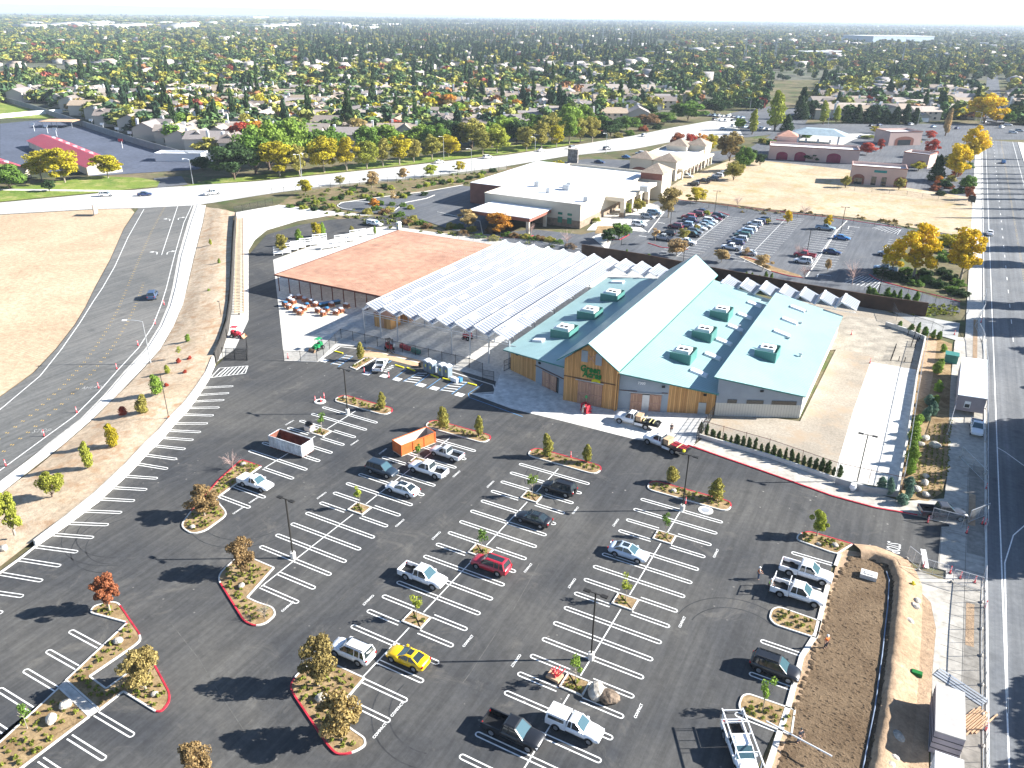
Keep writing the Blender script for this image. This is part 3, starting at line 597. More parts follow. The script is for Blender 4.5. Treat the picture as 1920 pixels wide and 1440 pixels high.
for i,s in enumerate([-96.3,-92.2,-88.05,-75.4,-71.3,-67.2,-62.9]):
    for yy in [117.05]+list(np.arange(126.5,172,9.5)):
        if s>-64 and yy>118: continue
        mb=MB(); mb.box(s-.11,s+.11,yy-.11,yy+.11,0,ze-.16); gpart('post',mb,MT['galv'])
mb=MB(); mb.box(-96.4,-61.6,117.3,117.4,4.3,4.42); gpart('tie_beam',mb,MT['galv'])
# ================================================================ RED SLAT CANOPY
cn=empty('slat_canopy',(-115,153,0),0,'wide flat pergola roof of salmon red slats carried on dark posts over the plant yard','pergola')
MT['slat']=mat('salmon_slat_paint',(.42,.235,.16),.7,.16,.07,scale2=.5); MT['rust']=mat('rust_red_steel',(.13,.04,.025),.7,.2,1.0)
sl_=MB(); x=-131.0
rnd=random.Random(8)
while x<-98.6:
    sl_.box(x,x+.47,128.6,177.4,4.01,4.07); x+=.62+rnd.uniform(-.015,.015)
part('slats',sl_,MT['slat'],cn)
bm_=MB()
for yy in np.arange(128.7,177.6,4.06): bm_.box(-131.1,-98.5,yy-.06,yy+.06,3.74,4.0)
bm_.box(-131.2,-98.4,128.5,128.58,3.75,4.09); bm_.box(-131.3,-131.21,128.5,177.5,3.75,4.09)
part('beam',bm_,MT['rust'],cn)
for xx in np.arange(-130.6,-98.3,3.2):
    for yy in np.arange(129.0,177.6,8.12):
        mb=MB(); mb.box(xx-.08,xx+.08,yy-.08,yy+.08,0,3.74); part('post',mb,MT['rust'],cn)
# ================================================================ YARDS AND PAVING
struct('nursery_slab',PX([(512,487),(524,590),(533,676),(595,678),(636,648),(680,650),(880,700),(930,715),(925,738),(885,738),(960,766),(1060,790),(1190,823),(1300,835),(1345,770),(1000,640),(1250,560),(1250,480),(960,440),(940,452),(740,425),(700,425),(600,455),(512,487)]),MT['conc'],.004)
MT['walk']=mat('walk_concrete',(.44,.41,.36),.85,.12,.25,scale2=1.2); MT['verge']=mat('worn_verge_concrete',(.27,.25,.22),.9,.15,.3,scale2=1.5)
MT['slab_r']=mat('bright_slab',(.62,.61,.58),.85,.06,.2,scale2=.8)
struct('forecourt',PX([(885,738),(960,765),(1060,789),(1190,822),(1300,834),(1330,790),(1345,770),(1150,740),(1000,690),(945,680),(925,738)]),MT['slab_r'],.012)
mb=MB(); kerbline(mb,PX([(533,676),(595,678),(638,650),(700,657),(830,692),(925,722),(930,735),(884,738),(960,766),(1060,790),(1190,823),(1300,836)]),.02,.25,z=.0)
tag(mb.build('kerb',MT['kerb']),kind='structure')
# dirt yard, slabs and walk east of the store
struct('gravel_yard',PX([(1300,835),(1345,770),(1500,790),(1575,640),(1480,560),(1490,540),(1600,560),(1680,590),(1725,600),(1735,625),(1690,915),(1720,700),(1688,918),(1560,880),(1400,835),(1322,812)]),MT['gravel'],.006)
struct('paver_yard',PX([(1545,700-42),(1555,610),(1590,592),(1680,602),(1735,622),(1722,690),(1640,680),(1638,665),(1570,655)]),mat('permeable_pavers',(.36,.32,.26),.9,.2,.4,scale2=3),.012)
struct('concrete_slab',PX([(1562,898),(1600,770),(1632,679),(1718,693),(1712,760),(1692,880),(1684,918)]),MT['conc_w'],.012)
struct('access_drive',PX([(1672,583),(1800,606),(1796,632),(1800,640),(1735,622)]),MT['conc_g'],.014)
struct('pavement',PX([(1300,836),(1320,820),(1400,842),(1560,895),(1640,925),(1690,940),(1770,935),(1775,900),(1782,720),(1790,640),(1797,632),(1850,636),(1850,985),(1790,986),(1720,968),(1640,952),(1560,930),(1420,880)]),MT['walk'],.03)
mb=MB(); kerbline(mb,PX([(1290,835),(1420,880),(1560,930),(1640,952),(1720,966)]),.12,.22); tag(mb.build('kerb',MT['red']),kind='structure')
pl=[(1700,935),(1688,918),(1693,880),(1712,770),(1722,690),(1738,630),(1745,630),(1785,645),(1783,690),(1778,830),(1776,890),(1765,925),(1740,940)]
struct('planting_bed',PX(pl),MT['mulch'],.035)
# open drive apron in front of the arterial
struct('drive_apron',PX([(1765,988),(1850,985),(1850,1090),(1758,1066)]),MT['walk'],.034)
struct('pavement',PX([(1640,1035),(1700,1060),(1760,1085),(1850,1088),(1856,1700),(1740,1700),(1748,1260),(1755,1180),(1745,1130),(1700,1085)]),MT['walk'],.03)
# basin by the arterial
BAS=[(1578,1030),(1640,1040),(1700,1086),(1745,1130),(1756,1180),(1750,1260),(1742,1340),(1740,1700),(1330,1800),(1430,1440),(1480,1330),(1505,1240),(1535,1180),(1556,1100),(1572,1045)]
struct('bare_bank',PX(BAS),MT['bank'],.02)
# sunken bottom of the basin with a dark eroded lip
mb=MB(); inn=[(1592,1050),(1620,1045),(1665,1062),(1675,1090),(1672,1140),(1662,1230),(1650,1330),(1628,1460),(1605,1700),(1380,1700),(1470,1400),(1515,1270),(1540,1190),(1560,1110),(1575,1075)]
top=PX(inn,.03); cen=sum(top,Vector())/len(top); bot=[p.lerp(cen,.10)-Vector((0,0,.0)) for p in top]
rnd=random.Random(5); 
mb.poly([(p.x,p.y,.024) for p in top],None); tag(mb.build('basin_floor',MT['basin']),kind='structure')
lip=MB()
for i in range(len(top)):
    a,b_=top[i],top[(i+1)%len(top)]; L=(b_-a).length; nn=int(L/.8)+1
    for k in range(nn):
        p=a.lerp(b_,k/nn); r=rnd.uniform(.25,.5); lip.ico((p.x+rnd.uniform(-.3,.3),p.y+rnd.uniform(-.3,.3),.0),(r,r,rnd.uniform(.1,.28)),0,rnd.random(),.25)
tag(lip.build('eroded_soil_edge',MT['basin']),'line of loose dark clods along the lip of the brown basin','soil',kind='stuff')
# furrowed bottom
cl=MB()
innw=[tuple(p[:2]) for p in top]
for k in range(2600):
    x,y=rnd.uniform(1400,1670),rnd.uniform(1050,1500); p=g(x,y)
    if pin(p.x,p.y,innw):
        r=rnd.uniform(.06,.17); cl.ico((p.x,p.y,.0),(r*1.6,r*.8,r*.55),0,rnd.random(),.3,1 if False else 1)
tag(cl.build('soil_clods',MT['basin']),'scattered clods over the ploughed brown basin floor','soil',kind='stuff')
# other big grounds
struct('graded_dirt_lot',PX([(-900,500),(0,403),(175,393),(245,391),(252,398),(232,428),(207,485),(178,538),(160,575),(140,608),(105,653),(62,698),(0,743),(-900,1390)]),MT['dirt'],.005)
struct('dry_grass_field',PX([(1240,360),(1280,335),(1380,296),(1420,300),(1590,318),(1700,352),(1820,370),(1828,430),(1790,440),(1700,425),(1600,408),(1440,392),(1330,378),(1250,374)]),MT['drygrass'],.012)
struct('verge_lawn',PX([(-600,400),(0,378),(170,362),(295,350),(300,340),(260,333),(180,330),(60,345),(0,350),(-600,360)]),MT['grass'],.02)
struct('verge_lawn',PX([(340,350),(480,338),(620,324),(755,310),(855,298),(947,289),(1060,273),(1100,262),(1000,268),(850,287),(700,303),(560,322),(400,335)]),MT['grass'],.02)
struct('school_yard',PX([(-500,330),(0,322),(0,232),(60,226),(120,222),(330,290),(410,300),(370,318),(300,322),(170,330),(150,322)]),mat('yard_asphalt',(.085,.10,.14),.9,.12,.05,scale2=.6),.01)
struct('school_field',PX([(-500,190),(0,190),(60,205),(110,212),(100,222),(0,222),(-500,230)]),MT['grass'],.012)
struct('school_drive',PX([(288,334),(340,330),(352,346),(296,352)]),MT['far_lot'],.016)
struct('footpath',PX([(0,354),(250,357),(250,360),(0,357)]),MT['conc_w'],.03)
struct('scrub_bank',PX([(550,362),(640,346),(755,337),(860,326),(1000,308),(1075,316),(1060,330),(940,330),(870,345),(800,358),(720,368),(650,376),(630,385),(640,394),(745,402),(850,436),(900,442),(1000,462),(1090,470),(1360,522),(1620,566),(1640,575),(1500,560),(1330,535),(1120,485),(940,452),(700,425),(520,385)]),MT['scrub'],-.04)
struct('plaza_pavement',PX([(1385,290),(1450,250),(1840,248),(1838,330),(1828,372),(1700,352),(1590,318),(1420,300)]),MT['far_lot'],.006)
struct('plaza_forecourt',PX([(1480,270),(1520,252),(1640,250),(1600,262),(1580,272)]),MT['conc'],.014)
struct('bed_strip',PX([(1690,470),(1760,440),(1815,450),(1812,560),(1760,560),(1640,520)]),MT['under'],.03)
# ================================================================ VEHICLES
def loft(mb,st,m=0):
    rings=[]
    for (x,z0,zs,zt,hb,hm,ht) in st:
        r=[(x,-hb*.5,z0),(x,-hb,z0+.02),(x,-hm,zs-.12),(x,-hm,zs+.08),(x,-ht,zt-.03),(x,-ht*.8,zt+.015),(x,0,zt+.04)]
        r+= [(a,-b,c) for a,b,c in r[-2::-1]]; rings.append(r)
    n=len(rings[0]); vs=[v for r in rings for v in r]; fs=[]
    for i in range(len(rings)-1):
        for j in range(n-1): fs.append((i*n+j,i*n+j+1,(i+1)*n+j+1,(i+1)*n+j))
        fs.append((i*n+n-1,i*n,(i+1)*n,(i+1)*n+n-1))
    mb.add(vs,fs,m,True); k=(len(rings)-1)*n
    mb.add(rings[0],[tuple(range(n))[::-1]],m); mb.add(rings[-1],[tuple(range(n))],m)
KD={ # xr,xf base of the cabin; roof xr,xf ; z belt, z roof ; hw ; wheel x ; wheel r
 'sedan':dict(st=[(-2.42,.42,.62,.74,.62,.70,.60),(-2.32,.28,.62,.97,.75,.84,.74),(-1.9,.22,.60,1.03,.80,.91,.80),(-1.0,.20,.60,.99,.82,.925,.84),(.3,.20,.6,.97,.82,.925,.84),(1.0,.20,.58,.96,.82,.92,.82),(1.8,.22,.55,.85,.80,.90,.76),(2.22,.28,.52,.70,.72,.82,.66),(2.42,.38,.50,.58,.55,.62,.50)],cab=(-1.95,1.1,-1.05,.15,.96,1.45,.80,.60),wx=(-1.42,1.45),wr=.34,hw=.93),
 'coupe':dict(st=[(-2.28,.42,.62,.80,.62,.70,.60),(-2.18,.28,.62,1.0,.75,.84,.74),(-1.8,.22,.60,1.04,.82,.93,.80),(-1.0,.20,.60,.96,.82,.92,.80),(.3,.20,.6,.92,.82,.91,.80),(.95,.20,.58,.92,.82,.92,.80),(1.7,.22,.55,.82,.82,.92,.76),(2.1,.26,.5,.68,.74,.84,.66),(2.28,.36,.48,.56,.55,.62,.50)],cab=(-1.95,.95,-.95,-.05,.93,1.36,.80,.58),wx=(-1.3,1.4),wr=.35,hw=.93),
 'suv':dict(st=[(-2.40,.42,.70,.95,.66,.76,.66),(-2.33,.30,.70,1.08,.78,.88,.80),(-1.9,.26,.68,1.10,.82,.945,.86),(-.8,.25,.66,1.08,.84,.95,.87),(.5,.25,.66,1.07,.84,.95,.87),(1.1,.25,.66,1.06,.84,.95,.85),(1.85,.27,.64,1.0,.82,.93,.80),(2.25,.32,.60,.86,.76,.86,.72),(2.40,.42,.58,.72,.6,.68,.56)],cab=(-2.28,1.2,-2.0,.35,1.06,1.74,.86,.68),wx=(-1.4,1.45),wr=.38,hw=.96),
 'pickup':dict(st=[(-.82,.40,.75,1.12,.84,.97,.90),(.4,.38,.75,1.12,.86,.98,.90),(1.3,.38,.75,1.12,.86,.98,.90),(2.2,.40,.75,1.10,.86,.97,.86),(2.75,.42,.72,1.02,.82,.93,.80),(2.90,.5,.68,.86,.72,.82,.70)],cab=(-.80,1.42,-.62,.55,1.12,1.86,.88,.70),wx=(-1.75,1.95),wr=.42,hw=.98,bed=(-2.9,-.86,1.15)),
 'small_pickup':dict(st=[(-.55,.36,.70,1.02,.78,.90,.84),(.4,.34,.70,1.02,.80,.91,.84),(1.1,.34,.70,1.02,.80,.91,.84),(2.0,.36,.68,.98,.80,.90,.80),(2.5,.40,.65,.88,.74,.84,.74),(2.65,.48,.62,.74,.64,.72,.62)],cab=(-.52,1.2,-.36,.4,1.02,1.66,.82,.66),wx=(-1.5,1.75),wr=.36,hw=.91,bed=(-2.6,-.58,1.04)),
 'truck':dict(st=[(-.25,.50,.95,1.35,.90,1.02,.95),(.5,.48,.95,1.35,.92,1.04,.95),(1.4,.48,.95,1.35,.92,1.03,.93),(2.4,.50,.9,1.32,.88,1.0,.86),(2.95,.52,.85,1.2,.84,.95,.80),(3.1,.62,.8,1.0,.74,.84,.72)],cab=(-.22,1.55,-.1,.75,1.35,2.12,.92,.74),wx=(-2.3,2.1),wr=.46,hw=1.03),
}
def car_mbs(kind,opt=()):
    k=KD[kind]; D={}
    b=MB(); loft(b,k['st']); xr,xf,rr,rf,zb,zr_,hb,hr=k['cab']
    ra=[(rr,-hr,zr_),(rf,-hr,zr_),(rf,hr,zr_),(rr,hr,zr_)]
    b.add([(rr-.03,-hr-.03,zr_),(rf+.03,-hr-.03,zr_),(rf+.03,hr+.03,zr_),(rr-.03,hr+.03,zr_),(rr+.12,-hr+.14,zr_+.07),(rf-.12,-hr+.14,zr_+.07),(rf-.12,hr-.14,zr_+.07),(rr+.12,hr-.14,zr_+.07)],[(4,5,6,7),(0,1,5,4),(1,2,6,5),(2,3,7,6),(3,0,4,7)],0,False)
    for sg in (-1,1):
        b.bar((xr+.02,sg*hb,zb-.02),(rr,sg*(hr+.02),zr_),.12 if kind!='suv' else .16,.05); b.bar((xf-.02,sg*hb,zb-.02),(rf,sg*(hr+.02),zr_),.09,.05)
        xm=(rr+rf)/2-.05; b.bar((xm,sg*(hb+.015),zb-.02),(xm,sg*(hr+.03),zr_),.08,.03)
        if kind=='suv': b.bar((rr+.45,sg*(hb+.015),zb-.02),(rr+.5,sg*(hr+.03),zr_),.12,.03)
        b.box(xf-.42,xf-.22,min(sg*(hb+.04),sg*(hb+.24)),max(sg*(hb+.04),sg*(hb+.24)),zb+.03,zb+.2)
    D['body']=(b,['paint'])
    w_=MB(); base=[(xr,-hb,zb-.03),(xf,-hb,zb-.03),(xf,hb,zb-.03),(xr,hb,zb-.03)]
    w_.add(base+ra,[(0,1,5,4),(2,3,7,6),(3,0,4,7)],0); w_.add(base+ra,[(1,2,6,5)],1)
    D['windows']=(w_,['glass','glass2'])
    for i,(x,sg) in enumerate([(x,s) for x in k['wx'] for s in (-1,1)]):
        r=k['wr']; hw=k['hw']; t_=MB(); t_.tube((x,sg*(hw-.24),r),(x,sg*(hw+.015),r),r,n=16); 
        ri=MB(); ri.tube((x,sg*(hw+.014),r),(x,sg*(hw+.03),r),r*.62,n=12)
        for a in range(5):
            ri.bar((x,sg*(hw+.03),r),(x+r*.6*math.cos(a*2*PI/5),sg*(hw+.03),r+r*.6*math.sin(a*2*PI/5)),.05,.02)
        D['wheel%d'%i]=((t_,['tyre']),(ri,['rim']))
    for i,(x,sg) in enumerate([(x,s) for x in k['wx'] for s in (-1,1)]):
            ar=MB(); r=k['wr']; A=[(x+(r+.09)*math.cos(a),r+(r+.09)*math.sin(a)) for a in [PI*j/8 for j in range(9)]]
            y=sg*(k['hw']+.006); ar.add([(a,y,z) for a,z in A],[tuple(range(9)) if sg<0 else tuple(range(9))[::-1]]); D['arch_liner%d'%i]=(ar,['black'])
    xe=k['st'][-1][0]; xb=(k['bed'][0] if 'bed' in k else k['st'][0][0]); hl=k['st'][-2]
    for i,sg in enumerate((-1,1)):
        h=MB(); yy=hl[5]; h.box(xe-.22,xe-.05,*(sorted((sg*(yy-.32),sg*(yy-.02)))),hl[2]+.0,hl[2]+.17); D['headlight%d'%i]=(h,['lamp'])
        if kind!='truck':
            tl_=MB(); zt=k['st'][1][2]+.12; y2=k['hw']-.12; tl_.box(xb-.03,xb+.12,*(sorted((sg*(y2-.22),sg*(y2+.02)))),zt,zt+.2); D['tail_light%d'%i]=(tl_,['tail'])
    gr=MB(); gr.box(xe-.10,xe-.015,-.42,.42,hl[2]-.12,hl[2]+.1); D['grille']=(gr,['black'])
    if 'bed' in k:
        x0,x1,zt=k['bed']; hw=k['hw']; bd=MB(); z0=.45
        for sg in (-1,1):
            y0,y1=sorted((sg*hw,sg*(hw-.13))); bd.box(x0,x1,y0,y1,z0,zt)
        bd.box(x0,x0+.08,-hw+.135,hw-.135,z0,zt); bd.box(x1-.07,x1,-hw+.135,hw-.135,z0,zt); bd.box(x0-.12,x0-.005,-hw+.1,hw-.1,z0-.02,z0+.17,1)
        D['truck_bed']=(bd,['paint','chrome']); ln=MB(); ln.box(x0+.085,x1-.075,-hw+.135,hw-.135,z0+.05,z0+.2); D['bed_floor']=(ln,['black'])
        if 'shell' in opt:
            s_=MB(); s_.add([(x0,-hw+.02,zt+.004),(x1,-hw+.02,zt+.004),(x1,hw-.02,zt+.004),(x0,hw-.02,zt+.004),(x0+.08,-hw+.17,zt+.62),(x1,-hw+.17,zt+.62),(x1,hw-.17,zt+.62),(x0+.08,hw-.17,zt+.62)],[(4,5,6,7),(0,1,5,4),(1,2,6,5),(2,3,7,6),(3,0,4,7)]); D['camper_shell']=(s_,['paint'])
            for i,sg in enumerate((-1,1)):
                w2=MB(); w2.add([(x0+.25,sg*(hw-.03),zt+.15),(x1-.2,sg*(hw-.03),zt+.15),(x1-.2,sg*(hw-.12),zt+.45),(x0+.25,sg*(hw-.12),zt+.45)],[(0,1,2,3) if sg<0 else (3,2,1,0)]); D['shell_window%d'%i]=(w2,['glass'])
        if 'cover' in opt:
            s_=MB(); s_.box(x0+.01,x1,-hw+.03,hw-.03,zt+.004,zt+.1); D['bed_cover']=(s_,['paint'])
    if kind=='truck':
        f_=MB(); f_.box(-4.3,-.35,-1.05,1.05,.92,1.02,0); f_.box(-4.2,-.35,-.45,.45,.6,.92,0); f_.box(-.34,-.28,-1.05,1.05,.95,1.9,1); D['flatbed']=(f_,['black','galv'])
        for i,sg in enumerate((-1,1)):
            t2=MB(); t2.box(-1.75,-.45,*(sorted((sg*.72,sg*1.06))),.5,.915); D['tool_box%d'%i]=(t2,['paint'])
    if 'sunroof' in opt:
        s_=MB(); s_.box(rr+.25,rf-.1,-.38,.38,zr_+.072,zr_+.085); D['sunroof']=(s_,['glass'])
    if 'rack' in opt:
        s_=MB()
        for sg in (-1,1): s_.bar((rr+.15,sg*(hr-.1),zr_+.12),(rf-.1,sg*(hr-.1),zr_+.12),.05,.06)
        D['roof_rack']=(s_,['black'])
    if 'spare' in opt:
        s_=MB(); s_.tube((xb-.16,0,.95),(xb+.02,0,.95),.34,n=14); D['spare_wheel']=(s_,['tyre'])
    return D
def mats(l): return [MT[x] for x in l]
def vehicle(name,kind,px,py,head,color,label,cat,opt=(),group=None,z=0.0,loc=None):
    loc=loc or tuple(g(px,py,z)); t=empty(name,loc,R(head),label,cat,group)
    for pn,v in car_mbs(kind,opt).items():
        nm=pn.rstrip('0123')
        if nm=='wheel':
            (a,am),(b_,bmm)=v; w0=a.build('wheel',mats(am),t,color=color); b_.build('rim',mats(bmm),w0,color=color)
        else: v[0].build(nm,mats(v[1]),t,color=color)
    return t
def car_one(kind,opt=()):   # the same vehicle as one mesh, for cars only a few pixels long
    D=car_mbs(kind,opt); M_=[];out=MB()
    def put(mb,ml):
        for v in ml:
            if v not in M_: M_.append(v)
        b=len(out.v); out.v+=mb.v; out.f+=[tuple(b+i for i in f) for f in mb.f]; out.m+=[M_.index(ml[i]) for i in mb.m]; out.sm+=mb.sm
    for pn,v in D.items():
        if pn.startswith('wheel'): put(*v[0]); put(*v[1])
        else: put(*v)
    return out.mesh(kind+'_mesh',mats(M_))
W=(.80,.81,.83); SV=(.42,.46,.50); BK=(.012,.013,.016); RD=(.42,.02,.04); YL=(.85,.52,.0)
V=vehicle
V('pickup_truck','small_pickup',480,912,2,W,'white pickup with a flat lidded bed beside the long island with the bare shrub','pickup',('cover',))
V('parked_car','suv',717,887,0,(.02,.035,.055),'dark blue crossover nose out beside the white four door pickup with an empty black bed','car')
V('parked_car','sedan',755,923,180,W,'white sedan with a black glass roof below the dark blue crossover','car',('sunroof',))
V('pickup_truck','pickup',803,887,180,W,'large white pickup with an open black bed just below the silver pickup','pickup')
V('pickup_truck','small_pickup',838,856,178,(.50,.53,.56),'silver pickup with white gear in its bed next to the orange bin','pickup')
V('parked_car','suv',1048,922,180,BK,'black off roader with a tailgate spare wheel, topmost car of the third bay row','car',('spare','rack'))
V('parked_car','sedan',1000,979,180,BK,'glossy black sedan a few bays below the black off roader with the spare wheel','car',('sunroof',))
V('pickup_truck','pickup',793,1088,0,W,'white pickup with its tailgate dropped, facing the red crossover across the bay line','pickup')
V('parked_car','suv',920,1066,180,RD,'bright red crossover in the middle of the car park','car',('sunroof',))
V('parked_car','suv',661,1229,181,W,'boxy white off roader with roof rails beside the yellow coupe','car',('rack',))
V('parked_car','coupe',765,1240,180,YL,'bright yellow coupe with a black glass roof','car',('sunroof',))
V('parked_car','sedan',1178,1042,0,(.50,.58,.68),'silver blue sedan with a dark sunroof, alone in the fourth bay row','car',('sunroof',))
V('pickup_truck','pickup',962,1380,0,BK,'glossy black pickup with an empty bed at the bottom edge of the picture','pickup')
V('pickup_truck','small_pickup',1077,1369,0,W,'white two door pickup under a white camper shell with a long side window','pickup',('shell',))
V('pickup_truck','pickup',1510,1080,0,W,'white pickup with a black empty bed, upper of the pair facing the basin','pickup')
V('pickup_truck','pickup',1494,1120,0,W,'white pickup with a ladder rack, lower of the pair facing the basin','pickup')
V('parked_car','suv',1452,1260,0,BK,'large glossy black off roader nosed up to the kerb of the brown basin','car',('rack',))
def hd(a,b): d=g(*b)-g(*a); return math.degrees(math.atan2(d.y,d.x))
sv=V('work_truck','pickup',1386,1415,hd((1372,1360),(1400,1440)),W,'white pickup under a tall pipe rack, cut by the bottom edge','pickup')
rk=MB()
for sg in (-1,1):
    rk.bar((-3.1,sg*.95,2.25),(3.1,sg*.95,2.25),.1,.1)
    for x in (-2.7,-.75,2.5): rk.bar((x,sg*.95,1.0),(x,sg*.95,2.22),.07,.07)
for x in (-2.9,-1.6,-.3,1.6): rk.bar((x,-.88,2.25),(x,.88,2.25),.07,.07)
rk.build('pipe_rack',MT['whitem'],sv)
lr=[o for o in C.objects if o.get('label','').startswith('white pickup with a ladder rack')][0]
rk=MB()
for x in (-2.7,-1.0):
    for sg in (-1,1): rk.bar((x,sg*.9,1.16),(x,sg*.9,2.0),.07,.07)
    rk.bar((x,-.93,2.03),(x,.93,2.03),.07,.07)
rk.build('ladder_rack',MT['whitem'],lr)
V('pickup_truck','pickup',1765,968,hd((1722,968),(1810,975)),(.05,.052,.06),'dark grey pickup carrying tools, waiting at the exit by the wire fence panels','pickup')
V('parked_car','small_pickup',714,690,hd((704,703),(722,674)),W,'white pickup nosed into a disabled bay beside the portable toilets','pickup')
V('service_truck','small_pickup',703,423,hd((684,420),(720,426)),W,'white pickup with a camper shell on the nursery lane beyond the slat canopy','pickup',('shell',))
V('moving_car','suv',287,558,hd((262,600),(300,520)),(.04,.07,.14),'dark blue hatchback driving up the west road past the curved lamp post','car')
f1=V('flatbed_truck','truck',1188,795,hd((1240,808),(1150,786)),W,'white flatbed truck with dark gear under straps, drawn up close to the double barn doors','truck')
f2=V('flatbed_truck','truck',1242,838,hd((1286,858),(1205,825)),W,'white flatbed truck loaded with red ladders and a tan crate, half on the asphalt','truck')
MT['crate']=mat('tan_crate',(.55,.36,.22),.7,.1,2); MT['redp']=mat('red_plastic',(.50,.04,.06),.5,.15,2); MT['dark']=mat('dark_tarpaulin',(.035,.04,.04),.8,.3,2); MT['strap']=mat('yellow_strap',(.70,.62,.30),.6)
def cargo(t,name,lab,cat,parts_,grp=None):
    o=empty(name,t.location,t.rotation_euler.z,lab,cat,grp)
    for n_,mb,m_ in parts_: mb.build(n_,m_,o)
    return o
def bx(*b): m_=MB(); m_.box(*b); return m_
for t,wd_ in ((f1,'nearer the barn doors'),(f2,'half on the asphalt')):
    cr=MB(); cr.box(-1.35,-.5,-.75,.75,1.03,1.85); cargo(t,'cargo_crate','tan crate behind the cab of the white flatbed truck '+wd_,'crate',[('box',cr,MT['crate']),('lid',bx(-1.4,-.45,-.8,.8,1.86,1.95),MT['crate'])])
rnd=random.Random(3)
lp=MB()
for i in range(22): lp.ico((rnd.uniform(-4.0,-1.7),rnd.uniform(-.75,.75),1.2),(rnd.uniform(.2,.4),rnd.uniform(.2,.35),rnd.uniform(.15,.3)),0,i,.2)
st=MB()
for x in (-1.9,-2.9,-3.5): st.box(x,x+.12,-1.0,1.0,1.46,1.52)
cargo(f1,'strapped_load','pile of dark plant trays strapped on the flatbed nearer the barn doors','load',[('tarpaulin',lp,MT['dark']),('strap',st,MT['strap'])])
ld=MB()
for y in (-.7,-.3,.15,.55): ld.bar((-4.1,y,1.35),(-1.7,y,1.35),.09,.12)
for k in range(9):
    for y0,y1 in ((-.7,-.3),(.15,.55)): ld.bar((-4.0+.27*k,y0,1.35),(-4.0+.27*k,y1,1.35),.08,.05)
cargo(f2,'ladder_stack','red ladders laid flat on the white flatbed truck half on the asphalt','ladder',[('rails',ld,MT['redp']),('strap',bx(-3.0,-2.9,-1.0,1.0,1.42,1.47),MT['strap'])])
yb=MB(); yb.ico((-4.05,.75,1.25),(.25,.3,.25),0,1,.1,2); cargo(f2,'yellow_keg','yellow round keg at the tail of the flatbed with red ladders','keg',[('keg',yb,MT['signyel'])])
# small cars a few pixels long share one mesh each
CM={k:car_one(k) for k in ('sedan','suv','pickup','small_pickup')}
LAB={}
cname={(0):'white'}
COLS={'white':(.80,.81,.83),'silver':(.42,.45,.48),'grey':(.14,.15,.17),'black':(.014,.015,.018),'dark blue':(.02,.04,.12),'bright blue':(.03,.16,.42),'red':(.38,.03,.04),'maroon':(.14,.02,.04),'pale blue':(.28,.40,.52),'green':(.02,.10,.08),'tan':(.40,.34,.25)}
KN={'sedan':'sedan','suv':'hatchback','pickup':'pickup','small_pickup':'pickup'}
ORD=['','second','third','fourth','fifth','sixth','seventh','eighth','ninth','tenth','eleventh','twelfth','thirteenth','fourteenth','fifteenth','sixteenth','seventeenth','eighteenth','nineteenth','twentieth']
def ordw(i):
    if i<len(ORD): return ORD[i]
    return str(i+1)+('st' if (i+1)%10==1 else 'nd' if (i+1)%10==2 else 'rd' if (i+1)%10==3 else 'th')
def minicars(lst,where,group,headf):
    cnt={}
    for (px,py,kind,cn) in lst:
        key=(cn,KN[kind]); i=cnt.get(key,0); cnt[key]=i+1; tot=sum(1 for l in lst if (l[3],KN[l[2]])==key)
        lab=f'{cn} {KN[kind]} {where}' if tot==1 else (f'nearest {cn} {KN[kind]} {where}' if i==0 else f'{ordw(i)} nearest {cn} {KN[kind]} {where}')
        p=g(px,py); o=link('car' if 'pickup' not in kind else 'pickup_truck',CM[kind],None,p,R(headf(px,py)),COLS[cn]); tag(o,lab,'car' if 'pickup' not in kind else 'pickup',group)
G_='cars parked in the bank car park'
h0=lambda x,y:180; h1=lambda x,y:0
minicars([(1198,424,'suv','white'),(1214,410,'suv','silver'),(1226,402,'suv','pale blue')],'in the short row by the columned bank entrance',G_,h1)
minicars([(1243,450,'pickup','silver'),(1252,441,'suv','black'),(1266,428,'suv','maroon'),(1286,425,'suv','pale blue'),(1292,416,'suv','dark blue'),(1291,410,'suv','red'),(1306,405,'suv','maroon'),(1313,399,'sedan','dark blue')],'on the near side of the first double row',G_,h0)
minicars([(1286,458,'pickup','white'),(1299,444,'suv','black'),(1303,438,'suv','grey'),(1311,431,'sedan','white'),(1321,427,'sedan','silver'),(1325,422,'sedan','pale blue'),(1331,418,'suv','white'),(1340,413,'sedan','maroon'),(1348,409,'suv','black')],'on the far side of the first double row',G_,h1)
minicars([(1371,468,'pickup','white'),(1379,459,'suv','dark blue'),(1386,452,'suv','silver'),(1391,445,'suv','green'),(1397,439,'suv','pale blue'),(1404,434,'suv','white'),(1410,429,'sedan','grey'),(1415,423,'suv','white'),(1422,420,'suv','dark blue'),(1430,416,'suv','black')],'in the crowded second double row',G_,h0)
minicars([(1402,478,'sedan','silver')],'just before the second double row',G_,h0)
minicars([(1505,493,'suv','white'),(1508,482,'pickup','red')],'on the near side of the third double row',G_,h0)
minicars([(1547,431,'pickup','pale blue'),(1578,449,'sedan','bright blue'),(1560,476,'sedan','dark blue')],'scattered in the half empty third double row',G_,h1)
minicars([(1659,508,'pickup','pale blue'),(1662,479,'suv','silver')],'in the shade of the big yellow trees',G_,h0)
G2='cars parked before the tile topped shops'
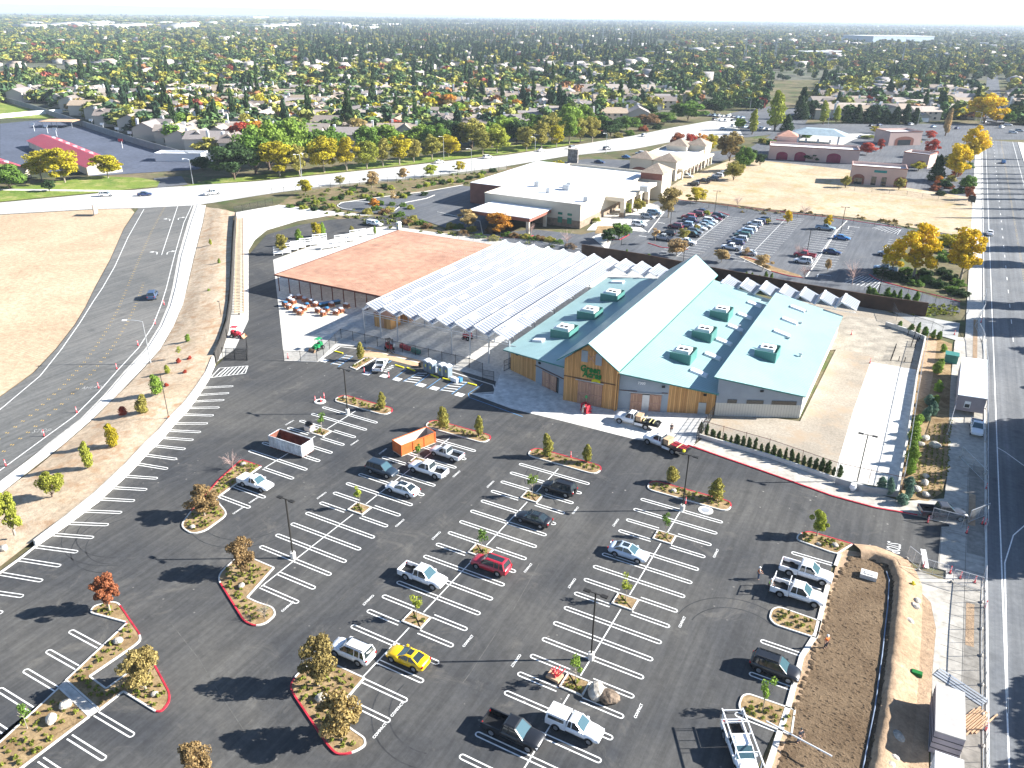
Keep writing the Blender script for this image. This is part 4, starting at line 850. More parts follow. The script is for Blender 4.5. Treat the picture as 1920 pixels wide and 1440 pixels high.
minicars([(1130,350,'sedan','white'),(1147,350,'sedan','green'),(1155,343,'suv','black'),(1178,345,'suv','white'),(1197,344,'sedan','silver'),(1213,344,'suv','grey'),(1222,335,'suv','dark blue'),(1238,334,'sedan','bright blue'),(1140,331,'sedan','pale blue'),(1108,328,'suv','black'),(1170,330,'suv','black'),(1085,328,'sedan','grey'),(1124,306,'sedan','dark blue'),(1175,297,'sedan','bright blue'),(1288,333,'suv','white')],'beside the tile topped shops',G2,lambda x,y:95 if y>340 else 0)
minicars([(1300,348,'suv','black'),(1318,343,'pickup','black'),(1336,338,'suv','grey'),(1345,332,'suv','white'),(1353,329,'suv','silver'),(1361,325,'suv','white'),(1380,320,'suv','dark blue')],'along the edge of the dry field',G2,h0)
minicars([(1200,290,'suv','white')],'alone on the lane behind the tile topped shops',G2,h0)
rl=lambda x,y:hd((x-30,y+4),(x+30,y-4))
minicars([(200,368,'suv','white'),(272,367,'sedan','dark blue')],'on the bright main road by the dirt lot','cars on the main road',lambda x,y:hd((100,374),(300,364)))
minicars([(398,365,'pickup','white'),(824,306,'sedan','white'),(914,297,'suv','white'),(1015,284,'sedan','white'),(1074,279,'suv','silver'),(1138,281,'suv','grey'),(1209,256,'suv','white'),(1355,243,'sedan','white')],'driving along the bright main road','cars on the main road',rl)
minicars([(1855,440,'sedan','white'),(1881,306,'sedan','bright blue'),(1890,236,'suv','white'),(1899,250,'suv','white'),(1911,247,'suv','silver')],'on the tree shaded arterial road','cars on the arterial road',lambda x,y:90 if y>260 else 0)
minicars([(1634,237,'sedan','black'),(1649,236,'sedan','dark blue'),(1708,235,'suv','silver'),(1750,239,'sedan','pale blue'),(1795,242,'sedan','dark blue'),(1835,243,'sedan','black'),(1560,225,'suv','grey'),(1484,224,'sedan','dark blue'),(1615,258,'sedan','white'),(1845,230,'sedan','white'),(1878,240,'suv','white')],'on the cross street beyond the plaza','cars on the cross street',rl)
rnd=random.Random(21)
pk=[]
for j,(x0,y0,x1,y1,n_) in enumerate([(1322,217,1392,222,9),(1340,226,1420,232,8),(1375,238,1440,244,7)]):
    for i in range(n_): pk.append((x0+(x1-x0)*i/(n_-1)+rnd.uniform(-1,1),y0+(y1-y0)*i/(n_-1),rnd.choice(['suv','sedan']),rnd.choice(['white','silver','dark blue','black','pale blue','grey','white'])))
minicars(pk,'queued at the distant junction','cars at the distant junction',rl)
minicars([(1873,205,'suv','white'),(1885,215,'suv','maroon'),(1868,190,'suv','white'),(1881,180,'sedan','dark blue'),(1500,208,'sedan','white'),(1465,217,'suv','white')],'on the shaded street between the far houses','cars on the far street',lambda x,y:90)
# ================================================================ SITE OBJECTS
def rz_of(a,b): d=g(*b)-g(*a); return math.atan2(d.y,d.x)
def openbin(name,loc,rz,L,W_,Hh,mo,mi,lab,cat,ribs=8):
    t=empty(name,loc,rz,lab,cat)
    fl=bx(-L/2,L/2,-W_/2,W_/2,.15,.25); fl.build('floor',mi,t)
    for nm,b4 in (('long_side',(-L/2,L/2,-W_/2,-W_/2+.07)),('long_side',(-L/2,L/2,W_/2-.07,W_/2)),('end_gate',(-L/2,-L/2+.07,-W_/2+.075,W_/2-.075)),('end_gate',(L/2-.07,L/2,-W_/2+.075,W_/2-.075))):
        mb=MB(); mb.box(*b4,.26,Hh,0)
        if nm=='long_side':
            y=b4[2] if b4[2]<0 else b4[3]
            for k in range(ribs+1):
                x=-L/2+.05+(L-.1)*k/ribs; mb.box(x-.05,x+.05,y-(.08 if y<0 else -.002),y+(-.002 if y<0 else .08),.26,Hh-.08)
            mb.box(-L/2,L/2,y-(.09 if y<0 else -.002),y+(-.002 if y<0 else .09),Hh-.075,Hh+.05)
        else: mb.box(b4[0]-.02,b4[1]+.02,-W_/2+.08,W_/2-.08,Hh+.002,Hh+.05)
        o=mb.build(nm,mo,t)
    sk=MB()
    for sg in (-.5,.5): sk.box(-L/2-.2,L/2,sg-.06,sg+.06,.0,.145)
    for x in (-L/2+.4,L/2-.4):
        for sg in (-1,1): sk.tube((x,sg*(W_/2-.25),.12),(x,sg*(W_/2-.08),.12),.12,n=8)
    sk.build('skid_rail',MT['black'],t); 
    inn=MB(); inn.add([(-L/2+.075,-W_/2+.075,.27),(L/2-.075,-W_/2+.075,.27),(L/2-.075,W_/2-.075,.27),(-L/2+.075,W_/2-.075,.27)],[(0,1,2,3)]); 
    for y in (-W_/2+.076,W_/2-.076): inn.add([(-L/2+.08,y,.28),(L/2-.08,y,.28),(L/2-.08,y,Hh),(-L/2+.08,y,Hh)],[(0,1,2,3)])
    for x in (-L/2+.076,L/2-.076): inn.add([(x,-W_/2+.08,.28),(x,W_/2-.08,.28),(x,W_/2-.08,Hh),(x,-W_/2+.08,Hh)],[(0,1,2,3)])
    inn.build('liner',mi,t); return t
MT['binwhite']=mat('chalky_white_paint',(.62,.64,.66),.6,.18,.6,scale2=3); MT['rustin']=mat('rusty_steel',(.20,.075,.05),.8,.3,.9,scale2=3); MT['orange']=mat('orange_paint',(.62,.14,.035),.55,.15,.7); MT['palein']=mat('worn_pale_steel',(.60,.52,.46),.6,.2,.5)
a,b_=g(502,838),g(566,859); c=g(588,849)
openbin('waste_skip',((a.x+b_.x)/2+.35,(a.y+b_.y)/2+1.15,0),rz_of((502,838),(566,859)),6.4,2.35,2.1,MT['binwhite'],MT['rustin'],'open white roll off bin with a rusty red inside, lying across the first bay row','skip')
a,b_=g(753,858),g(817,832)
dv=(b_-a); dv.z=0; nn=Vector((-dv.y,dv.x,0)).normalized(); cc=(a+b_)/2+nn*1.1
openbin('waste_skip',(cc.x,cc.y,0),math.atan2(dv.y,dv.x),dv.length,2.2,2.0,MT['orange'],MT['palein'],'long orange roll off bin with a pale inside, lying along the second bay row','skip',3)
# light poles in the car park
def lightpole(px,py,h,label,twin=True,conc=True,rz=0,grp='lamp posts of the car park'):
    t=empty('lamp_post',g(px,py),rz,label,'lamp post',grp)
    if conc: mb=MB(); mb.tube((0,0,0),(0,0,.85),.32,.32,14); mb.build('concrete_base',MT['kerb'],t)
    mb=MB(); mb.box(-.07,.07,-.07,.07,.852 if conc else 0,h); mb.build('pole',MT['pole'],t)
    for sg in ((-1,1) if twin else (1,)):
        mb=MB(); mb.box(*sorted((sg*.075,sg*.55)),-.035,.035,h-.1,h-.02); a_=mb.build('arm',MT['pole'],t); mb=MB(); mb.box(*sorted((sg*.552,sg*1.25)),-.2,.2,h-.12,h-.0); mb.build('lamp_head',MT['pole'],a_)
    return t
lightpole(652,776,8.0,'dark twin headed lamp post at the top end of the first bay row')
lightpole(550,1046,8.4,'dark twin headed lamp post on a concrete drum between the second row stalls')
lightpole(1108,1236,8.5,'dark twin headed lamp post nearest the picture bottom, in the fourth bay row')
lightpole(1279,957,8.5,'dark twin headed lamp post at the capsule island near the exit lane')
lightpole(1607,903,7.6,'dark twin headed lamp post on the bright concrete slab east of the store',conc=False)
for i,(x,y,h) in enumerate(((1576,437,8),(1512,480,7.5),(1340,397,7),(1255,440,7),(1280,500,6.5),(1645,560,7),(1165,460,6.5))): lightpole(x,y,h,['thin dark lamp post by the pale blue pickup','thin dark lamp post behind the red pickup','thin dark lamp post at the far end of the crowded rows','thin dark lamp post beside the maroon hatchback','thin dark lamp post at the brown wall behind the greenhouse','thin dark lamp post beyond the store end of the brown wall','thin dark lamp post on the lane below the bank'][i],True,False,.3,'lamp posts of the bank car park')
def streetlamp(px,py,h,arm,rz,label,m_=None):
    m_=m_ or MT['galv']; t=empty('street_lamp',g(px,py),rz,label,'street lamp','curved street lamps'); mb=MB(); mb.tube((0,0,0),(0,0,h),.13,.07,8); mb.build('pole',m_,t)
    mb=MB(); pts=[(arm*k/6,0,h+.5*math.sin(PI/2*k/6)) for k in range(7)]
    for p,q in zip(pts,pts[1:]): mb.tube(p,q,.05,.05,6)
    a_=mb.build('arm',m_,t); mb=MB(); mb.box(arm-.1,arm+.7,-.16,.16,h+.42,h+.58); mb.build('lamp_head',MT['whitem'],a_)
streetlamp(283,683,8.4,2.6,rz_of((283,683),(200,690)),'tall galvanised street lamp curving over the west road')
for i,(x,y,hh) in enumerate(((566,335,9),(884,322,9),(832,298,9.5),(1136,288,9),(1003,296,9),(362,345,9))): streetlamp(x,y,hh,2,rz_of((x,y),(x-30,y+4)),['grey street lamp left of the yellow tree belt','grey street lamp opposite the bank','grey street lamp within the tree belt','grey street lamp behind the tile topped shops','grey street lamp near the stone sign wall','grey street lamp with a yellow sign by the school drive'][i])
t=empty('lamp_post',g(317,787,1.3),0,'thin black post with an orange collar on the sandy bank','lamp post'); mb=MB(); mb.tube((0,0,0),(0,0,8.0),.06,.05,6); mb.build('pole',MT['pole'],t); mb=MB(); mb.tube((0,0,.3),(0,0,.55),.2,.2,8); mb.build('collar',MT['orange'],t)
t=empty('lamp_post',g(415,595,1.5),0,'short black lamp post behind the dark retaining wall','lamp post'); mb=MB(); mb.tube((0,0,0),(0,0,3.4),.06,.05,6); mb.build('pole',MT['pole'],t); mb=MB(); mb.box(-.5,.1,-.08,.08,3.4,3.5); mb.build('lamp_head',MT['pole'],t)
# dark retaining wall with wire mesh along the delivery lane, pale strip and bike-rack like planter ladder
DW=[(441,398),(437,440),(434,500),(430,560),(424,600),(412,635),(400,660)]
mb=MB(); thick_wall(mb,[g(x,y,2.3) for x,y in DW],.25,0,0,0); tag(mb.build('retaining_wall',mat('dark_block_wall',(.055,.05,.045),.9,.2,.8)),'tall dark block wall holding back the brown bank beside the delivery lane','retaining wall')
struct('pavement',PX([(441,398),(520,385),(520,400),(470,402),(466,470),(466,600),(440,655),(405,680),(398,672),(414,640),(426,604),(434,560),(438,500),(440,440)]),MT['conc_w'],.012)
t=empty('metal_ramp',g(450,500),0,'long tan slatted ramp running between the dark wall and the delivery lane','ramp')
mb=MB(); aa,bb=g(458,590),g(456,412); cc=g(440,590); w0=(aa-cc).length; dd=(bb-aa); n=int(dd.length/1.1)
dvec=(cc-aa)
for e in (0,1): mb.bar(Vector(aa)+dvec*e*.95+Vector((0,0,.6)),Vector(bb)+dvec*e*.95+Vector((0,0,.6)),.15,.15)
o=mb.build('side_rail',MT['crate']); o.parent=t; o.matrix_parent_inverse=Matrix.Translation(-Vector(t.location))
mb=MB()
for k in range(n+1):
    p=aa.lerp(bb,k/n); mb.bar(p+Vector((0,0,.5)),p+dvec*.95+Vector((0,0,.5)),.55,.08)
o=mb.build('slats',mat('tan_boards',(.60,.50,.36),.8,.15,1)); o.parent=t; o.matrix_parent_inverse=Matrix.Translation(-Vector(t.location))
# portable toilets
MT['toilet']=mat('grey_plastic',(.20,.25,.30),.5,.1,1)
def toilet(px,py,lab,tan=False,rz=None):
    t=empty('portable_toilet',g(px,py),rz if rz is not None else R(-12),lab,'portable toilet','portable toilets')
    mb=MB(); mb.box(-.55,.55,-.55,.55,.08,2.05); mb.build('cabin',MT['toilet'] if not tan else mat('pale_plastic',(.62,.66,.68),.5),t)
    mb=MB(); mb.box(-.4,.4,-.60,-.552,.15,1.95); mb.box(-.02,.2,-.62,-.602,1.0,1.5,1); mb.build('door',[mat('dark_grey_door',(.16,.21,.26),.5),MT['signyel']],t)
    mb=MB(); n=8
    pr=[(.6*math.cos(PI*k/n),2.06+.28*math.sin(PI*k/n)) for k in range(n+1)]
    mb.add([(x,-.6,z) for x,z in pr]+[(x,.6,z) for x,z in pr],[(i,i+1,n+2+i,n+1+i) for i in range(n)]+[tuple(range(n+1)),tuple(range(n+1,2*n+2))[::-1]]); mb.build('roof',MT['whitem'],t)
toilet(802,695,'grey portable toilet with a white roof, leftmost of the four by the fence'); toilet(811,699,'grey portable toilet with a white roof, second from the left of the four'); toilet(829,703,'pale portable toilet, third from the left of the four by the fence',True); toilet(840,706,'grey portable toilet with a white roof, rightmost of the four by the fence'); 
toilet(748,430,'lone white portable toilet at the corner of the salmon slat canopy',True)
# sheds under the greenhouse
def shed(px,py,w_,d_,h,lab,rz=0,m_='wood',m2='slat'):
    t=empty('garden_shed',g(px,py),rz,lab,'shed'); bx(-w_/2,w_/2,-d_/2,d_/2,0,h).build('wall',MT[m_],t)
    mb=MB(); mb.add([(-w_/2-.2,-d_/2-.2,h),(w_/2+.2,-d_/2-.2,h),(w_/2+.2,d_/2+.2,h),(-w_/2-.2,d_/2+.2,h),(-w_/2-.2,0,h+.8),(w_/2+.2,0,h+.8)],[(0,1,5,4),(2,3,4,5),(0,4,3),(1,2,5)]); mb.build('roof',MT[m2],t); bx(-.4,.4,-d_/2-.06,-d_/2-.01,.05,1.9).build('door',MT['doorwood'],t)
shed(727,610,4.2,3.4,2.7,'tan boarded shed standing under the left end of the white greenhouse roof'); shed(760,600,3.5,3,2.5,'second smaller boarded shed deeper under the white greenhouse roof')
# machines
def machine(name,px,py,rz,col,lab,cat,bucket=False,mast=False):
    t=empty(name,g(px,py),rz,lab,cat); cm=mat(name+'_paint',col,.5,.1,2)
    mb=MB(); mb.box(-.9,.5,-.45,.45,.45,1.15); mb.box(-.9,-.3,-.4,.4,1.152,1.4); mb.box(.5,.95,-.3,.3,.5,1.0); mb.build('body',cm,t)
    for x,sg in ((-.6,-1),(-.6,1),(.55,-1),(.55,1)):
        m_=MB(); r=.42 if x<0 and not mast else .3; m_.tube((x,sg*.47,r),(x,sg*.75,r),r,n=12); w0=m_.build('wheel',MT['tyre'],t); m_=MB(); m_.tube((x,sg*.751,r),(x,sg*.77,r),r*.5,n=8); m_.build('rim',MT['rim'],w0)
    m_=MB()
    for x in (-.7,.3):
        for sg in (-1,1): m_.bar((x,sg*.42,1.1),(x,sg*.4,2.15),.06,.06)
    m_.build('roll_cage',MT['black'],t); bx(-.8,.4,-.5,.5,2.16,2.22).build('canopy',cm if not mast else MT['black'],t); bx(-.25,.1,-.25,.25,1.16,1.3).build('seat',MT['black'],t)
    if bucket:
        m_=MB(); m_.bar((.3,-.5,1.1),(1.5,-.5,.5),.08,.12); m_.bar((.3,.5,1.1),(1.5,.5,.5),.08,.12); m_.build('loader_arm',cm,t); m_=MB(); m_.add([(1.45,-.8,.1),(2.0,-.8,.05),(1.5,-.8,.65),(1.45,.8,.1),(2.0,.8,.05),(1.5,.8,.65)],[(0,3,4,1),(0,2,5,3),(0,1,2),(3,5,4)]); m_.build('bucket',MT['crate'],t)
    if mast:
        m_=MB()
        for sg in (-.35,.35): m_.box(1.0,1.1,sg-.05,sg+.05,.1,2.6)
        m_.box(1.0,1.1,-.3,.3,2.45,2.55); m_.build('mast',MT['black'],t); m_=MB()
        for sg in (-.25,.25): m_.box(1.12,2.1,sg-.06,sg+.06,.12,.17)
        m_.build('fork',MT['black'],t)
    return t
machine('loader_tractor',597,655,R(-95),(.02,.30,.10),'small green loader tractor with a tan bucket on the pale nursery slab','tractor',bucket=True)
machine('forklift',730,656,R(-30),(.30,.03,.03),'black and red forklift standing behind the black mesh fence','forklift',mast=True)
machine('utility_cart',876,636,R(175),(.50,.03,.04),'red utility cart parked under the white greenhouse roof','utility cart')
machine('mini_loader',443,632,R(20),(.45,.03,.05),'small red and white compact loader at the top of the empty stalls','loader',bucket=True)
# ================================================================ PLANTED ISLANDS
def rounded(pts,r,seg=5):
    out=[]; n=len(pts)
    for i in range(n):
        p0,p,p1=[Vector((q[0],q[1],0)) for q in (pts[i-1],pts[i],pts[(i+1)%n])]
        rr=r[i] if hasattr(r,'__len__') else r; a=(p0-p); b=(p1-p); k=min(rr,a.length*.48,b.length*.48); a=p+a.normalized()*k; b=p+b.normalized()*k
        for j in range(seg+1):
            t=j/seg; out.append(a*(1-t)**2+p*2*t*(1-t)+b*t*t)
    return out
def inset(pts,d):
    n=len(pts); A=sum(pts[i].x*pts[(i+1)%n].y-pts[(i+1)%n].x*pts[i].y for i in range(n)); sg=1 if A>0 else -1; out=[]
    for i in range(n):
        a,b,c=pts[i-1],pts[i],pts[(i+1)%n]; d1=(b-a).normalized() if (b-a).length>1e-5 else (c-b).normalized(); d2=(c-b).normalized() if (c-b).length>1e-5 else d1
        q=(Vector((-d1.y,d1.x,0))+Vector((-d2.y,d2.x,0))); q=q.normalized() if q.length>.1 else Vector((-d1.y,d1.x,0)); out.append(b+q*sg*d)
    return out
MT['tuft']=None
def leafmat(name,trans=.25,fixed=None):
    mt,t,b=nodes(name); b.inputs['Roughness'].default_value=.75; b.inputs['Specular IOR Level'].default_value=.15
    if fixed: col=mix(t,0.0,fixed,fixed)
    else: oi=t.nodes.new('ShaderNodeObjectInfo'); col=oi.outputs['Color']
    at=t.nodes.new('ShaderNodeAttribute'); at.attribute_name='leaf'; at.attribute_type='GEOMETRY'
    v=ramp(t,at.outputs['Fac'],[(0,.70),(.5,1.0),(1.0,1.35)]); c=mix(t,1.0,col,v,'MULTIPLY'); t.links.new(c,b.inputs['Base Color'])
    tr=t.nodes.new('ShaderNodeBsdfTranslucent'); t.links.new(c,tr.inputs[0]); ms=t.nodes.new('ShaderNodeMixShader'); ms.inputs[0].default_value=trans
    t.links.new(b.outputs[0],ms.inputs[1]); t.links.new(tr.outputs[0],ms.inputs[2]); t.links.new(ms.outputs[0],t.nodes['Material Output'].inputs[0]); return mt
MT['leaf']=leafmat('foliage')
def quads(name,cen,size,nrm=None,seed=0,m_=None,asp=1.0,bias=None,col=None):
    # many small leaf-sized faces: cen (N,3), size (N,)
    rs=np.random.RandomState(seed); n=len(cen); cen=np.asarray(cen,float)
    d=rs.normal(size=(n,3)); 
    if nrm is not None: d=d*.7+nrm*1.0
    d/=np.linalg.norm(d,axis=1,keepdims=True)+1e-9; u=np.cross(d,rs.normal(size=(n,3))); u/=np.linalg.norm(u,axis=1,keepdims=True)+1e-9; v=np.cross(d,u)
    s=np.asarray(size)[:,None]*.5; vs=np.stack([cen-u*s-v*s*asp,cen+u*s-v*s*asp*.6,cen+u*s*.8+v*s*asp,cen-u*s*.7+v*s*asp*.8],1).reshape(-1,3)
    me=bpy.data.meshes.new(name); me.vertices.add(n*4); me.vertices.foreach_set('co',vs.ravel()); me.loops.add(n*4); me.loops.foreach_set('vertex_index',np.arange(n*4,dtype=np.int32)); me.polygons.add(n); me.polygons.foreach_set('loop_start',np.arange(0,n*4,4,dtype=np.int32)); me.polygons.foreach_set('loop_total',np.full(n,4,dtype=np.int32))
    at=me.attributes.new('leaf','FLOAT','FACE'); lv=rs.uniform(0,1,n) if col is None else np.clip(col+rs.uniform(-.25,.25,n),0,1); at.data.foreach_set('value',lv.astype(np.float32))
    me.materials.append(m_ or MT['leaf']); me.update(); me.validate(); return me
def tufts(name,pts,r,h,color,lab,seed=0,per=14,kind='stuff',cat='plants'):
    rs=np.random.RandomState(seed); P_=np.repeat(np.array([tuple(p) for p in pts],float),per,0); n=len(P_)
    a=rs.uniform(0,2*PI,n); q=rs.uniform(0,1,n); k=np.repeat(rs.uniform(.6,1.3,len(pts)),per)
    P_[:,0]+=np.cos(a)*q*r*k; P_[:,1]+=np.sin(a)*q*r*k; P_[:,2]+=h*k*(1-q*.6)*rs.uniform(.3,1,n)
    nr=np.stack([np.cos(a)*q,np.sin(a)*q,np.full(n,.6)],1); me=quads(name,P_,k*r*.75,nr,seed); o=link(name,me,color=color); return tag(o,lab,cat,kind=kind)
def island(pxo,rad,lab,redseg=None,px=True,tuft=True,seed=0,sp=.82,grp='planted islands of the car park'):
    w_=[g(*p) for p in pxo] if px else [Vector((*p,0)) for p in pxo]
    o=rounded(w_,rad); t=empty('planted_island',sum(o,Vector())/len(o),0,lab,'planted island',grp); L=-Vector(t.location)
    k1,k2=MB(),MB(); n=len(o)
    red=[False]*n
    if redseg:
        for i in range(n):
            m_=(o[i]+o[(i+1)%n])/2; red[i]=redseg(m_)
    inn=inset(o,.17)
    for i in range(n):
        j=(i+1)%n; a,b,c,d=o[i],o[j],inn[j],inn[i]
        vs=[(p.x+L.x,p.y+L.y,z) for z in (-.01,.15) for p in (a,b,c,d)]
        (k2 if red[i] else k1).add(vs,[(4,5,6,7),(0,1,5,4),(2,3,7,6)])
    k1.build('kerb',MT['kerb'],t)
    if k2.v: k2.build('painted_kerb',MT['red'],t,)['label']='red painted stretch of the kerb'
    mm=MB(); mm.poly([(p.x+L.x,p.y+L.y,.115) for p in inn],None); f=mm.f[0]
    mm.build('mulch',MT['mulch'],t)
    if tuft:
        rnd=random.Random(seed); pts=[]; xs=[p.x for p in inn]; ys=[p.y for p in inn]; ins2=[(p.x,p.y) for p in inset(o,.45)]
        y=min(ys)
        while y<max(ys):
            x=min(xs)
            while x<max(xs):
                X,Y=x+rnd.uniform(-.25,.25),y+rnd.uniform(-.25,.25)
                if pin(X,Y,ins2): pts.append((X,Y,.12))
                x+=sp
            y+=sp*.9
        if pts: tufts('ground_cover',pts,.26,.34,(.17,.19,.03),'small grass tufts dotted over the '+' '.join(lab.split()[:7]),seed)
    return inn
up=lambda m_:True
def capsule(l,r_,lab,seed):
    a,b=g(*l),g(*r_); t0,t1=90.05,92.8; 
    return island([(a.x,t0),(b.x,t0),(b.x,t1),(a.x,t1)],1.36,lab,lambda q:q.y>91.6,False,seed=seed)
capsule((628,749),(737,771),'capsule shaped island at the top end of the first bay row',1); capsule((803,793),(918,825),'capsule shaped island at the top end of the second bay row',2); capsule((993,847),(1126,883),'capsule shaped island at the top end of the third bay row',3); capsule((1216,908),(1369,955),'capsule shaped island at the top end of the fourth bay row',4)
nm={'A':'first','B':'second','C':'third','D':'fourth'}; SQC=[]
for rw in 'ABCD':
    c=(rows[rw][0]+rows[rw][1])/2
    for i,k in enumerate(SQI[rw]):
        y=(TK(k)+TK(k+1))/2; SQC.append((rw,i,c,y)); pos=['upper','middle','lower'][i] if len(SQI[rw])>1 else 'only'
        island([(c-1.25,y-1.05),(c+1.25,y-1.05),(c+1.25,y+1.05),(c-1.25,y+1.05)],.05,f'{pos} square tree pit of the {nm[rw]} bay row',None,False,True,10+len(SQC),.62,'square tree pits')
island([(453,862),(491,875),(405,936),(429,965),(385,997),(360,1003),(336,988),(361,955),(410,900)],[.6,.1,.1,1.2,1,1,1.5,1,.3],'long island with the bare shrub and an orange brown tree',lambda q:q.x<g(400,960).x-2.5,seed=31)
island([(437,1052),(452,1038),(515,1065),(465,1121),(484,1130),(513,1139),(519,1153),(499,1171),(478,1176),(457,1167),(404,1082)],[1,.3,.1,.1,.6,1.2,1,1,1,1,1.5],'notched island with a brown tree beside the second row lamp post',lambda q:P(q)[0]<480 and P(q)[1]>1078 and pin(*P(q),[(390,1070),(440,1130),(500,1190),(440,1200),(380,1090)]),seed=32)
island([(167,1150),(175,1137),(220,1126),(264,1190),(265,1202),(252,1213),(170,1269),(200,1291),(240,1262),(285,1235),(320,1300),(319,1318),(305,1335),(292,1337),(231,1299),(186,1334),(122,1277),(237,1169)],[1,1,2,1,.5,.5,.1,.1,.5,1.5,1,1,1,1,.1,.1,.1,.1],'zigzag island with a red leaved tree at its tip, lower left',lambda q:(P(q)[0]>226 and P(q)[1]<1192 and P(q)[0]>0.78*(P(q)[1]-1130)+205) or P(q)[0]>292,seed=33)
island([(112,1289),(170,1344),(40,1443),(-100,1555),(-220,1560),(0,1392)],.1,'broad planted bed with boulders at the lower left corner',None,seed=34,sp=1.0)
struct('footpath',PX([(122,1278),(186,1335),(171,1345),(111,1288)]),MT['conc'],.13)
island([(576,1247),(630,1247),(685,1272),(652,1310),(640,1330),(655,1364),(686,1385),(687,1399),(666,1412),(645,1417),(630,1416),(615,1402),(550,1305),(542,1287),(552,1270)],[1,.3,.1,.3,1,.5,1,1,.8,.8,.8,1,1,1,.8],'wide wedge island with two big tawny trees and a boulder, lower middle',lambda q:P(q)[0]<660 and P(q)[1]>1272 and P(q)[0]<0.62*(P(q)[1]-1300)+590,seed=35)
island([(1492,1013),(1495,1003),(1515,996),(1600,1021),(1570,1040),(1555,1036)],[1,1,1,.2,.2,.2],'pointed island at the exit lane above the white pickups',lambda q:P(q)[1]<1000+.28*(P(q)[0]-1500),seed=36)
island([(1446,1143),(1460,1138),(1540,1166),(1532,1199),(1452,1173),(1441,1160)],[1.2,1,.1,.1,1,1],'tongue shaped island between the white pickups and the black off roader',None,seed=37)
island([(1383,1325),(1390,1305),(1403,1301),(1492,1332),(1485,1382),(1393,1343)],[1.4,1.2,1,.1,.1,1.4],'tongue shaped island between the black off roader and the rack truck',None,seed=38)
island([(656,689),(683,672),(706,672),(668,694)],.1,'small wedge bed among the disabled bays',None,seed=39)
mb=MB(); kerbline(mb,PX([(1552,1098),(1530,1190),(1503,1232),(1478,1325),(1440,1440),(1380,1600)]),.15,.5); kerbline(mb,PX([(1574,1040),(1566,1062)]),.15,.4); tag(mb.build('kerb',MT['kerb']),kind='structure')
# ================================================================ TREES
def blobpts(rs,n,c,r,shell=.45):
    d=rs.normal(size=(n,3)); d/=np.linalg.norm(d,axis=1,keepdims=True); q=(shell+(1-shell)*rs.uniform(0,1,n)**.5)[:,None]; return np.array(c)+d*q*np.array(r), d
def crown(kind,seed,n,leaf):
    # crown of unit height 1 (z 0..1 over the clear trunk) and unit radius .5
    rs=np.random.RandomState(seed); P_,D_,V_=[],[],[]
    def put(c,r,k,val):
        p,d=blobpts(rs,k,c,r); P_.append(p); D_.append(d); V_.append(np.full(k,val))
    if kind=='round':
        m_=30
        for i in range(m_):
            a=rs.uniform(0,2*PI); z=rs.uniform(.12,.90); q=rs.uniform(.04,.33)*(1.2-1.1*abs(z-.45)); r=rs.uniform(.08,.17); put((math.cos(a)*q,math.sin(a)*q,z),(r,r,r*.8),n//m_,rs.uniform(.2,.8))
    elif kind=='oak':
        m_=30
        for i in range(m_):
            a=rs.uniform(0,2*PI); q=rs.uniform(.05,.38); z=.22+rs.uniform(0,.58)*(1-q); r=rs.uniform(.09,.17); put((math.cos(a)*q,math.sin(a)*q,z),(r,r,r*.85),n//m_,rs.uniform(.2,.8))
    elif kind=='column':
        m_=11
        for i in range(m_):
            z=.1+.85*i/m_; a=rs.uniform(0,2*PI); q=rs.uniform(0,.12); w_=.32*(math.sin(PI*min(1,.15+z*.88))**.7); put((math.cos(a)*q,math.sin(a)*q,z),(w_,w_,.10),n//m_,rs.uniform(.2,.8))
    elif kind=='conifer':
        m_=14
        for i in range(m_):
            z=.04+.92*i/m_; w_=.46*(1-z)**.8+.03
            for j in range(3):
                a=rs.uniform(0,2*PI); put((math.cos(a)*w_*.45,math.sin(a)*w_*.45,z),(w_*.62,w_*.62,.075),int(n/m_/3*(1.6-1.2*z))+2,rs.uniform(.15,.7))
    elif kind=='sparse':
        m_=7
        for i in range(m_):
            a=rs.uniform(0,2*PI); q=rs.uniform(.03,.26); z=.2+.7*rs.uniform(0,1); r=rs.uniform(.12,.2); put((math.cos(a)*q,math.sin(a)*q,z),(r,r,r*.9),n//m_,rs.uniform(.3,.8))
    P_=np.concatenate(P_); D_=np.concatenate(D_); V_=np.concatenate(V_); n=len(P_)
    return P_,D_,V_
CR_={}
def crownmesh(kind,seed,n,leaf):
    P_,D_,V_=crown(kind,seed,n,leaf); rs=np.random.RandomState(seed+5)
    return quads(kind+'_crown',P_,rs.uniform(.7,1.4,len(P_))*leaf,D_,seed,None,1,None,V_)
for kind,n,leaf in (('round',5200,.036),('oak',5200,.038),('column',2200,.05),('conifer',2600,.05),('sparse',420,.06)):
    CR_[kind]=[crownmesh(kind,s*17+3,n,leaf) for s in range(4)]
def trunkmesh(kind,clear,seed):
    mb=MB(); rnd=random.Random(seed)
    # unit tree: total height 1; clear = where the crown starts
    mb.tube((0,0,0),(0,0,clear+.12),.028 if kind!='sparse' else .014,.018 if kind!='sparse' else .009,7)
    for i in range(6 if kind!='conifer' else 1):
        a=rnd.uniform(0,2*PI); z=clear+rnd.uniform(-.05,.15); q=rnd.uniform(.1,.22); h=rnd.uniform(.15,.35); m_=(math.cos(a)*q*.5,math.sin(a)*q*.5,z+h*.45); mb.tube((0,0,z),m_,.012,.008,5); mb.tube(m_,(math.cos(a)*q,math.sin(a)*q,z+h),.008,.003,5)
    return mb
TRK={}
def trunk(kind,clear):
    k=(kind,clear)
    if k not in TRK: TRK[k]=trunkmesh(kind,clear,len(TRK)).mesh('trunk',[MT['palebark'] if kind in('round','sparse') else MT['bark']])
    return TRK[k]
NN=[0]
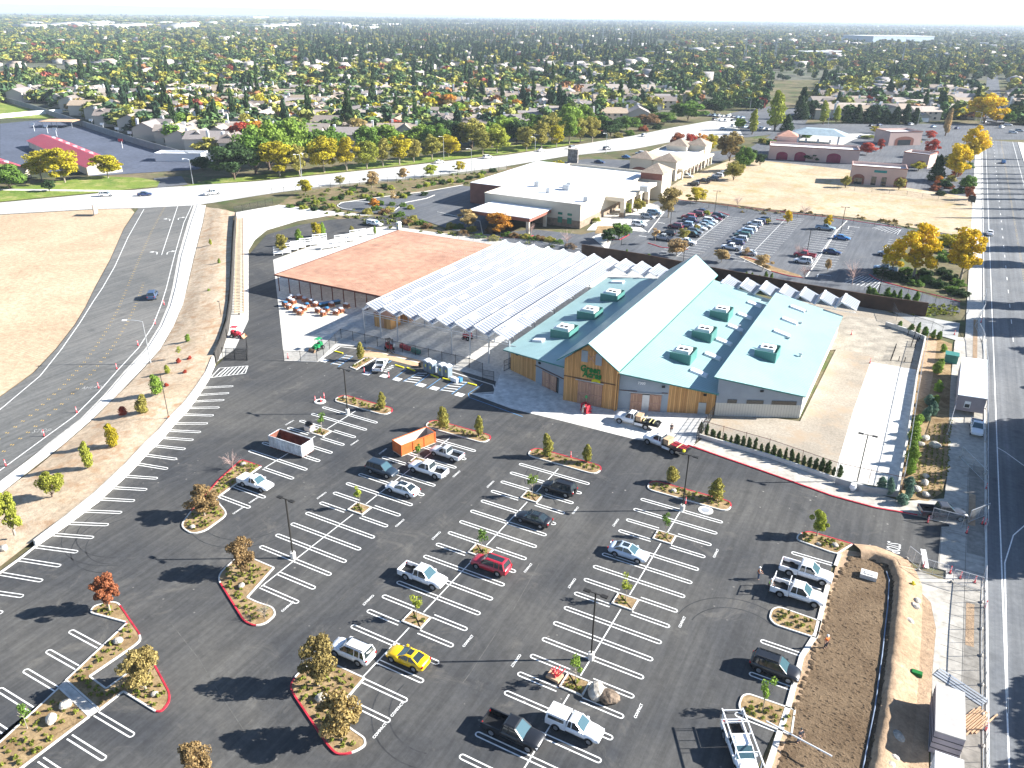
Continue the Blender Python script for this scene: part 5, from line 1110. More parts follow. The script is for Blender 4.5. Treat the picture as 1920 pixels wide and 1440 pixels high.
PAL={'_':0,'Y':(.34,.29,.02),'YY':(.50,.36,.015),'O':(.24,.22,.05),'G':(.10,.17,.03),'DG':(.035,.065,.022),'OR':(.42,.20,.03),'RD':(.34,.06,.035),'YG':(.25,.27,.04),'BR':(.20,.13,.06),'TW':(.23,.175,.065),'BG':(.10,.17,.12),'RB':(.24,.085,.04),'TAN':(.36,.26,.12),'LG':(.17,.25,.04)}
PAL={k:tuple(min(.7,c*1.3) for c in v) for k,v in PAL.items() if v}
CW={'Y':'yellow green','YY':'golden yellow','O':'olive','G':'green','DG':'dark green','OR':'orange','RD':'red','YG':'lime yellow','BR':'brown','TW':'tawny','BG':'blue green','RB':'russet','TAN':'tan','LG':'light green'}
def tree(px,py,h,wd,kind,col,lab,name='tree',cat='tree',group=None,clear=None,z=0,loc=None,single=False):
    p=loc or g(px,py,z); clear={'round':.16,'oak':.06,'column':.12,'conifer':.04,'sparse':.38}[kind] if clear is None else clear
    NN[0]+=1; i=(NN[0]*7//3)%4; c=PAL[col] if isinstance(col,str) else col; rnd=random.Random(NN[0]); k=rnd.uniform(.88,1.12); c=(c[0]*k,c[1]*k*rnd.uniform(.95,1.05),c[2]*k)
    t=empty(name,p,rnd.uniform(0,6.28),lab,cat,group)
    o=link('crown',CR_[kind][i],t,(0,0,h*clear),0,c); o.scale=(wd*1.42,wd*1.42,h*(1-clear)*1.08)
    o=link('trunk',trunk(kind,clear),t); o.scale=(h,h,h); return t
def hgt(px,py,pyt,z=0):
    p=g(px,py,z); lo,hi=0,60
    for _ in range(30):
        m_=(lo+hi)/2
        if P((p.x,p.y,z+m_))[1]>pyt: lo=m_
        else: hi=m_
    return lo
def wid(px,py,wp):
    p=g(px,py); d=(p-Vector((0,0,H))).dot(CF); return wp/F*d
def treelist(lst,where,group,cat='tree',name='tree',z=0):
    lst=sorted(lst,key=lambda l:l[0]); n=len(lst)
    for i,(px,py,pyt,wp,kind,col) in enumerate(lst):
        kw={'round':'tree','oak':'bushy tree','column':'upright tree','conifer':'conifer','sparse':'sapling'}[kind]
        pos='' if n==1 else (', leftmost' if i==0 else ', rightmost' if i==n-1 else f', {ordw(i)} from the left')
        tree(px,py,hgt(px,py,pyt,z),wid(px,py,wp),kind,col,f'{CW[col]} {kw} {where}{pos}',name,cat,group,z=z)
for rw,i,c,y in SQC:
    pos=['upper','middle','lower'][i] if len(SQI[rw])>1 else 'only'
    t=tree(0,0,3.3,1.5,'sparse',('YG','LG','G')[(i+ord(rw))%3],f'thin staked young tree in the {pos} square pit of the {nm[rw]} bay row','young_tree','tree','young trees in square pits',loc=(c,y+.1,.1))
for (x,y,yt,w_),lab in zip([(716,768,736,11),(831,806,763,15),(898,819,780,12),(1026,857,814,15),(1100,869,834,13),(1258,906,876,18),(1341,938,900,20)],['right end of the first capsule island','left end of the second capsule island','right end of the second capsule island','left end of the third capsule island','right end of the third capsule island','left end of the fourth capsule island','right end of the fourth capsule island']):
    tree(x,y,hgt(x,y,yt),wid(x,y,w_)*1.5,'column','O','narrow upright olive tree at the '+lab,'upright_tree','tree','upright trees on the capsule islands')
for x,y,yt,w_,kd,cl,lab in [(384,968,912,60,'round','BR','brown orange tree on the island below the white covered pickup'),(457,1075,1010,52,'round','BR','brown green tree on the notched island by the lamp post'),(206,1146,1076,54,'round','RB','russet red tree at the tip of the zigzag island'),(274,1297,1218,72,'round','TW','tawny bushy tree on the red kerbed lobe of the zigzag island'),(598,1287,1198,68,'round','TW','big tawny tree just left of the white off roader'),(640,1388,1303,86,'round','TW','biggest tawny tree on the wide wedge island, nearest the bottom'),(372,1478,1405,66,'round','BR','brown orange tree crown rising from the bottom edge of the picture'),
  (1531,1006,957,36,'round','YG','fresh green tree on the pointed island at the exit lane'),(1429,1336,1274,34,'sparse','LG','thin green sapling on the island above the rack truck'),(677,676,642,19,'column','O','olive upright tree in the wedge bed by the mesh fence'),(52,1368,1315,26,'sparse','G','thin green sapling in the broad bed at the lower left'),(1090,0,0,0,'','','')][:-1]:
    tree(x,y,hgt(x,y,yt)*.97,wid(x,y,w_)*.86,kd,cl,lab,'tree','tree')
for x,y,yt,w_,kd,cl,lab in [(98,931,878,52,'oak','YG','dense bright green bush tree on the sandy bank, lower left'),(28,1003,920,48,'round','YG','pale yellow green tree on the sandy bank at the left edge'),(167,881,826,30,'column','YG','slim yellow green tree on the bank, below the boulder'),(213,840,794,34,'column','Y','yellow green tree on the bank beside the white stone'),(269,779,740,34,'column','O','olive tree with a reddish side shoot on the bank'),(296,743,702,34,'column','LG','light green tree on the bank next to the thin black post'),(314,702,684,16,'column','YG','small green bush at the lamp post foot on the bank'),(337,672,650,16,'sparse','YG','small sparse sapling on the upper bank'),(353,642,626,14,'column','LG','small round sapling high on the bank'),(392,548,541,9,'column','LG','tiny green plant near the top of the bank'),(395,460,448,9,'column','YG','tiny green plant farthest up the bank'),(412,497,484,9,'column','LG','tiny green plant on the reddish strip of the bank')]:
    zz=.9; tree(x,y,hgt(x,y,yt,zz)*.95,wid(x,y,w_)*.72,kd,cl,lab,'tree','tree','saplings on the sandy bank',z=zz)
for x,y,w_,cl,lab in [(231,778,16,'RD','dark red shrub in the shadowed hollow of the bank'),(336,682,10,'RD','small reddish shrub on the bank, the left of a pair'),(356,678,10,'RD','small reddish shrub on the bank, the right of a pair'),(348,704,10,'RD','thin red shrub near the top of the empty stalls'),(313,727,9,'RD','thin red shrub beside the thin black post')]:
    zz=.9; tree(x,y,wid(x,y,w_)*1.1,wid(x,y,w_),'column',cl,lab,'shrub','shrub','red shrubs on the bank',z=zz,clear=.02)
# bare shrub and bare trees: branches only
def baretree(px,py,h,wd,lab,m_='palebark',name='bare_tree',dens=26,tint=None):
    mb=MB(); rnd=random.Random(px); mb.tube((0,0,0),(0,0,h*.35),.035*h**.5,.02*h**.5,6)
    for i in range(dens):
        a=rnd.uniform(0,2*PI); q=wd/2*rnd.uniform(.4,1); z0=h*rnd.uniform(.2,.5); z1=h*rnd.uniform(.55,1); p=(math.cos(a)*q*.45,math.sin(a)*q*.45,(z0+z1)/2); e=(math.cos(a)*q,math.sin(a)*q,z1)
        mb.tube((0,0,z0),p,.022,.014,4,cap=False); mb.tube(p,e,.014,.006,4,cap=False)
        for j in range(3): mb.tube(p,(e[0]+rnd.uniform(-.5,.5),e[1]+rnd.uniform(-.5,.5),e[2]-rnd.uniform(-.2,.6)),.01,.004,3,cap=False)
    t=empty(name,g(px,py),0,lab,'bare tree'); mb.build('branches',MT[m_],t); return t
MT['pinkbark']=mat('pinkish_twigs',(.50,.36,.32),.9,.15,2)
baretree(437,880,2.6,3.2,'bare pinkish shrub at the left tip of the long island','pinkbark'); baretree(497,1160,1.9,1.6,'small bare shrub on the notched island','palebark')
for x,y,h,w_,lab in [(1597,535,6.0,7,'bare pinkish tree at the hatched corner of the bank car park'),(1063,462,4.8,5,'bare pale tree behind the greenhouse peaks'),(1382,388,4,4,'bare tan tree at the edge of the dry field'),(1506,407,4.5,5,'bare pale tree on the dry field rim above the fence'),(1507,523,4,4,'bare twiggy tree below the white coupe'),(1497,480,3.5,4,'bare twiggy tree beside the red pickup'),(996,440,3.5,3,'bare reddish tree at the bank canopy column')]: baretree(x,y,h,w_,lab,'pinkbark',dens=40)
treelist([(525,331,267,60,'round','Y'),(562,330,272,32,'round','O'),(608,323,258,56,'round','Y'),(650,320,260,46,'round','Y'),(688,316,265,40,'round','YG'),(718,312,262,32,'round','O'),(749,309,254,40,'round','Y'),(776,304,262,24,'round','O'),(810,299,254,38,'round','O'),(841,294,254,38,'round','Y'),(905,290,243,44,'round','O'),(932,287,235,42,'round','YG'),(987,283,239,34,'round','O'),(1015,278,228,30,'round','O'),(1043,276,236,30,'round','Y'),(1067,270,214,36,'round','LG'),(1088,268,222,28,'round','O'),(1110,267,220,32,'round','O')],'in the tree row along the main road','street trees along the main road')
treelist([(440,336,258,80,'oak','DG'),(480,325,232,64,'oak','G'),(505,318,214,76,'oak','LG'),(550,310,212,60,'oak','LG'),(590,304,228,52,'oak','G'),(625,300,232,44,'oak','G'),(690,292,228,48,'oak','G'),(655,262,166,28,'conifer','DG'),(725,280,226,52,'oak','LG'),(790,270,226,54,'oak','LG'),(850,275,215,50,'oak','DG'),(885,278,216,55,'oak','O'),(945,268,210,50,'oak','LG'),(1000,262,200,46,'oak','G'),(820,282,226,44,'oak','G'),(915,274,222,44,'oak','LG'),(970,270,218,40,'oak','DG'),(1035,264,206,40,'oak','O'),(1125,254,210,40,'oak','G'),(1175,246,214,40,'oak','G'),(1065,256,186,40,'oak','LG'),(1095,250,188,32,'oak','LG'),(1145,255,215,46,'oak','DG'),(1210,236,208,40,'oak','BR'),(1245,232,207,44,'oak','G'),(1290,226,185,60,'oak','G'),(1340,215,180,50,'oak','DG'),(1215,222,192,30,'oak','DG')],'in the belt behind the street trees','green belt trees behind the street trees')
treelist([(18,354,302,56,'oak','G'),(78,336,286,54,'round','Y'),(122,342,280,60,'round','Y'),(203,334,291,54,'round','Y'),(93,359,334,20,'oak','DG'),(380,319,290,34,'oak','DG'),(-20,350,290,50,'oak','O')],'beside the red roofed school buildings','trees by the school')
treelist([(938,438,401,46,'round','OR'),(877,428,393,34,'round','TAN'),(1043,321,297,26,'oak','Y'),(1093,327,309,26,'round','TAN'),(1160,449,415,36,'oak','G'),(1140,455,425,26,'oak','DG'),(1195,397,370,24,'oak','O'),(1176,402,381,16,'round','YG'),(1117,418,405,14,'oak','YG'),(573,366,337,26,'round','Y'),(637,348,330,18,'round','O'),(697,352,322,24,'round','TAN'),(756,338,316,22,'round','TAN'),(808,332,309,24,'round','YG'),(861,322,303,20,'round','Y'),(702,392,372,18,'round','OR'),(741,385,360,22,'sparse','TAN')],'around the flat roofed bank','trees around the bank')
treelist([(1268,480,449,38,'round','TAN'),(1228,458,428,22,'sparse','TAN'),(1352,492,468,30,'round','TAN'),(1430,507,478,28,'round','TAN'),(1253,408,352,38,'round','TW'),(1305,381,353,34,'round','Y'),(1476,420,395,14,'round','YY'),(1550,430,404,18,'round','YY'),(1551,508,486,10,'round','TAN'),(1305,437,422,14,'round','O'),(1280,452,428,20,'round','O'),(1325,405,393,12,'oak','YG'),(1438,421,408,12,'oak','O'),(1398,485,462,20,'sparse','TAN')],'in the strips of the bank car park','trees of the bank car park')
treelist([(1712,520,420,66,'round','YY'),(1672,510,455,40,'round','YY'),(1800,525,432,60,'round','YY'),(1780,470,440,40,'round','Y')],'between the bank car park and arterial road','golden trees by the arterial road')
treelist([(1268,284,249,24,'round','RB'),(1293,290,252,26,'round','RD'),(1312,287,251,24,'round','OR'),(1330,285,253,26,'round','Y'),(1368,302,240,46,'oak','TW'),(1392,322,262,34,'oak','G'),(1375,338,298,30,'oak','O'),(1410,300,278,20,'oak','DG'),(1425,310,285,18,'oak','DG'),(1493,298,278,20,'oak','LG'),(1521,302,287,24,'oak','DG')],'between tile topped shops and plaza','trees between the shops and plaza')
treelist([(1625,290,268,28,'round','RD'),(1650,284,261,12,'round','RD'),(1745,295,262,26,'round','RD'),(1743,262,245,18,'round','RD'),(1790,340,272,46,'round','YY'),(1818,308,238,42,'round','YY'),(1835,290,262,24,'round','YY'),(1754,338,292,26,'conifer','DG'),(1812,360,325,26,'oak','G'),(1770,355,332,20,'oak','DG'),(1585,352,324,16,'oak','O'),(1685,356,330,18,'oak','O'),(1722,320,300,22,'oak','Y'),(1640,250,237,20,'round','Y'),(1627,260,252,20,'oak','YG'),(1715,270,258,20,'oak','O'),(1772,255,205,14,'column','TAN'),(1760,345,330,14,'round','OR'),(1815,375,345,16,'oak','RB')],'around the plaza shops by the arterial','trees around the plaza')
treelist([(1543,233,190,18,'column','YG'),(1567,231,199,15,'column','YG'),(1410,252,206,18,'column','YG'),(1452,245,172,34,'column','YG'),(1475,246,215,22,'conifer','DG'),(1500,224,165,26,'conifer','DG'),(1522,222,178,24,'oak','DG'),(1845,232,168,56,'oak','YY'),(1868,228,212,24,'oak','YY'),(1890,235,205,20,'oak','G'),(1385,242,217,22,'oak','LG')],'about the distant road junction','trees about the junction')
treelist([(1480+18*i,228+i*.4,196+(i*7%12),22,'conifer','DG') for i in range(6,14)],'in the conifer screen before the far houses','conifer screen before the far houses')
treelist([(530,477,441,24,'round','O'),(562,462,430,16,'column','LG'),(594,448,418,18,'round','Y'),(606,444,418,14,'column','LG'),(660,437,424,10,'column','O'),(703,440,424,6,'column','LG')],'in the plant stock beyond the slat canopy','nursery stock trees')
# shadow casting street trees east of the arterial (their crowns stand right at the picture edge)
rnd=random.Random(77)
rowt=[72,76,79,108,111,114,117,120,123,126,129,132,135,138.5,142,146,161,182,195,200,214,252,270]+[315,331,350,361,372,386,397,410,432,455]
for i,y in enumerate(rowt):
    x=ELs(y)+W_+2.0+rnd.uniform(-.4,.6)
    if y<150: x+=3.5*(i%2)
    tree(0,0,(rnd.uniform(16.5,19.5) if y not in (161,182) and y>90 else 9 if y>90 else 12),(rnd.uniform(8,9.5) if y<150 else 6.5) if y<300 else rnd.uniform(2.2,3.2),'oak' if y<300 else 'column','G' if i%3 else 'O',f'street tree east of the arterial road, {"nearest" if i==0 else ordw(i)+" nearest"}, throwing long shadows','tree','tree','street trees east of the arterial',loc=(x,y,0))
# upright hedge plants
def hedge(lst,where,group,h,w_,col='DG',z=0.0):
    for i,(x,y) in enumerate(lst):
        rnd=random.Random(x*7+y); n=len(lst); pos='leftmost' if i==0 else 'rightmost' if i==n-1 else f'{ordw(i)} from the left'
        tree(x,y,h*rnd.uniform(.65,1.3),w_*rnd.uniform(.7,1.3),'column',col,f'small upright evergreen {where}, {pos}','evergreen_shrub','shrub',group,clear=.02,z=z)
hl=[]
for k in range(24): hl.append((1313+k*11.3,813+k*3.6))
hedge(hl,'on the kerb bed below the gravel yard','evergreen shrubs below the gravel yard',1.9,.8,(.07,.11,.035))
hedge([(1166,482),(1175,484),(1188,486),(1196,488),(1209,490),(1215,491),(1225,494)],'at the brown wall behind the greenhouse','evergreens behind the greenhouse',2.0,1.3,'G')
hedge([(1376,521),(1386,522),(1398,523),(1409,524),(1422,526),(1434,528),(1445,530)],'at the brown wall right of the gable ridge','evergreens right of the gable ridge',2.0,1.3,'G')
hedge([(1627,556),(1637,559),(1661,562),(1673,564),(1685,565),(1699,567),(1716,570)],'at the dark wall by the entrance drive','evergreens by the entrance drive',2.3,1.5,'G')
hedge([(1686,616),(1707,624),(1720,625),(1733,629),(1748,635),(1760,637)],'along the short pale drive','evergreens along the short drive',2.0,1.2,'G')
hedge([(1768,660),(1762,690),(1757,700),(1758,735),(1752,760),(1720,795),(1715,815),(1713,830),(1710,850),(1707,870),(1706,890)],'along the east side of the bright slab','green shrubs east of the bright slab',2.3,1.8,'LG')
hedge([(1740,760),(1735,790),(1748,780),(1704,915),(1702,935),(1690,945),(1666,928),(1650,922)],'in the planted strip by the slab corner','dusky shrubs by the slab corner',2.2,1.5,'BG')
# low shrubs of the scrub bank and round the bank building
def shrub(px,py,r,col,lab,grp):
    NN[0]+=1; o=link('shrub',CR_['oak'][NN[0]%3],None,g(px,py,-.4*r),NN[0],PAL[col]); o.scale=(r*2.2,r*2.2,r*1.5); tag(o,lab,'shrub',grp)
sh_=[(575,381),(592,385),(562,388),(545,392),(570,395),(590,398),(608,396),(622,392),(605,380),(627,378),(640,377),(655,368),(662,361),(685,363),(686,375),(693,379),(713,372),(722,355),(733,358),(748,374),(757,374),(765,370),(757,390),(770,395),(715,386),(700,386),(735,388),(785,355),(795,370),(800,352),(812,350),(830,348),(845,345),(880,340),(905,330),(925,326),(862,345),(900,336)]
for i,(x,y) in enumerate(sorted(sh_)): shrub(x,y,wid(x,y,9),('G','DG','YG')[i%3],f'rounded {CW[("G","DG","YG")[i%3]]} shrub on the bark bank above the turning loop, {ordw(i) if i else "first"} from the left','shrubs on the bark bank')
s2=[(730,402),(750,410),(775,418),(790,425),(705,398),(720,405),(800,432),(860,433),(885,438),(920,440),(950,448),(965,450),(985,452),(1000,455),(1010,455),(1030,458),(1045,462),(765,425),(870,445),(900,450),(925,455),(1070,470),(845,432),(690,405)]
for i,(x,y) in enumerate(sorted(s2)): shrub(x,y,wid(x,y,12),('O','G','BR')[i%3],f'loose {CW[("O","G","BR")[i%3]]} shrub on the strip behind the canopy roofs, {ordw(i) if i else "first"} from the left','shrubs behind the canopy roofs')
s3=[(1655,575-8),(1672,577-8),(1650,520),(1665,525),(1680,530),(1700,535),(1715,540),(1735,535),(1750,540),(1765,520),(1780,530),(1795,540),(1770,495),(1755,480),(1765,465),(1795,470),(1805,500),(1760,545),(1730,522),(1700,520),(1785,555),(1800,560)]
for i,(x,y) in enumerate(sorted(s3)): shrub(x,y,wid(x,y,16),('DG','G')[i%2],f'rounded {CW[("DG","G")[i%2]]} shrub under the golden trees by the arterial, {ordw(i) if i else "first"} from the left','shrubs under the golden trees')
s4=[(1770+rnd.uniform(-20,45),372-rnd.uniform(0,75)) for i in range(16)]+[(1430,273),(1445,276),(1460,270),(1475,268),(1490,262),(1510,262),(1130,262),(1120,255),(1160,262),(1180,258),(1100,258),(1205,250),(1230,246)]
for i,(x,y) in enumerate(sorted(s4)): shrub(x,y,wid(x,y,12),('G','RB','DG','O')[i%4],f'mixed {CW[("G","RB","DG","O")[i%4]]} shrub in the distant verge beds, {ordw(i) if i else "first"} from the left','shrubs of the distant verges')
# row planting east of the slab: too many to count
rs=random.Random(9); pts=[]
bed=[tuple(g(x,y)[:2]) for x,y in [(1745,800),(1782,790),(1779,885),(1765,922),(1738,936),(1706,928),(1712,890),(1722,840)]]
c0,c1=g(1706,936),g(1782,790)
x=min(p[0] for p in bed)
while x<max(p[0] for p in bed):
    y=min(p[1] for p in bed)
    while y<max(p[1] for p in bed):
        if pin(x,y,bed): pts.append((x+rs.uniform(-.1,.1),y+rs.uniform(-.1,.1),.04))
        y+=.72
    x+=.72
tufts('ground_cover',pts,.22,.3,(.16,.17,.03),'rows of small grass tufts planted in the brown bed along the pavement',5,9)
bed2=[tuple(g(x,y)[:2]) for x,y in [(1730,600),(1800,592),(1800,603),(1725,596)]]
pts=[(g(rs.uniform(1715,1800),rs.uniform(583,598))[0],g(rs.uniform(1715,1800),rs.uniform(583,598))[1],.03) for k in range(90)]
pts=[tuple(g(rs.uniform(1705,1795),rs.uniform(572,592))) for k in range(110)]
tufts('ground_cover',pts,.4,.35,(.22,.24,.03),'yellow green ground cover beside the entrance drive',6,9)
pts=[tuple(g(rs.uniform(880,1060),rs.uniform(0,1)*10+452+(0))) for k in range(10)]
gp=[]
for k in range(2200):
    x,y=rs.uniform(560,1640),rs.uniform(325,580); 
    if pin(x,y,[(560,362),(640,346),(755,337),(860,326),(1000,308),(1060,330),(870,345),(720,368),(650,376),(635,390),(745,402),(850,436),(1090,470),(1360,522),(1640,568),(1640,575),(1330,538),(1120,485),(940,452),(700,425),(520,385)]): gp.append(tuple(g(x,y)))
tufts('ground_cover',gp,.9,.5,(.12,.14,.03),'patchy low ground cover on the scrub bank between the store and the bank building',7,10)
gp=[]
for k in range(500):
    x,y=rs.uniform(1240,1800),rs.uniform(340,440); u=abs(y-(395+ (x-1400)*.07 if x<1600 else 409+(x-1600)*.13))
    if u<5 and x>1380: gp.append(tuple(g(x,y)))
tufts('ground_cover',gp,1.0,.5,(.20,.15,.05),'dry brown weeds along the ditch across the dry grass field',8,9)
# ================================================================ BUILDINGS ROUND ABOUT
MT['cream']=mat('cream_render',(.60,.54,.44),.85,.06,.2); MT['stone']=mat('brown_stone_base',(.26,.20,.15),.9,.2,1.2); MT['brick']=mat('red_brown_render',(.24,.10,.075),.85,.1,.5); MT['whiteroof']=mat('white_membrane_roof',(.72,.73,.74),.7,.05,.1); MT['pink']=mat('pink_render',(.52,.38,.34),.85,.06,.2); MT['tanroof']=mat('tan_tile_roof',(.34,.27,.21),.85,.15,.3,scale2=2); MT['redroof']=ribbed('red_metal_roof',(.44,.065,.085),0,.6,.5); MT['clay']=mat('clay_tile_roof',(.44,.24,.18),.85,.15,.5); MT['housewall']=mat('pale_house_wall',(.50,.46,.40),.85,.12,.03); MT['maroon']=mat('maroon_panel',(.22,.02,.06),.6)
def bldg(name,loc,rz,lab,cat='building',grp=None): return empty(name,loc,rz,lab,cat,grp)
def par(t,nm,mb,m_,lab=None):
    o=mb.build(nm,m_,t)
    if lab: o['label']=lab
    return o
def hip(mb,x0,x1,y0,y1,z,h,o=.4):
    mb.add([(x0-o,y0-o,z),(x1+o,y0-o,z),(x1+o,y1+o,z),(x0-o,y1+o,z),((x0+x1)/2,(y0+y1)/2,z+h)],[(0,1,4),(1,2,4),(2,3,4),(3,0,4),(0,3,2,1)])
def flatroofed(t,x0,x1,y0,y1,h,wall,base=None,bh=1.2,par_h=.8,roof='whiteroof',trim=None):
    mb=MB(); 
    mb.box(x0,x1,y0,y0+.3,0,h+par_h); mb.box(x0,x1,y1-.3,y1,0,h+par_h); mb.box(x0,x0+.3,y0+.302,y1-.302,0,h+par_h); mb.box(x1-.3,x1,y0+.302,y1-.302,0,h+par_h); par(t,'wall',mb,MT[wall])
    mb=MB(); mb.box(x0+.31,x1-.31,y0+.31,y1-.31,h-.2,h); par(t,'roof',mb,MT[roof])
    if base:
        mb=MB(); mb.box(x0-.08,x1+.08,y0-.08,y0-.002,0,bh); mb.box(x0-.08,x0-.002,y0,y1,0,bh); mb.box(x1+.002,x1+.08,y0,y1,0,bh); par(t,'base_band',mb,MT[base])
    mb=MB(); o=.12; mb.box(x0-o,x1+o,y0-o,y0-.003,h+par_h-.3,h+par_h+.05); mb.box(x0-o,x0-.003,y0,y1,h+par_h-.3,h+par_h+.05); mb.box(x1+.003,x1+o,y0,y1,h+par_h-.3,h+par_h+.05); mb.box(x0-o,x1+o,y1+.003,y1+o,h+par_h-.3,h+par_h+.05); par(t,'cornice',mb,MT[trim or wall])
def roofbox(t,x,y,z,s=1.2,hh=1.1):
    mb=MB(); mb.box(x-s/2,x+s/2,y-s/2,y+s/2,z,z+hh); par(t,'air_conditioner',mb,MT['galv'])
# bank: near face from px (905,400)-(1085,425); corner right at (1105,430)
a=g(912,403); b_=g(1085,428)
t=bldg('bank_building',(a.x,a.y-1,0),0,'large cream flat roofed bank building with brown stone base, drive through canopy and corner tower','bank')
Lx=b_.x-a.x+.5
flatroofed(t,0,Lx,0,66,6.6,'cream','stone',2.3)
mb=MB(); mb.box(-14,-.01,14,66,0,6.9); par(t,'wing_wall',mb,MT['brick'])['label']='dark red brown wing at the left'; mb=MB(); mb.box(-14,-.3,14,66,6.902,7.0); par(t,'roof',mb,MT['whiteroof'])
# drive-through canopy in front
mb=MB(); mb.box(3,24,-15,-.2,3.9,4.9); par(t,'canopy_fascia',mb,MT['brick']); mb=MB(); mb.box(2.9,24.1,-15.1,-.15,4.902,5.1); par(t,'canopy_roof',mb,MT['whiteroof'])
for x,y in ((4,-14.5),(23.2,-14.5),(4,-3),(23.2,-3)): mb=MB(); mb.box(x-.5,x+.5,y-.3,y+.3,0,3.895); par(t,'column',mb,MT['cream'])
for x in (Lx-7.5,Lx-4.3):
    mb=MB(); mb.box(x,x+1.5,-.1,-.004,1.1,2.9); mb.box(x,x+1.5,-.1,-.004,3.6,4.3); par(t,'window',mb,mat('green_glass',(.03,.20,.14),.15))
# entrance arcade along the right side and tower at the far end
mb=MB(); mb.box(Lx+.02,Lx+6.5,20,52,5.2,6.4); par(t,'arcade_roof',mb,MT['cream'])
for y in (20.6,28,36,44): mb=MB(); mb.box(Lx+5.0,Lx+6.4,y,y+1.4,0,5.195); o=par(t,'column',mb,MT['cream']); mb=MB(); mb.box(Lx+4.9,Lx+6.5,y-.1,y+1.5,0,1.6); par(t,'column_base',mb,MT['stone'])
mb=MB(); mb.box(Lx+.05,Lx+8,53,64,0,9.2); par(t,'tower',mb,MT['cream']); mb=MB(); mb.box(Lx-.02,Lx+7.9,52.9,52.98,6.9,9.1); mb.box(Lx-.04,Lx+.03,53,64,6.9,9.1); par(t,'brick_band',mb,MT['brick']); mb=MB(); hip(mb,Lx+.05,Lx+8,53,64,9.2,2.8,.7); par(t,'tower_roof',mb,MT['tanroof'])
for x,y,s in ((8,22,1.8),(16,14,1.2),(18,26,1.5),(19,22,2.4),(32,8,1.4),(42,34,2.6)): roofbox(t,x,y,6.6,s,1.6)
# tile topped shops
a=g(1181,330); c_=g(1265,338); d_=g(1326,304)
rz=math.atan2(c_.y-a.y,c_.x-a.x)
t=bldg('shop_building',(a.x,a.y,0),0,'cream strip of shops with four tan hipped corner towers and a red arch','shops')
w_=c_.x-a.x; dp=(d_.y-c_.y)
flatroofed(t,0,w_,0,dp,6.0,'cream','brick',1.1)
for (x0,x1,y0,y1,hh) in ((-.3,9,-.3,9,7.4),(w_-9,w_+.5,-.6,9,7.4),(w_-8,w_+.5,dp-10,dp,8.6),(3,12,dp-14,dp-4,8.2)):
    mb=MB(); mb.box(x0,x1,y0,y1,.0,hh); par(t,'tower',mb,MT['cream']); mb=MB(); hip(mb,x0,x1,y0,y1,hh,2.6,.6); par(t,'tower_roof',mb,MT['tanroof'])
mb=MB()
for x0 in (.5,w_-8.2):
    n=8; pts=[(x0+3.8-3.8*math.cos(PI*k/n),2.2+2.0*math.sin(PI*k/n)) for k in range(n+1)]
    mb.add([(x,-.75,z) for x,z in pts]+[(x0,-.75,0),(x0+7.6,-.75,0)],[tuple(range(n+1))+(n+2,n+1)])
par(t,'arch_panel',mb,MT['brick'])
for k in range(9): mb=MB(); y=4+k*(dp-8)/8; mb.box(w_+1.6,w_+2.3,y-.4,y+.4,0,3.6); par(t,'column',mb,MT['cream'])
mb=MB(); mb.box(w_+.02,w_+2.6,2,dp-2,3.605,4.4); par(t,'arcade_roof',mb,MT['cream']); mb=MB()
for k in range(8): y=5.5+k*(dp-8)/8; mb.box(w_+.003,w_+.08,y,y+2.6,.2,3.0)
par(t,'shop_windows',mb,MT['glass'])
mb=MB(); mb.box(w_-6,w_-2,-.70,-.61,1.6,3.4); par(t,'window',mb,MT['glass'])
text('shop_lettering','SUPPER',1.0,MT['redp'],.03,.02,0,t,(w_+.4,dp*.45,5.2),(PI/2,0,PI/2)) if False else None
# stone sign wall by the main road
t=bldg('sign_wall',g(1074,305),0,'tall stone sign wall standing by the bright main road','sign'); mb=MB(); mb.box(-2.4,2.4,-.5,.5,0,5.6); par(t,'wall',mb,mat('sign_stone',(.30,.27,.25),.9,.35,1.2,scale2=2)); mb=MB(); mb.box(-2.7,2.7,-.8,.8,5.602,6.0); par(t,'cap',mb,MT['cream'])
# plaza buildings (pink)
def pinkshop(p0,p1,dep,h,lab,arches=(),hips=(),grp='pink plaza shops'):
    a,b=g(*p0),g(*p1); t=bldg('shop_building',(a.x,a.y,0),math.atan2(b.y-a.y,b.x-a.x),lab,'shops',grp); L=(b-a).length
    flatroofed(t,0,L,0,dep,h,'pink',None,0,1.0,'whiteroof','brick')
    for (u,wd_,hh,m_) in arches:
        n=8; mb=MB(); pts=[(u-(wd_/2)*math.cos(PI*k/n),hh*.6+hh*.4*math.sin(PI*k/n)) for k in range(n+1)]; mb.add([(x,-.06,z) for x,z in pts]+[(pts[0][0],-.06,0),(pts[-1][0],-.06,0)],[tuple(range(n+1))+(n+2,n+1)]); par(t,'arch_panel',mb,MT[m_])
        mb=MB(); mb.box(u-wd_*.33,u+wd_*.33,-.12,-.062,.1,hh*.62); par(t,'window',mb,MT['glass'] if m_!='maroon' else MT['maroon'])
    for (x0,x1,y0,y1,hh) in hips: mb=MB(); mb.box(x0,x1,y0,y1,0,hh); par(t,'tower',mb,MT['pink']); mb=MB(); hip(mb,x0,x1,y0,y1,hh,2.4,.5); par(t,'tower_roof',mb,MT['clay'])
    return t,L
pinkshop((1440,298),(1608,308),14,5.2,'long pink plaza building with maroon arches facing the dry grass field',[(6,5,3.6,'maroon'),(14,5,4,'maroon'),(28.5,6,4.2,'maroon')],[(3,12,16,26,8.5)])
t,L=pinkshop((1592,344),(1695,352),11,6.2,'pink corner shop with two red arches and a green name board',[(3.0,4.6,4,'brick'),(18.5,4.6,4,'brick')]); 
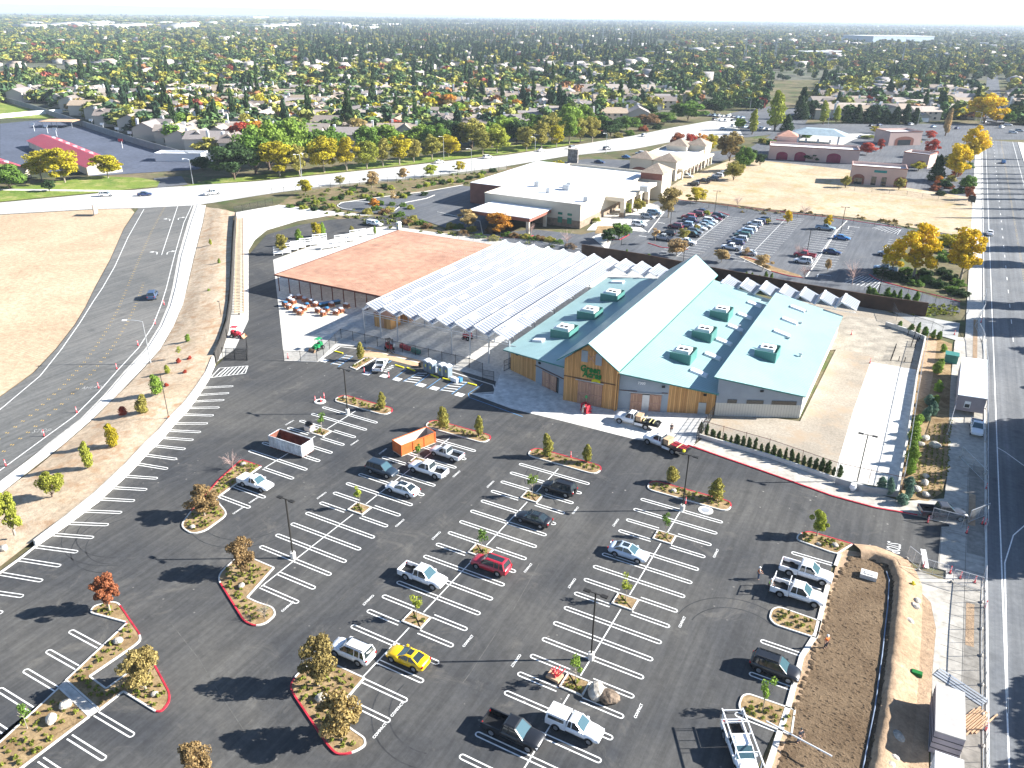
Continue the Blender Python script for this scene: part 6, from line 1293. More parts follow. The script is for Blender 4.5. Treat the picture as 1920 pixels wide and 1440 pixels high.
mb=MB(); mb.box(7.8,9.6,-.06,-.003,.1,3.4); mb.box(11.5,13.3,-.06,-.003,.1,3.4); par(t,'shop_windows',mb,MT['glass']); mb=MB(); mb.box(8.3,12.9,-.12,-.003,5.0,5.9); par(t,'name_board',mb,mat('green_board',(.02,.22,.22),.5))
text('board_lettering','Nugget Market'[:0] or 'Mountain Mike'[:0] or 'Pizza & Grill',.62,MT['whitem'],.02,.01,0,t,(10.6,-.14,5.45),(PI/2,0,0)) if False else None
pinkshop((1690,310),(1738,316),10,5.0,'small pink shop with a striped white roof between the yellow and red trees',[(8,4,3,'brick')])
pinkshop((1665,273),(1725,272),13,6.0,'farthest pink plaza shop with white rooftop units and a wide arch',[(9,11,4.5,'brick')])
t=bldg('fuel_canopy',g(1533,268),R(5),'blue grey pyramid roofed fuel canopy at the distant junction','fuel canopy')
mb=MB(); mb.add([(-14,-7,4.6),(14,-7,4.6),(14,9,4.6),(-14,9,4.6),(-7,-1,7.2),(7,-1,7.2),(7,4,7.2),(-7,4,7.2)],[(0,1,5,4),(1,2,6,5),(2,3,7,6),(3,0,4,7),(4,5,6,7),(0,3,2,1)]); par(t,'roof',mb,mat('blue_grey_roof',(.34,.42,.46),.5))
for x in (-10,10):
    for y in (-4,6): mb=MB(); mb.box(x-.4,x+.4,y-.4,y+.4,0,4.55); par(t,'column',mb,MT['whitem'])
for x in (-6,0,6): mb=MB(); mb.box(x-.5,x+.5,-.4,.4,0,1.9); par(t,'fuel_pump',mb,MT['whitem'])
# school
def ridgehouse(name,p0,p1,dep,h,rh,wall,roofm,lab,cat,grp=None,vents=0):
    a,b=g(*p0),g(*p1); L=(b-a).length; t=bldg(name,(a.x,a.y,0),math.atan2(b.y-a.y,b.x-a.x),lab,cat,grp)
    mb=MB(); mb.box(0,L,0,dep,0,h); mb.add([(0,0,h),(0,dep,h),(0,dep/2,h+rh)],[(0,2,1)]); mb.add([(L,0,h),(L,dep,h),(L,dep/2,h+rh)],[(0,1,2)]); par(t,'wall',mb,MT[wall])
    mb=MB(); o=.6; mb.add([(-o,-o,h-.1),(L+o,-o,h-.1),(L+o,dep/2,h+rh+.05),(-o,dep/2,h+rh+.05),(L+o,dep+o,h-.1),(-o,dep+o,h-.1)],[(0,1,2,3),(3,2,4,5)]); par(t,'roof',mb,MT[roofm])
    for k in range(vents):
        mb=MB(); x=L*(k+1)/(vents+1); mb.box(x-1.3,x+1.3,dep*.30,dep*.42,h+rh*.62,h+rh*.62+.8); par(t,'roof_vent',mb,MT['galv'])
    return t
ridgehouse('school_building',(230,322),(112,272),13,3.2,2.4,'cream','redroof','long red roofed school classroom block with a row of roof vents','school',None,7)
ridgehouse('school_building',(60,332),(-60,290),13,3.2,2.4,'cream','redroof','red roofed school block cut by the left edge of the picture','school',None,6)
t=bldg('storage_building',g(292,303),R(28),'pair of low white storage buildings at the end of the school yard','storage'); flatroofed(t,0,20,0,8,2.8,'whiteroof'); 
t=bldg('shade_canopy',g(75,240),R(30),'tan shade roof standing on posts in the school yard','shade canopy'); mb=MB(); mb.box(0,18,0,12,3.2,3.4); par(t,'roof',mb,MT['crate'])
for x in (1,9,17):
    for y in (1,11): mb=MB(); mb.box(x-.12,x+.12,y-.12,y+.12,0,3.195); par(t,'post',mb,MT['galv'])
for i,(x,y) in enumerate(((174,238),(195,246),(223,255),(247,263),(65,246),(90,250),(230,278),(107,256))):
    t=empty('basketball_hoop',g(x,y),R(30),['white basketball hoop nearest the upper wall of the school yard','second white basketball hoop along the school yard wall','third white basketball hoop along the school yard wall','fourth white basketball hoop along the school yard wall','white basketball hoop left of the tan shade roof','white basketball hoop right under the tan shade roof','red backboard standing alone in the school yard','white basketball hoop in the middle of the school yard'][i],'basketball hoop','hoops of the school yard'); mb=MB(); mb.tube((0,0,0),(0,0,4.2),.12,.1,6); mb.build('pole',MT['whitem'],t); mb=MB(); mb.box(-1.2,.9,-.6,-.5,3.2,4.4); mb.build('backboard',MT['whitem'] if i!=6 else MT['redp'],t)
def wallthing(pxl,h,th,m_,lab,cat='wall',name='boundary_wall',z=0):
    tp=[g(x,y,0) for x,y in pxl]; mb=MB(); 
    for i in range(len(tp)-1):
        wallseg(mb,tp[i][:2],tp[i+1][:2],h+z,h+z,z,th)
    return tag(mb.build(name,m_),lab,cat)
MT['wallblue']=mat('grey_block_wall',(.20,.22,.24),.9,.1,.3)
wallthing([(5,189),(60,205),(140,232),(260,272),(355,300),(420,300)],3.0,.3,MT['wallblue'],'long grey block wall between the school yard and the houses')
wallthing([(0,222),(60,216),(118,212)],2.4,.3,MT['whiteroof'],'pale low wall along the school playing field')
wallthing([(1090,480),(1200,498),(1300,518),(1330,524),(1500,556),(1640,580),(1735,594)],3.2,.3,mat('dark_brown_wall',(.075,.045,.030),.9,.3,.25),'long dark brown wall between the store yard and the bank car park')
wallthing([(1345,234),(1395,228),(1400,232)],1.0,.3,MT['whiteroof'],'low white wall at the distant junction')
# nursery stock beyond the canopy: white rails and benches
for i,(x,y,w2) in enumerate(((530,478,4.5),(545,472,4),(560,468,4),(583,462,6),(600,455,4),(625,466,7),(650,455,7),(672,446,5))):
    t=empty('plant_bench',g(x,y),R(62 if i>4 else 55),f'white slatted plant bench in the nursery yard, {ordw(i) if i else "first"} from the left','plant bench','white plant benches'); mb=MB()
    for z in (.5,1.1,1.7,2.3): mb.box(-w2/2,w2/2,-.06,.06,z,z+.22)
    mb.build('rails',MT['whitem'],t); mb=MB()
    for x_ in (-w2/2,0,w2/2): mb.box(x_-.06,x_+.06,.065,.18,0,2.55)
    mb.build('post',MT['whitem'],t); mb=MB(); mb.box(-w2/2,w2/2,.2,1.6,.6,.7); mb.build('bench_top',MT['whitem'],t)
struct('pavement',PX([(466,470),(478,450),(500,432),(560,414),(620,404),(700,404),(640,398),(522,384),(500,398),(470,402)]),MT['conc_w'],.02)
# ================================================================ SUBURBS
def housemesh(v):
    rnd=random.Random(v*13+1); W_,D_=rnd.choice([(13,10),(15,11),(12,12),(16,10)]); h=rnd.choice([3.0,5.4,5.6]); rh=rnd.uniform(1.9,2.6)
    wl_,rf,ch,wn_=MB(),MB(),MB(),MB(); o=.5
    def gab(x0,x1,y0,y1,h,rh,ax):
        wl_.box(x0,x1,y0,y1,0,h)
        if ax=='x':
            ym=(y0+y1)/2; wl_.add([(x0,y0,h),(x0,y1,h),(x0,ym,h+rh)],[(0,2,1)]); wl_.add([(x1,y0,h),(x1,y1,h),(x1,ym,h+rh)],[(0,1,2)])
            rf.add([(x0-o,y0-o,h-.25),(x1+o,y0-o,h-.25),(x1+o,ym,h+rh+.1),(x0-o,ym,h+rh+.1),(x1+o,y1+o,h-.25),(x0-o,y1+o,h-.25)],[(0,1,2,3),(3,2,4,5)])
        else:
            xm=(x0+x1)/2; wl_.add([(x0,y0,h),(x1,y0,h),(xm,y0,h+rh)],[(0,1,2)]); wl_.add([(x0,y1,h),(x1,y1,h),(xm,y1,h+rh)],[(0,2,1)])
            rf.add([(x0-o,y0-o,h-.25),(xm,y0-o,h+rh+.1),(xm,y1+o,h+rh+.1),(x0-o,y1+o,h-.25),(x1+o,y0-o,h-.25),(x1+o,y1+o,h-.25)],[(3,2,1,0),(1,2,5,4)])
    gab(-W_/2,W_/2,-D_/2,D_/2,h,rh,'x'); gab(-W_/2+.3,-W_/2+6.5,-D_/2-4.5,-D_/2+.5,3.0,1.7,'y')
    if v%2: gab(1.2,6.2,-D_/2-1.8,D_/2-3,h+.4,rh*.9,'y')
    ch.box(W_/2-.1,W_/2+.9,-1,.4,0,h+rh+.9)
    if v%3==0: ch.box(-2.5,-1.6,D_/2,D_/2+.9,0,h+rh+1)
    for x in np.arange(-W_/2+1.5,W_/2-1.5,3.2):
        for z in ([1.0] if h<4 else [1.0,3.8]):
            if z>3 or x>-W_/2+6.5: wn_.box(x,x+1.3,-D_/2-.05,-D_/2+.0,z,z+1.2)
    for y in (-D_/2+2,D_/2-3): wn_.box(W_/2+.0,W_/2+.05,y,y+1.2,1,2.2)
    wn_.box(-W_/2+1.2,-W_/2+5.6,-D_/2-4.56,-D_/2-4.503,.1,2.2,1)
    return wl_,rf,ch,wn_
MT['roofc']=None
mt,t_,b=nodes('house_roof_tiles'); oi=t_.nodes.new('ShaderNodeObjectInfo'); nz=ramp(t_,noise(t_,posn(t_),1.2,3),[(.3,.85),(.7,1.15)]); t_.links.new(mix(t_,1.0,oi.outputs['Color'],nz,'MULTIPLY'),b.inputs['Base Color']); b.inputs['Roughness'].default_value=.85; MT['roofc']=mt
HM=[]; 
for v in range(6):
    a_,b2,c_,d_=housemesh(v); HM.append((a_.mesh('wall',[MT['housewall']]),b2.mesh('roof',[MT['roofc']]),c_.mesh('chimney',[MT['whiteroof']]),d_.mesh('windows',[MT['glass'],MT['whitem']]),(a_,b2,c_,d_)))
def merged(v):
    out=MB()
    for k,mb in enumerate(HM[v][4]):
        base=len(out.v); out.v+=mb.v; out.f+=[tuple(base+i for i in f) for f in mb.f]; mi=[0,1,2,3][k]; out.m+=[mi+m for m in mb.m]; out.sm+=mb.sm
    return out.mesh('house_mesh',[MT['housewall'],MT['roofc'],MT['whiteroof'],MT['glass'],MT['whitem']])
HS=[merged(v) for v in range(6)]
RC=[(.31,.25,.20),(.35,.30,.26),(.24,.205,.18),(.33,.26,.19),(.26,.23,.22),(.18,.15,.135)]; RW=['tan','pale grey','brown grey','sandy','slate grey','dark brown']
subA=[(-700,210),(0,150),(330,120),(700,118),(1000,125),(1230,130),(1330,140),(1300,180),(1250,205),(1150,228),(1000,246),(800,262),(560,290),(470,300),(390,290),(330,276),(240,245),(150,215),(60,190),(-700,240)]
subB=[(1545,150),(1600,140),(1700,150),(1830,160),(1838,225),(1530,225),(1520,200)]
subC=[(1895,150),(2100,160),(2300,240),(1905,235)]
rnd=random.Random(2024); spots=[]
ang=R(-8)
for i in range(-60,60):
    for j in range(-10,90):
        lx,ly=i*20.5+rnd.uniform(-3,3),j*24.0+(9 if j%2 else 0)+rnd.uniform(-1.5,1.5)+320
        # rows run roughly parallel to the main road
        X=CR.x*lx+_rot((0,1,0)).x*ly; Y=CR.y*lx+_rot((0,1,0)).y*ly
        q=P((X,Y,0)); 
        if q[0]<-60 or q[0]>1990: continue
        if any(pin(q[0],q[1],s) for s in (subA,subB,subC)): spots.append((Vector((X,Y,0)),q,j))
for (x,y) in ((420,268),(395,283),(350,275),(300,255),(455,250),(270,238),(240,222),(320,232),(365,228),(480,225),(505,210),(430,215),(700,225),(735,215),(790,212),(820,228),(770,235),(660,235),(590,235),(555,245),(1000,238),(1040,215),(1185,215),(1195,228),(960,228),(930,215)):
    spots.append((g(x,y),(x,y),1))
spots.sort(key=lambda s:-s[1][1])
# keep apart
kept=[]
for s in spots:
    if all((s[0]-k[0]).length>13.5 for k in kept[-260:]): kept.append(s)
spots=kept
NH=260; print('houses',len(spots))
near=spots[:NH]; bands={}
for s in near: bands.setdefault(int((s[1][1]-110)//9),[]).append(s)
bn=sorted(bands,reverse=True)
for bi,bk in enumerate(bn):
    L_=sorted(bands[bk],key=lambda s:s[1][0]); cnt={}
    for s in L_:
        p,q,j=s; v=rnd.randrange(6); c=rnd.randrange(6); key=RW[c]; cnt[key]=cnt.get(key,0)+1; k=rnd.uniform(.9,1.15); col=tuple(x*k for x in RC[c])
        side='left' if q[0]<1350 else 'right'
        lab=f'pale house with {RW[c]} roof, {ordw(cnt[key]-1) if cnt[key]>1 else "first"} such from the left in {"the nearest" if bi==0 else ordw(bi)+" nearest"} row'
        if bi==0: lab=lab.replace('in the nearest','in the nearest')
        else: lab=lab.replace('in '+ordw(bi),'in the '+ordw(bi))
        rz=rnd.choice([0,PI/2,PI,-PI/2])+R(28)+rnd.uniform(-.12,.12)
        if bi<6:
            t=empty('house',p,rz,lab,'house','houses of the suburb'); t.scale=(1.18,1.18,1.12)
            for nm_,me in zip(('wall','roof','chimney','window'),HM[v][:4]): link(nm_,me,t,color=col)
        else:
            o=link('house',HS[v],None,p,rz,col); o.scale=(1.18,1.18,1.12); tag(o,lab,'house','houses of the suburb')
# the rest of the houses: one object
def merge_instances(name,temps,places,mat_,lab,cat,kind='stuff'):
    vs,fs,ms=[],[],[];base=0; V_,F_,M_=[],[],[]
    for (ti,p,rz,sc_) in places:
        v,f,m_=temps[ti]; c,s=math.cos(rz),math.sin(rz); R3=np.array([[c,-s,0],[s,c,0],[0,0,1]]); V_.append((v*np.array(sc_))@R3.T+np.array(p)); F_.append(f+base); M_.append(m_); base+=len(v)
    V_=np.concatenate(V_); F_=np.concatenate(F_); M_=np.concatenate(M_); me=bpy.data.meshes.new(name); me.vertices.add(len(V_)); me.vertices.foreach_set('co',V_.ravel()); k=F_.shape[1]
    me.loops.add(F_.size); me.loops.foreach_set('vertex_index',F_.ravel().astype(np.int32)); me.polygons.add(len(F_)); me.polygons.foreach_set('loop_start',np.arange(0,F_.size,k,dtype=np.int32)); me.polygons.foreach_set('loop_total',np.full(len(F_),k,dtype=np.int32)); me.polygons.foreach_set('material_index',M_.astype(np.int32))
    for m_ in mat_: me.materials.append(m_)
    me.update(); me.validate(); o=link(name,me); return tag(o,lab,cat,kind=kind)
def lowhouse(w_,d,h,rh):
    v=np.array([(-w_,-d,0),(w_,-d,0),(w_,d,0),(-w_,d,0),(-w_,-d,h),(w_,-d,h),(w_,d,h),(-w_,d,h),(-w_,0,h+rh),(w_,0,h+rh)],float)
    f=np.array([(0,1,5,4),(1,2,6,5),(2,3,7,6),(3,0,4,7),(4,5,9,8),(6,7,8,9),(5,6,9,9),(7,4,8,8)]); return v,f,np.array([0,0,0,0,1,1,0,0])
T1=[(lambda q:(q[0],q[1],np.where(q[2]==1,1+i,0)))(lowhouse(*a)) for i,a in enumerate([(7,5,3.2,2.2),(8,6,5.4,2.4),(6,6,3,2)])]
rest=[(rnd.randrange(3),tuple(s[0]),rnd.uniform(0,6.28),(1,1,1)) for s in spots[NH:]]
for k in range(520):
    y=rnd.uniform(46,132)**1.0; x=rnd.uniform(-40,1960)
    if y<60 and rnd.random()<.5: continue
    rest.append((rnd.randrange(3),tuple(g(x,y)),rnd.uniform(0,6.28),(1.2,1.2,1)))
def flat3(f): return f
# triangles with a repeated corner are not valid faces: split into quads and drop doubles
tt=[]
for v,f,m_ in T1:
    q=[];mm=[]
    for a_,b2 in zip(f,m_):
        q+= [(a_[0],a_[1],a_[2])]+([(a_[0],a_[2],a_[3])] if a_[3]!=a_[2] else []); mm+=[b2]*(2 if a_[3]!=a_[2] else 1)
    tt.append((v,np.array(q),np.array(mm)))
merge_instances('distant_houses',tt,rest,[MT['housewall'],mat('far_roof_tan',(.36,.29,.23),.85),mat('far_roof_grey',(.36,.33,.32),.85),mat('far_roof_brown',(.22,.18,.15),.85)],'pale distant houses scattered through the trees out to the horizon','houses')
# distant big white buildings and sheds
def bigbox(v=(1,1,1)): 
    v=np.array([(-1,-1,0),(1,-1,0),(1,1,0),(-1,1,0),(-1,-1,1),(1,-1,1),(1,1,1),(-1,1,1)],float); f=np.array([(0,1,5,4),(1,2,6,5),(2,3,7,6),(3,0,4,7),(4,5,6,7)]); return v,f,np.zeros(5,int)
pl_=[]
for k in range(150):
    x=rnd.triangular(-30,900,250); y=rnd.uniform(33,54) ; pl_.append((0,tuple(g(x,y)),rnd.uniform(0,3),(rnd.uniform(25,80),rnd.uniform(15,35),rnd.uniform(7,14))))
for k in range(70):
    x=rnd.uniform(1100,1960); y=rnd.uniform(46,110); pl_.append((0,tuple(g(x,y)),rnd.uniform(0,3),(rnd.uniform(10,30),rnd.uniform(8,16),rnd.uniform(5,8))))
merge_instances('distant_warehouses',[bigbox()],pl_,[mat('far_white_walls',(.48,.48,.47),.8)],'pale warehouses and office blocks strung along the far plain','warehouses')
for i,(x0,x1,y,h,dd,lab) in enumerate(((1636,1750,79,16,120,'huge pale blue distribution hall beyond the trees at the upper right'),(1585,1632,77,8,30,'low white hall left of the huge distribution hall'),(1505,1590,105,7,20,'long blue grey building among the trees below the huge hall'),(475,505,36,22,30,'white office block standing out on the far plain at the left'))):
    a,b2=g(x0,y),g(x1,y); t=bldg('warehouse',(a.x,a.y,0),math.atan2(b2.y-a.y,b2.x-a.x),lab,'warehouse'); L=(b2-a).length
    mb=MB(); mb.box(0,L,0,dd,0,h); par(t,'wall',mb,mat('blue_grey_panel',(.34,.42,.50),.7) if i in(0,2) else MT['whiteroof']); mb=MB(); mb.box(-1,L+1,-1,dd+1,h+.01,h+1.2); par(t,'roof',mb,MT['whiteroof'])
# lattice pylons and masts
def pylon(px,py,h,lab,wb=None,arms=True):
    wb=wb or h*.16; mb=MB(); t=empty('pylon',g(px,py),R(20),lab,'pylon','distant pylons and masts')
    lv=[(0,wb),(h*.35,wb*.55),(h*.62,wb*.3),(h,wb*.12)]
    for (z0,w0),(z1,w1) in zip(lv,lv[1:]):
        c0_=[(sx*w0/2,sy*w0/2,z0) for sx,sy in ((-1,-1),(1,-1),(1,1),(-1,1))]; c1_=[(sx*w1/2,sy*w1/2,z1) for sx,sy in ((-1,-1),(1,-1),(1,1),(-1,1))]
        for i in range(4): mb.bar(c0_[i],c1_[i],.45,.45); mb.bar(c0_[i],c1_[(i+1)%4],.25,.25); mb.bar(c0_[(i+1)%4],c1_[i],.25,.25)
    mb.build('lattice_tower',MT['galv'],t)
    if arms:
        for z in (.68,.8,.92): m_=MB(); m_.bar((-h*.16,0,h*z),(h*.16,0,h*z),.4,.4); m_.bar((-h*.16,0,h*z),(0,0,h*(z+.06)),.25,.25); m_.bar((h*.16,0,h*z),(0,0,h*(z+.06)),.25,.25); m_.build('cross_arm',MT['galv'],t)
pylon(1396,112,33,'tallest lattice pylon, left of the distant trio'); pylon(1423,112,24,'middle lattice pylon of the distant trio'); pylon(1452,113,28,'right lattice pylon of the distant trio'); pylon(968,72,38,'small far pylon above the centre of the picture'); pylon(1130,80,34,'faint far pylon right of the centre'); pylon(1184,84,32,'thin far mast right of the faint pylon'); pylon(1690,122,36,'slender mast among trees at the upper right',1.6,False); pylon(642,58,40,'tiny far pylon over the pale warehouses')
for i,(x,y,h) in enumerate(((1552,262-24,9),(1405,214,10),(1720,236,11),(1835,240,9),(1300,300,8))):
    streetlamp(x,y,h,3.5,R(150+20*i),['traffic signal arm at the middle of the distant junction','curved white lamp at the far side of the junction','lamp post on the cross street before the houses','lamp post at the corner of the arterial road','thin lamp post behind the tile topped shops roof'][i])
# ---------------------------------------------------------------- suburban trees
rnd=random.Random(99)
def kindat(px,py):
    r=rnd.random()
    if py<135 and 560<px<1250:   # the dark conifer stand
        if r<.45: return 'conifer','DG'
    if r<.14: return 'conifer','DG'
    k='round' if r<.55 else 'oak'
    c=rnd.random(); nearl=py>150
    if c<(.42 if nearl else .18): return k,rnd.choice(['Y','YG','Y','TW'])
    if c<.62: return k,rnd.choice(['O','O','G'])
    if c<.70: return k,rnd.choice(['RD','OR','RB','OR'])
    return k,rnd.choice(['G','DG','G','LG'] if nearl else ['DG','G','DG'])
cands=[]
zones=subA
while len(cands)<760:
    y=118+(300-118)*rnd.random()**1.5; x=rnd.uniform(-30,1950)
    if pin(x,y,subA) or (pin(x,y,subB) and rnd.random()<.9) or pin(x,y,subC) or (y<150 and x>1250): cands.append((x,y))
hp=[(s[0].x,s[0].y) for s in near]; grid={}
for p in hp: grid.setdefault((int(p[0]//20),int(p[1]//20)),[]).append(p)
def clash(p):
    cx,cy=int(p.x//20),int(p.y//20)
    return any((p.x-q[0])**2+(p.y-q[1])**2<45 for dx in(-1,0,1) for dy in (-1,0,1) for q in grid.get((cx+dx,cy+dy),[]))
# nearest 600 as things, single meshes with their own colour
leafm=MT['leaf']
def onetree(kind,i):
    src=CR_[kind][i]; me=src.copy(); n0=len(me.vertices)
    return me
TM={}
for kind in ('round','oak','conifer'):
    for i in range(3):
        P_,D_,V_=crown(kind,i*17+3,700,.06); rs=np.random.RandomState(i); cl_={'round':.18,'oak':.1,'conifer':.03}[kind]
        P_=P_.copy(); P_[:,2]=P_[:,2]*(1-cl_)+cl_; me=quads(kind+'_tree_mesh',P_,rs.uniform(.8,1.5,len(P_))*.085,D_,i,None,1,None,V_); TM[(kind,i)]=me
things=[]
for (x,y) in cands:
    p=g(x,y)
    if clash(p): continue
    k,c=kindat(x,y); things.append((p,(x,y),k,c))
things.sort(key=lambda s:-s[1][1]); things=[s for s in things if s[2]!='conifer'][:96]+[s for s in things if s[2]=='conifer'][:60]; bands={}
for s in things: bands.setdefault((int((s[1][1]-110)//12)),[]).append(s)
for bi,bk in enumerate(sorted(bands,reverse=True)):
    cnt={}
    for (p,q,k,c) in sorted(bands[bk],key=lambda s:s[1][0]):
        key=(k,c); cnt[key]=cnt.get(key,0)+1; kw={'round':'round tree','oak':'broad tree','conifer':'conifer'}[k]
        lab=f'{CW[c]} {kw} among the houses, {ordw(cnt[key]-1) if cnt[key]>1 else "first"} such from the left in tree band {ordw(bi) if bi else "nearest"}'
        h=rnd.uniform(8,13) if k!='conifer' else rnd.uniform(14,24); wd=rnd.uniform(9,13)*1.3 if k!='conifer' else rnd.uniform(5,8)*1.2; i=rnd.randrange(3); kk=rnd.uniform(.8,1.2)
        o=link('tree' if k!='conifer' else 'conifer',TM[(k,i)],None,p,rnd.uniform(0,6.28),tuple(v*kk for v in PAL[c])); o.scale=(wd,wd,h); tag(o,lab,'tree','trees among the suburb houses')
# the wood beyond: instances on scattered points, too many to count
mt,t_,b=nodes('far_foliage'); b.inputs['Roughness'].default_value=.8; b.inputs['Specular IOR Level'].default_value=.1
oi=t_.nodes.new('ShaderNodeObjectInfo'); cr=ramp(t_,oi.outputs['Random'],[(0,(.050,.090,.045)),(.20,(.085,.145,.05)),(.42,(.16,.20,.06)),(.60,(.25,.26,.07)),(.76,(.36,.33,.06)),(.89,(.06,.10,.05)),(.955,(.30,.15,.07)),(.985,(.26,.07,.05))]); cr_n=[n for n in t_.nodes if n.type=='VALTORGB'][-1]; cr_n.color_ramp.interpolation='CONSTANT'
at=t_.nodes.new('ShaderNodeAttribute'); at.attribute_name='leaf'; c=mix(t_,1.0,cr,ramp(t_,at.outputs['Fac'],[(0,.6),(1,1.5)]),'MULTIPLY'); t_.links.new(c,b.inputs['Base Color']); MT['farleaf']=mt
def lowtree(kind,i,n,sz):
    P_,D_,V_=crown(kind,i*7+50,n,.06); rs=np.random.RandomState(i+9); P_=P_.copy(); P_[:,2]=P_[:,2]*.92+.04
    return quads('wood_tree_mesh',P_,rs.uniform(.8,1.5,len(P_))*sz,D_,i,MT['farleaf'],1,None,V_)
tmpl=[]
for k,(kind,i) in enumerate((('round',0),('oak',1),('conifer',2),('oak',3))):
    me_=lowtree(kind,i,260,.14)
    if kind=='conifer': me_.materials.clear(); me_.materials.append(leafmat('conifer_foliage',.1,(.045,.085,.045)))
    o=bpy.data.objects.new('wood_tree_template',me_); tmpl.append(o)
def gn_scatter(name,pts,scales,tm,lab):
    me=bpy.data.meshes.new(name); me.from_pydata(pts,[],[]); a=me.attributes.new('sc','FLOAT_VECTOR','POINT'); a.data.foreach_set('vector',np.asarray(scales,np.float32).ravel())
    o=bpy.data.objects.new(name,me); C.objects.link(o); ng=bpy.data.node_groups.new(name,'GeometryNodeTree'); ng.interface.new_socket('Geometry',in_out='INPUT',socket_type='NodeSocketGeometry'); ng.interface.new_socket('Geometry',in_out='OUTPUT',socket_type='NodeSocketGeometry')
    n=ng.nodes; gi=n.new('NodeGroupInput'); go=n.new('NodeGroupOutput'); ip=n.new('GeometryNodeInstanceOnPoints'); ob=n.new('GeometryNodeObjectInfo'); ob.inputs['Object'].default_value=tm; ob.inputs['As Instance'].default_value=True
    na=n.new('GeometryNodeInputNamedAttribute'); na.data_type='FLOAT_VECTOR'; na.inputs['Name'].default_value='sc'; rv=n.new('FunctionNodeRandomValue'); rv.data_type='FLOAT_VECTOR'; rv.inputs['Max'].default_value=(0,0,6.28)
    l=ng.links; l.new(gi.outputs[0],ip.inputs['Points']); l.new(ob.outputs['Geometry'],ip.inputs['Instance']); l.new(na.outputs[0],ip.inputs['Scale']); l.new(rv.outputs[0],ip.inputs['Rotation']); l.new(ip.outputs[0],go.inputs[0])
    md=o.modifiers.new('scatter','NODES'); md.node_group=ng; return tag(o,lab,'wood',kind='stuff')
mid=[[] for _ in tmpl]
rs=np.random.RandomState(5)
def addwood(n,y0,y1,powr,hs,ws,cond):
    c=0
    for _ in range(n*4):
        if c>=n: break
        y=y0+(y1-y0)*rs.uniform()**powr; x=rs.uniform(-60,1980)
        if not cond(x,y): continue
        p=g(x,y); k=rs.choice(len(tmpl),p=[.40,.32,.035,.245] if not(y<135 and 560<x<1250) else [.2,.2,.42,.18]); con=k==2; h=rs.uniform(*hs)*(1.5 if con else 1); w_=rs.uniform(*ws)*(.6 if con else 1); mid[k].append((tuple(p),(w_,w_,h))); c+=1
insub=lambda x,y: pin(x,y,subA) or pin(x,y,subB) or pin(x,y,subC)
addwood(2300,112,265,1.3,(8.5,13),(13,18),lambda x,y:(insub(x,y) and not clash(g(x,y))))
addwood(1500,88,150,1.0,(7,12),(9,14),lambda x,y:(x>1225 and not (1440<x<1590 and y>132)))
addwood(420,120,215,1.0,(7,12),(8,12),lambda x,y:pin(x,y,[(1230,100),(1440,110),(1455,165),(1440,210),(1350,205),(1240,205)]))
addwood(160,100,200,1.0,(6,11),(7,11),lambda x,y:pin(x,y,[(1440,110),(1600,110),(1600,160),(1580,162),(1560,150),(1470,165),(1450,150)]))
addwood(3500,72,118,1.0,(8,13),(12,18),lambda x,y: not(1395<x<1600 and 112<y))
addwood(5000,52,75,1.0,(8,13),(11,18),lambda x,y: rs.uniform()<(.45 if x<700 else 1))
addwood(6000,42,54,1.0,(9,14),(18,30),lambda x,y: rs.uniform()<(.35 if x<750 else 1))
addwood(6000,30,46,1.0,(12,20),(40,70),lambda x,y: P((*g(x,y)[:2],0))[1]>0 and g(x,y).length<16000 and g(x,y).dot(CF)>0 and rs.uniform()<(.6 if x<600 else 1))
for k,o in enumerate(tmpl):
    gn_scatter('woodland',[m_[0] for m_ in mid[k]],[m_[1] for m_ in mid[k]],o,['countless round crowned trees of the wooded plain','countless broad crowned trees of the wooded plain','countless dark conifers of the wooded plain','countless low bushy trees of the wooded plain'][k])
# hills on the horizon
def ridge(name,prof,dist,depth,seed):
    mb=MB(); rn=random.Random(seed); rows_=[]
    for r_,(f_,dd) in enumerate(((0,0),(.55,.35),(1,.7),(.6,1.2),(0,2))):
        row=[]
        for (px,py) in prof:
            d=(CF+(px-960)/F*CR); d.z=0; d.normalize(); q=Vector((0,0,H))+d*(dist+dd*depth)
            # height at which this bearing meets the wanted pixel row
            D_=CF+(px-960)/F*CR-(py-720)/F*CU; hz=H+(dist+.7*depth)*D_.z/math.hypot(D_.x,D_.y)
            row.append((q.x,q.y,max(-1,hz*f_*(1+rn.uniform(-.06,.06)*(f_ not in(0,1)))-.5)))
        rows_.append(row)
    n=len(prof)
    for row in rows_: mb.v+=row
    for r_ in range(4):
        for i in range(n-1): mb.f.append((r_*n+i,r_*n+i+1,(r_+1)*n+i+1,(r_+1)*n+i)); mb.m.append(0); mb.sm.append(True)
    return tag(mb.build(name,MT['hill']),kind='structure')
MT['hill']=soil('hill_scrub',(.05,.06,.05),(.16,.14,.10),.002,.004,0)
ridge('hills',[(-300,8),(-120,4),(0,2),(20,-2),(60,-3),(100,3),(150,9),(230,12),(310,11),(330,12),(420,15),(500,15),(560,17),(640,17),(700,21),(760,25),(800,27),(850,28),(900,30),(930,33),(1000,36)],19000,2500,1)
ridge('hills',[(820,32),(860,29),(900,27),(930,29),(970,33),(1000,36)],26000,2000,2)
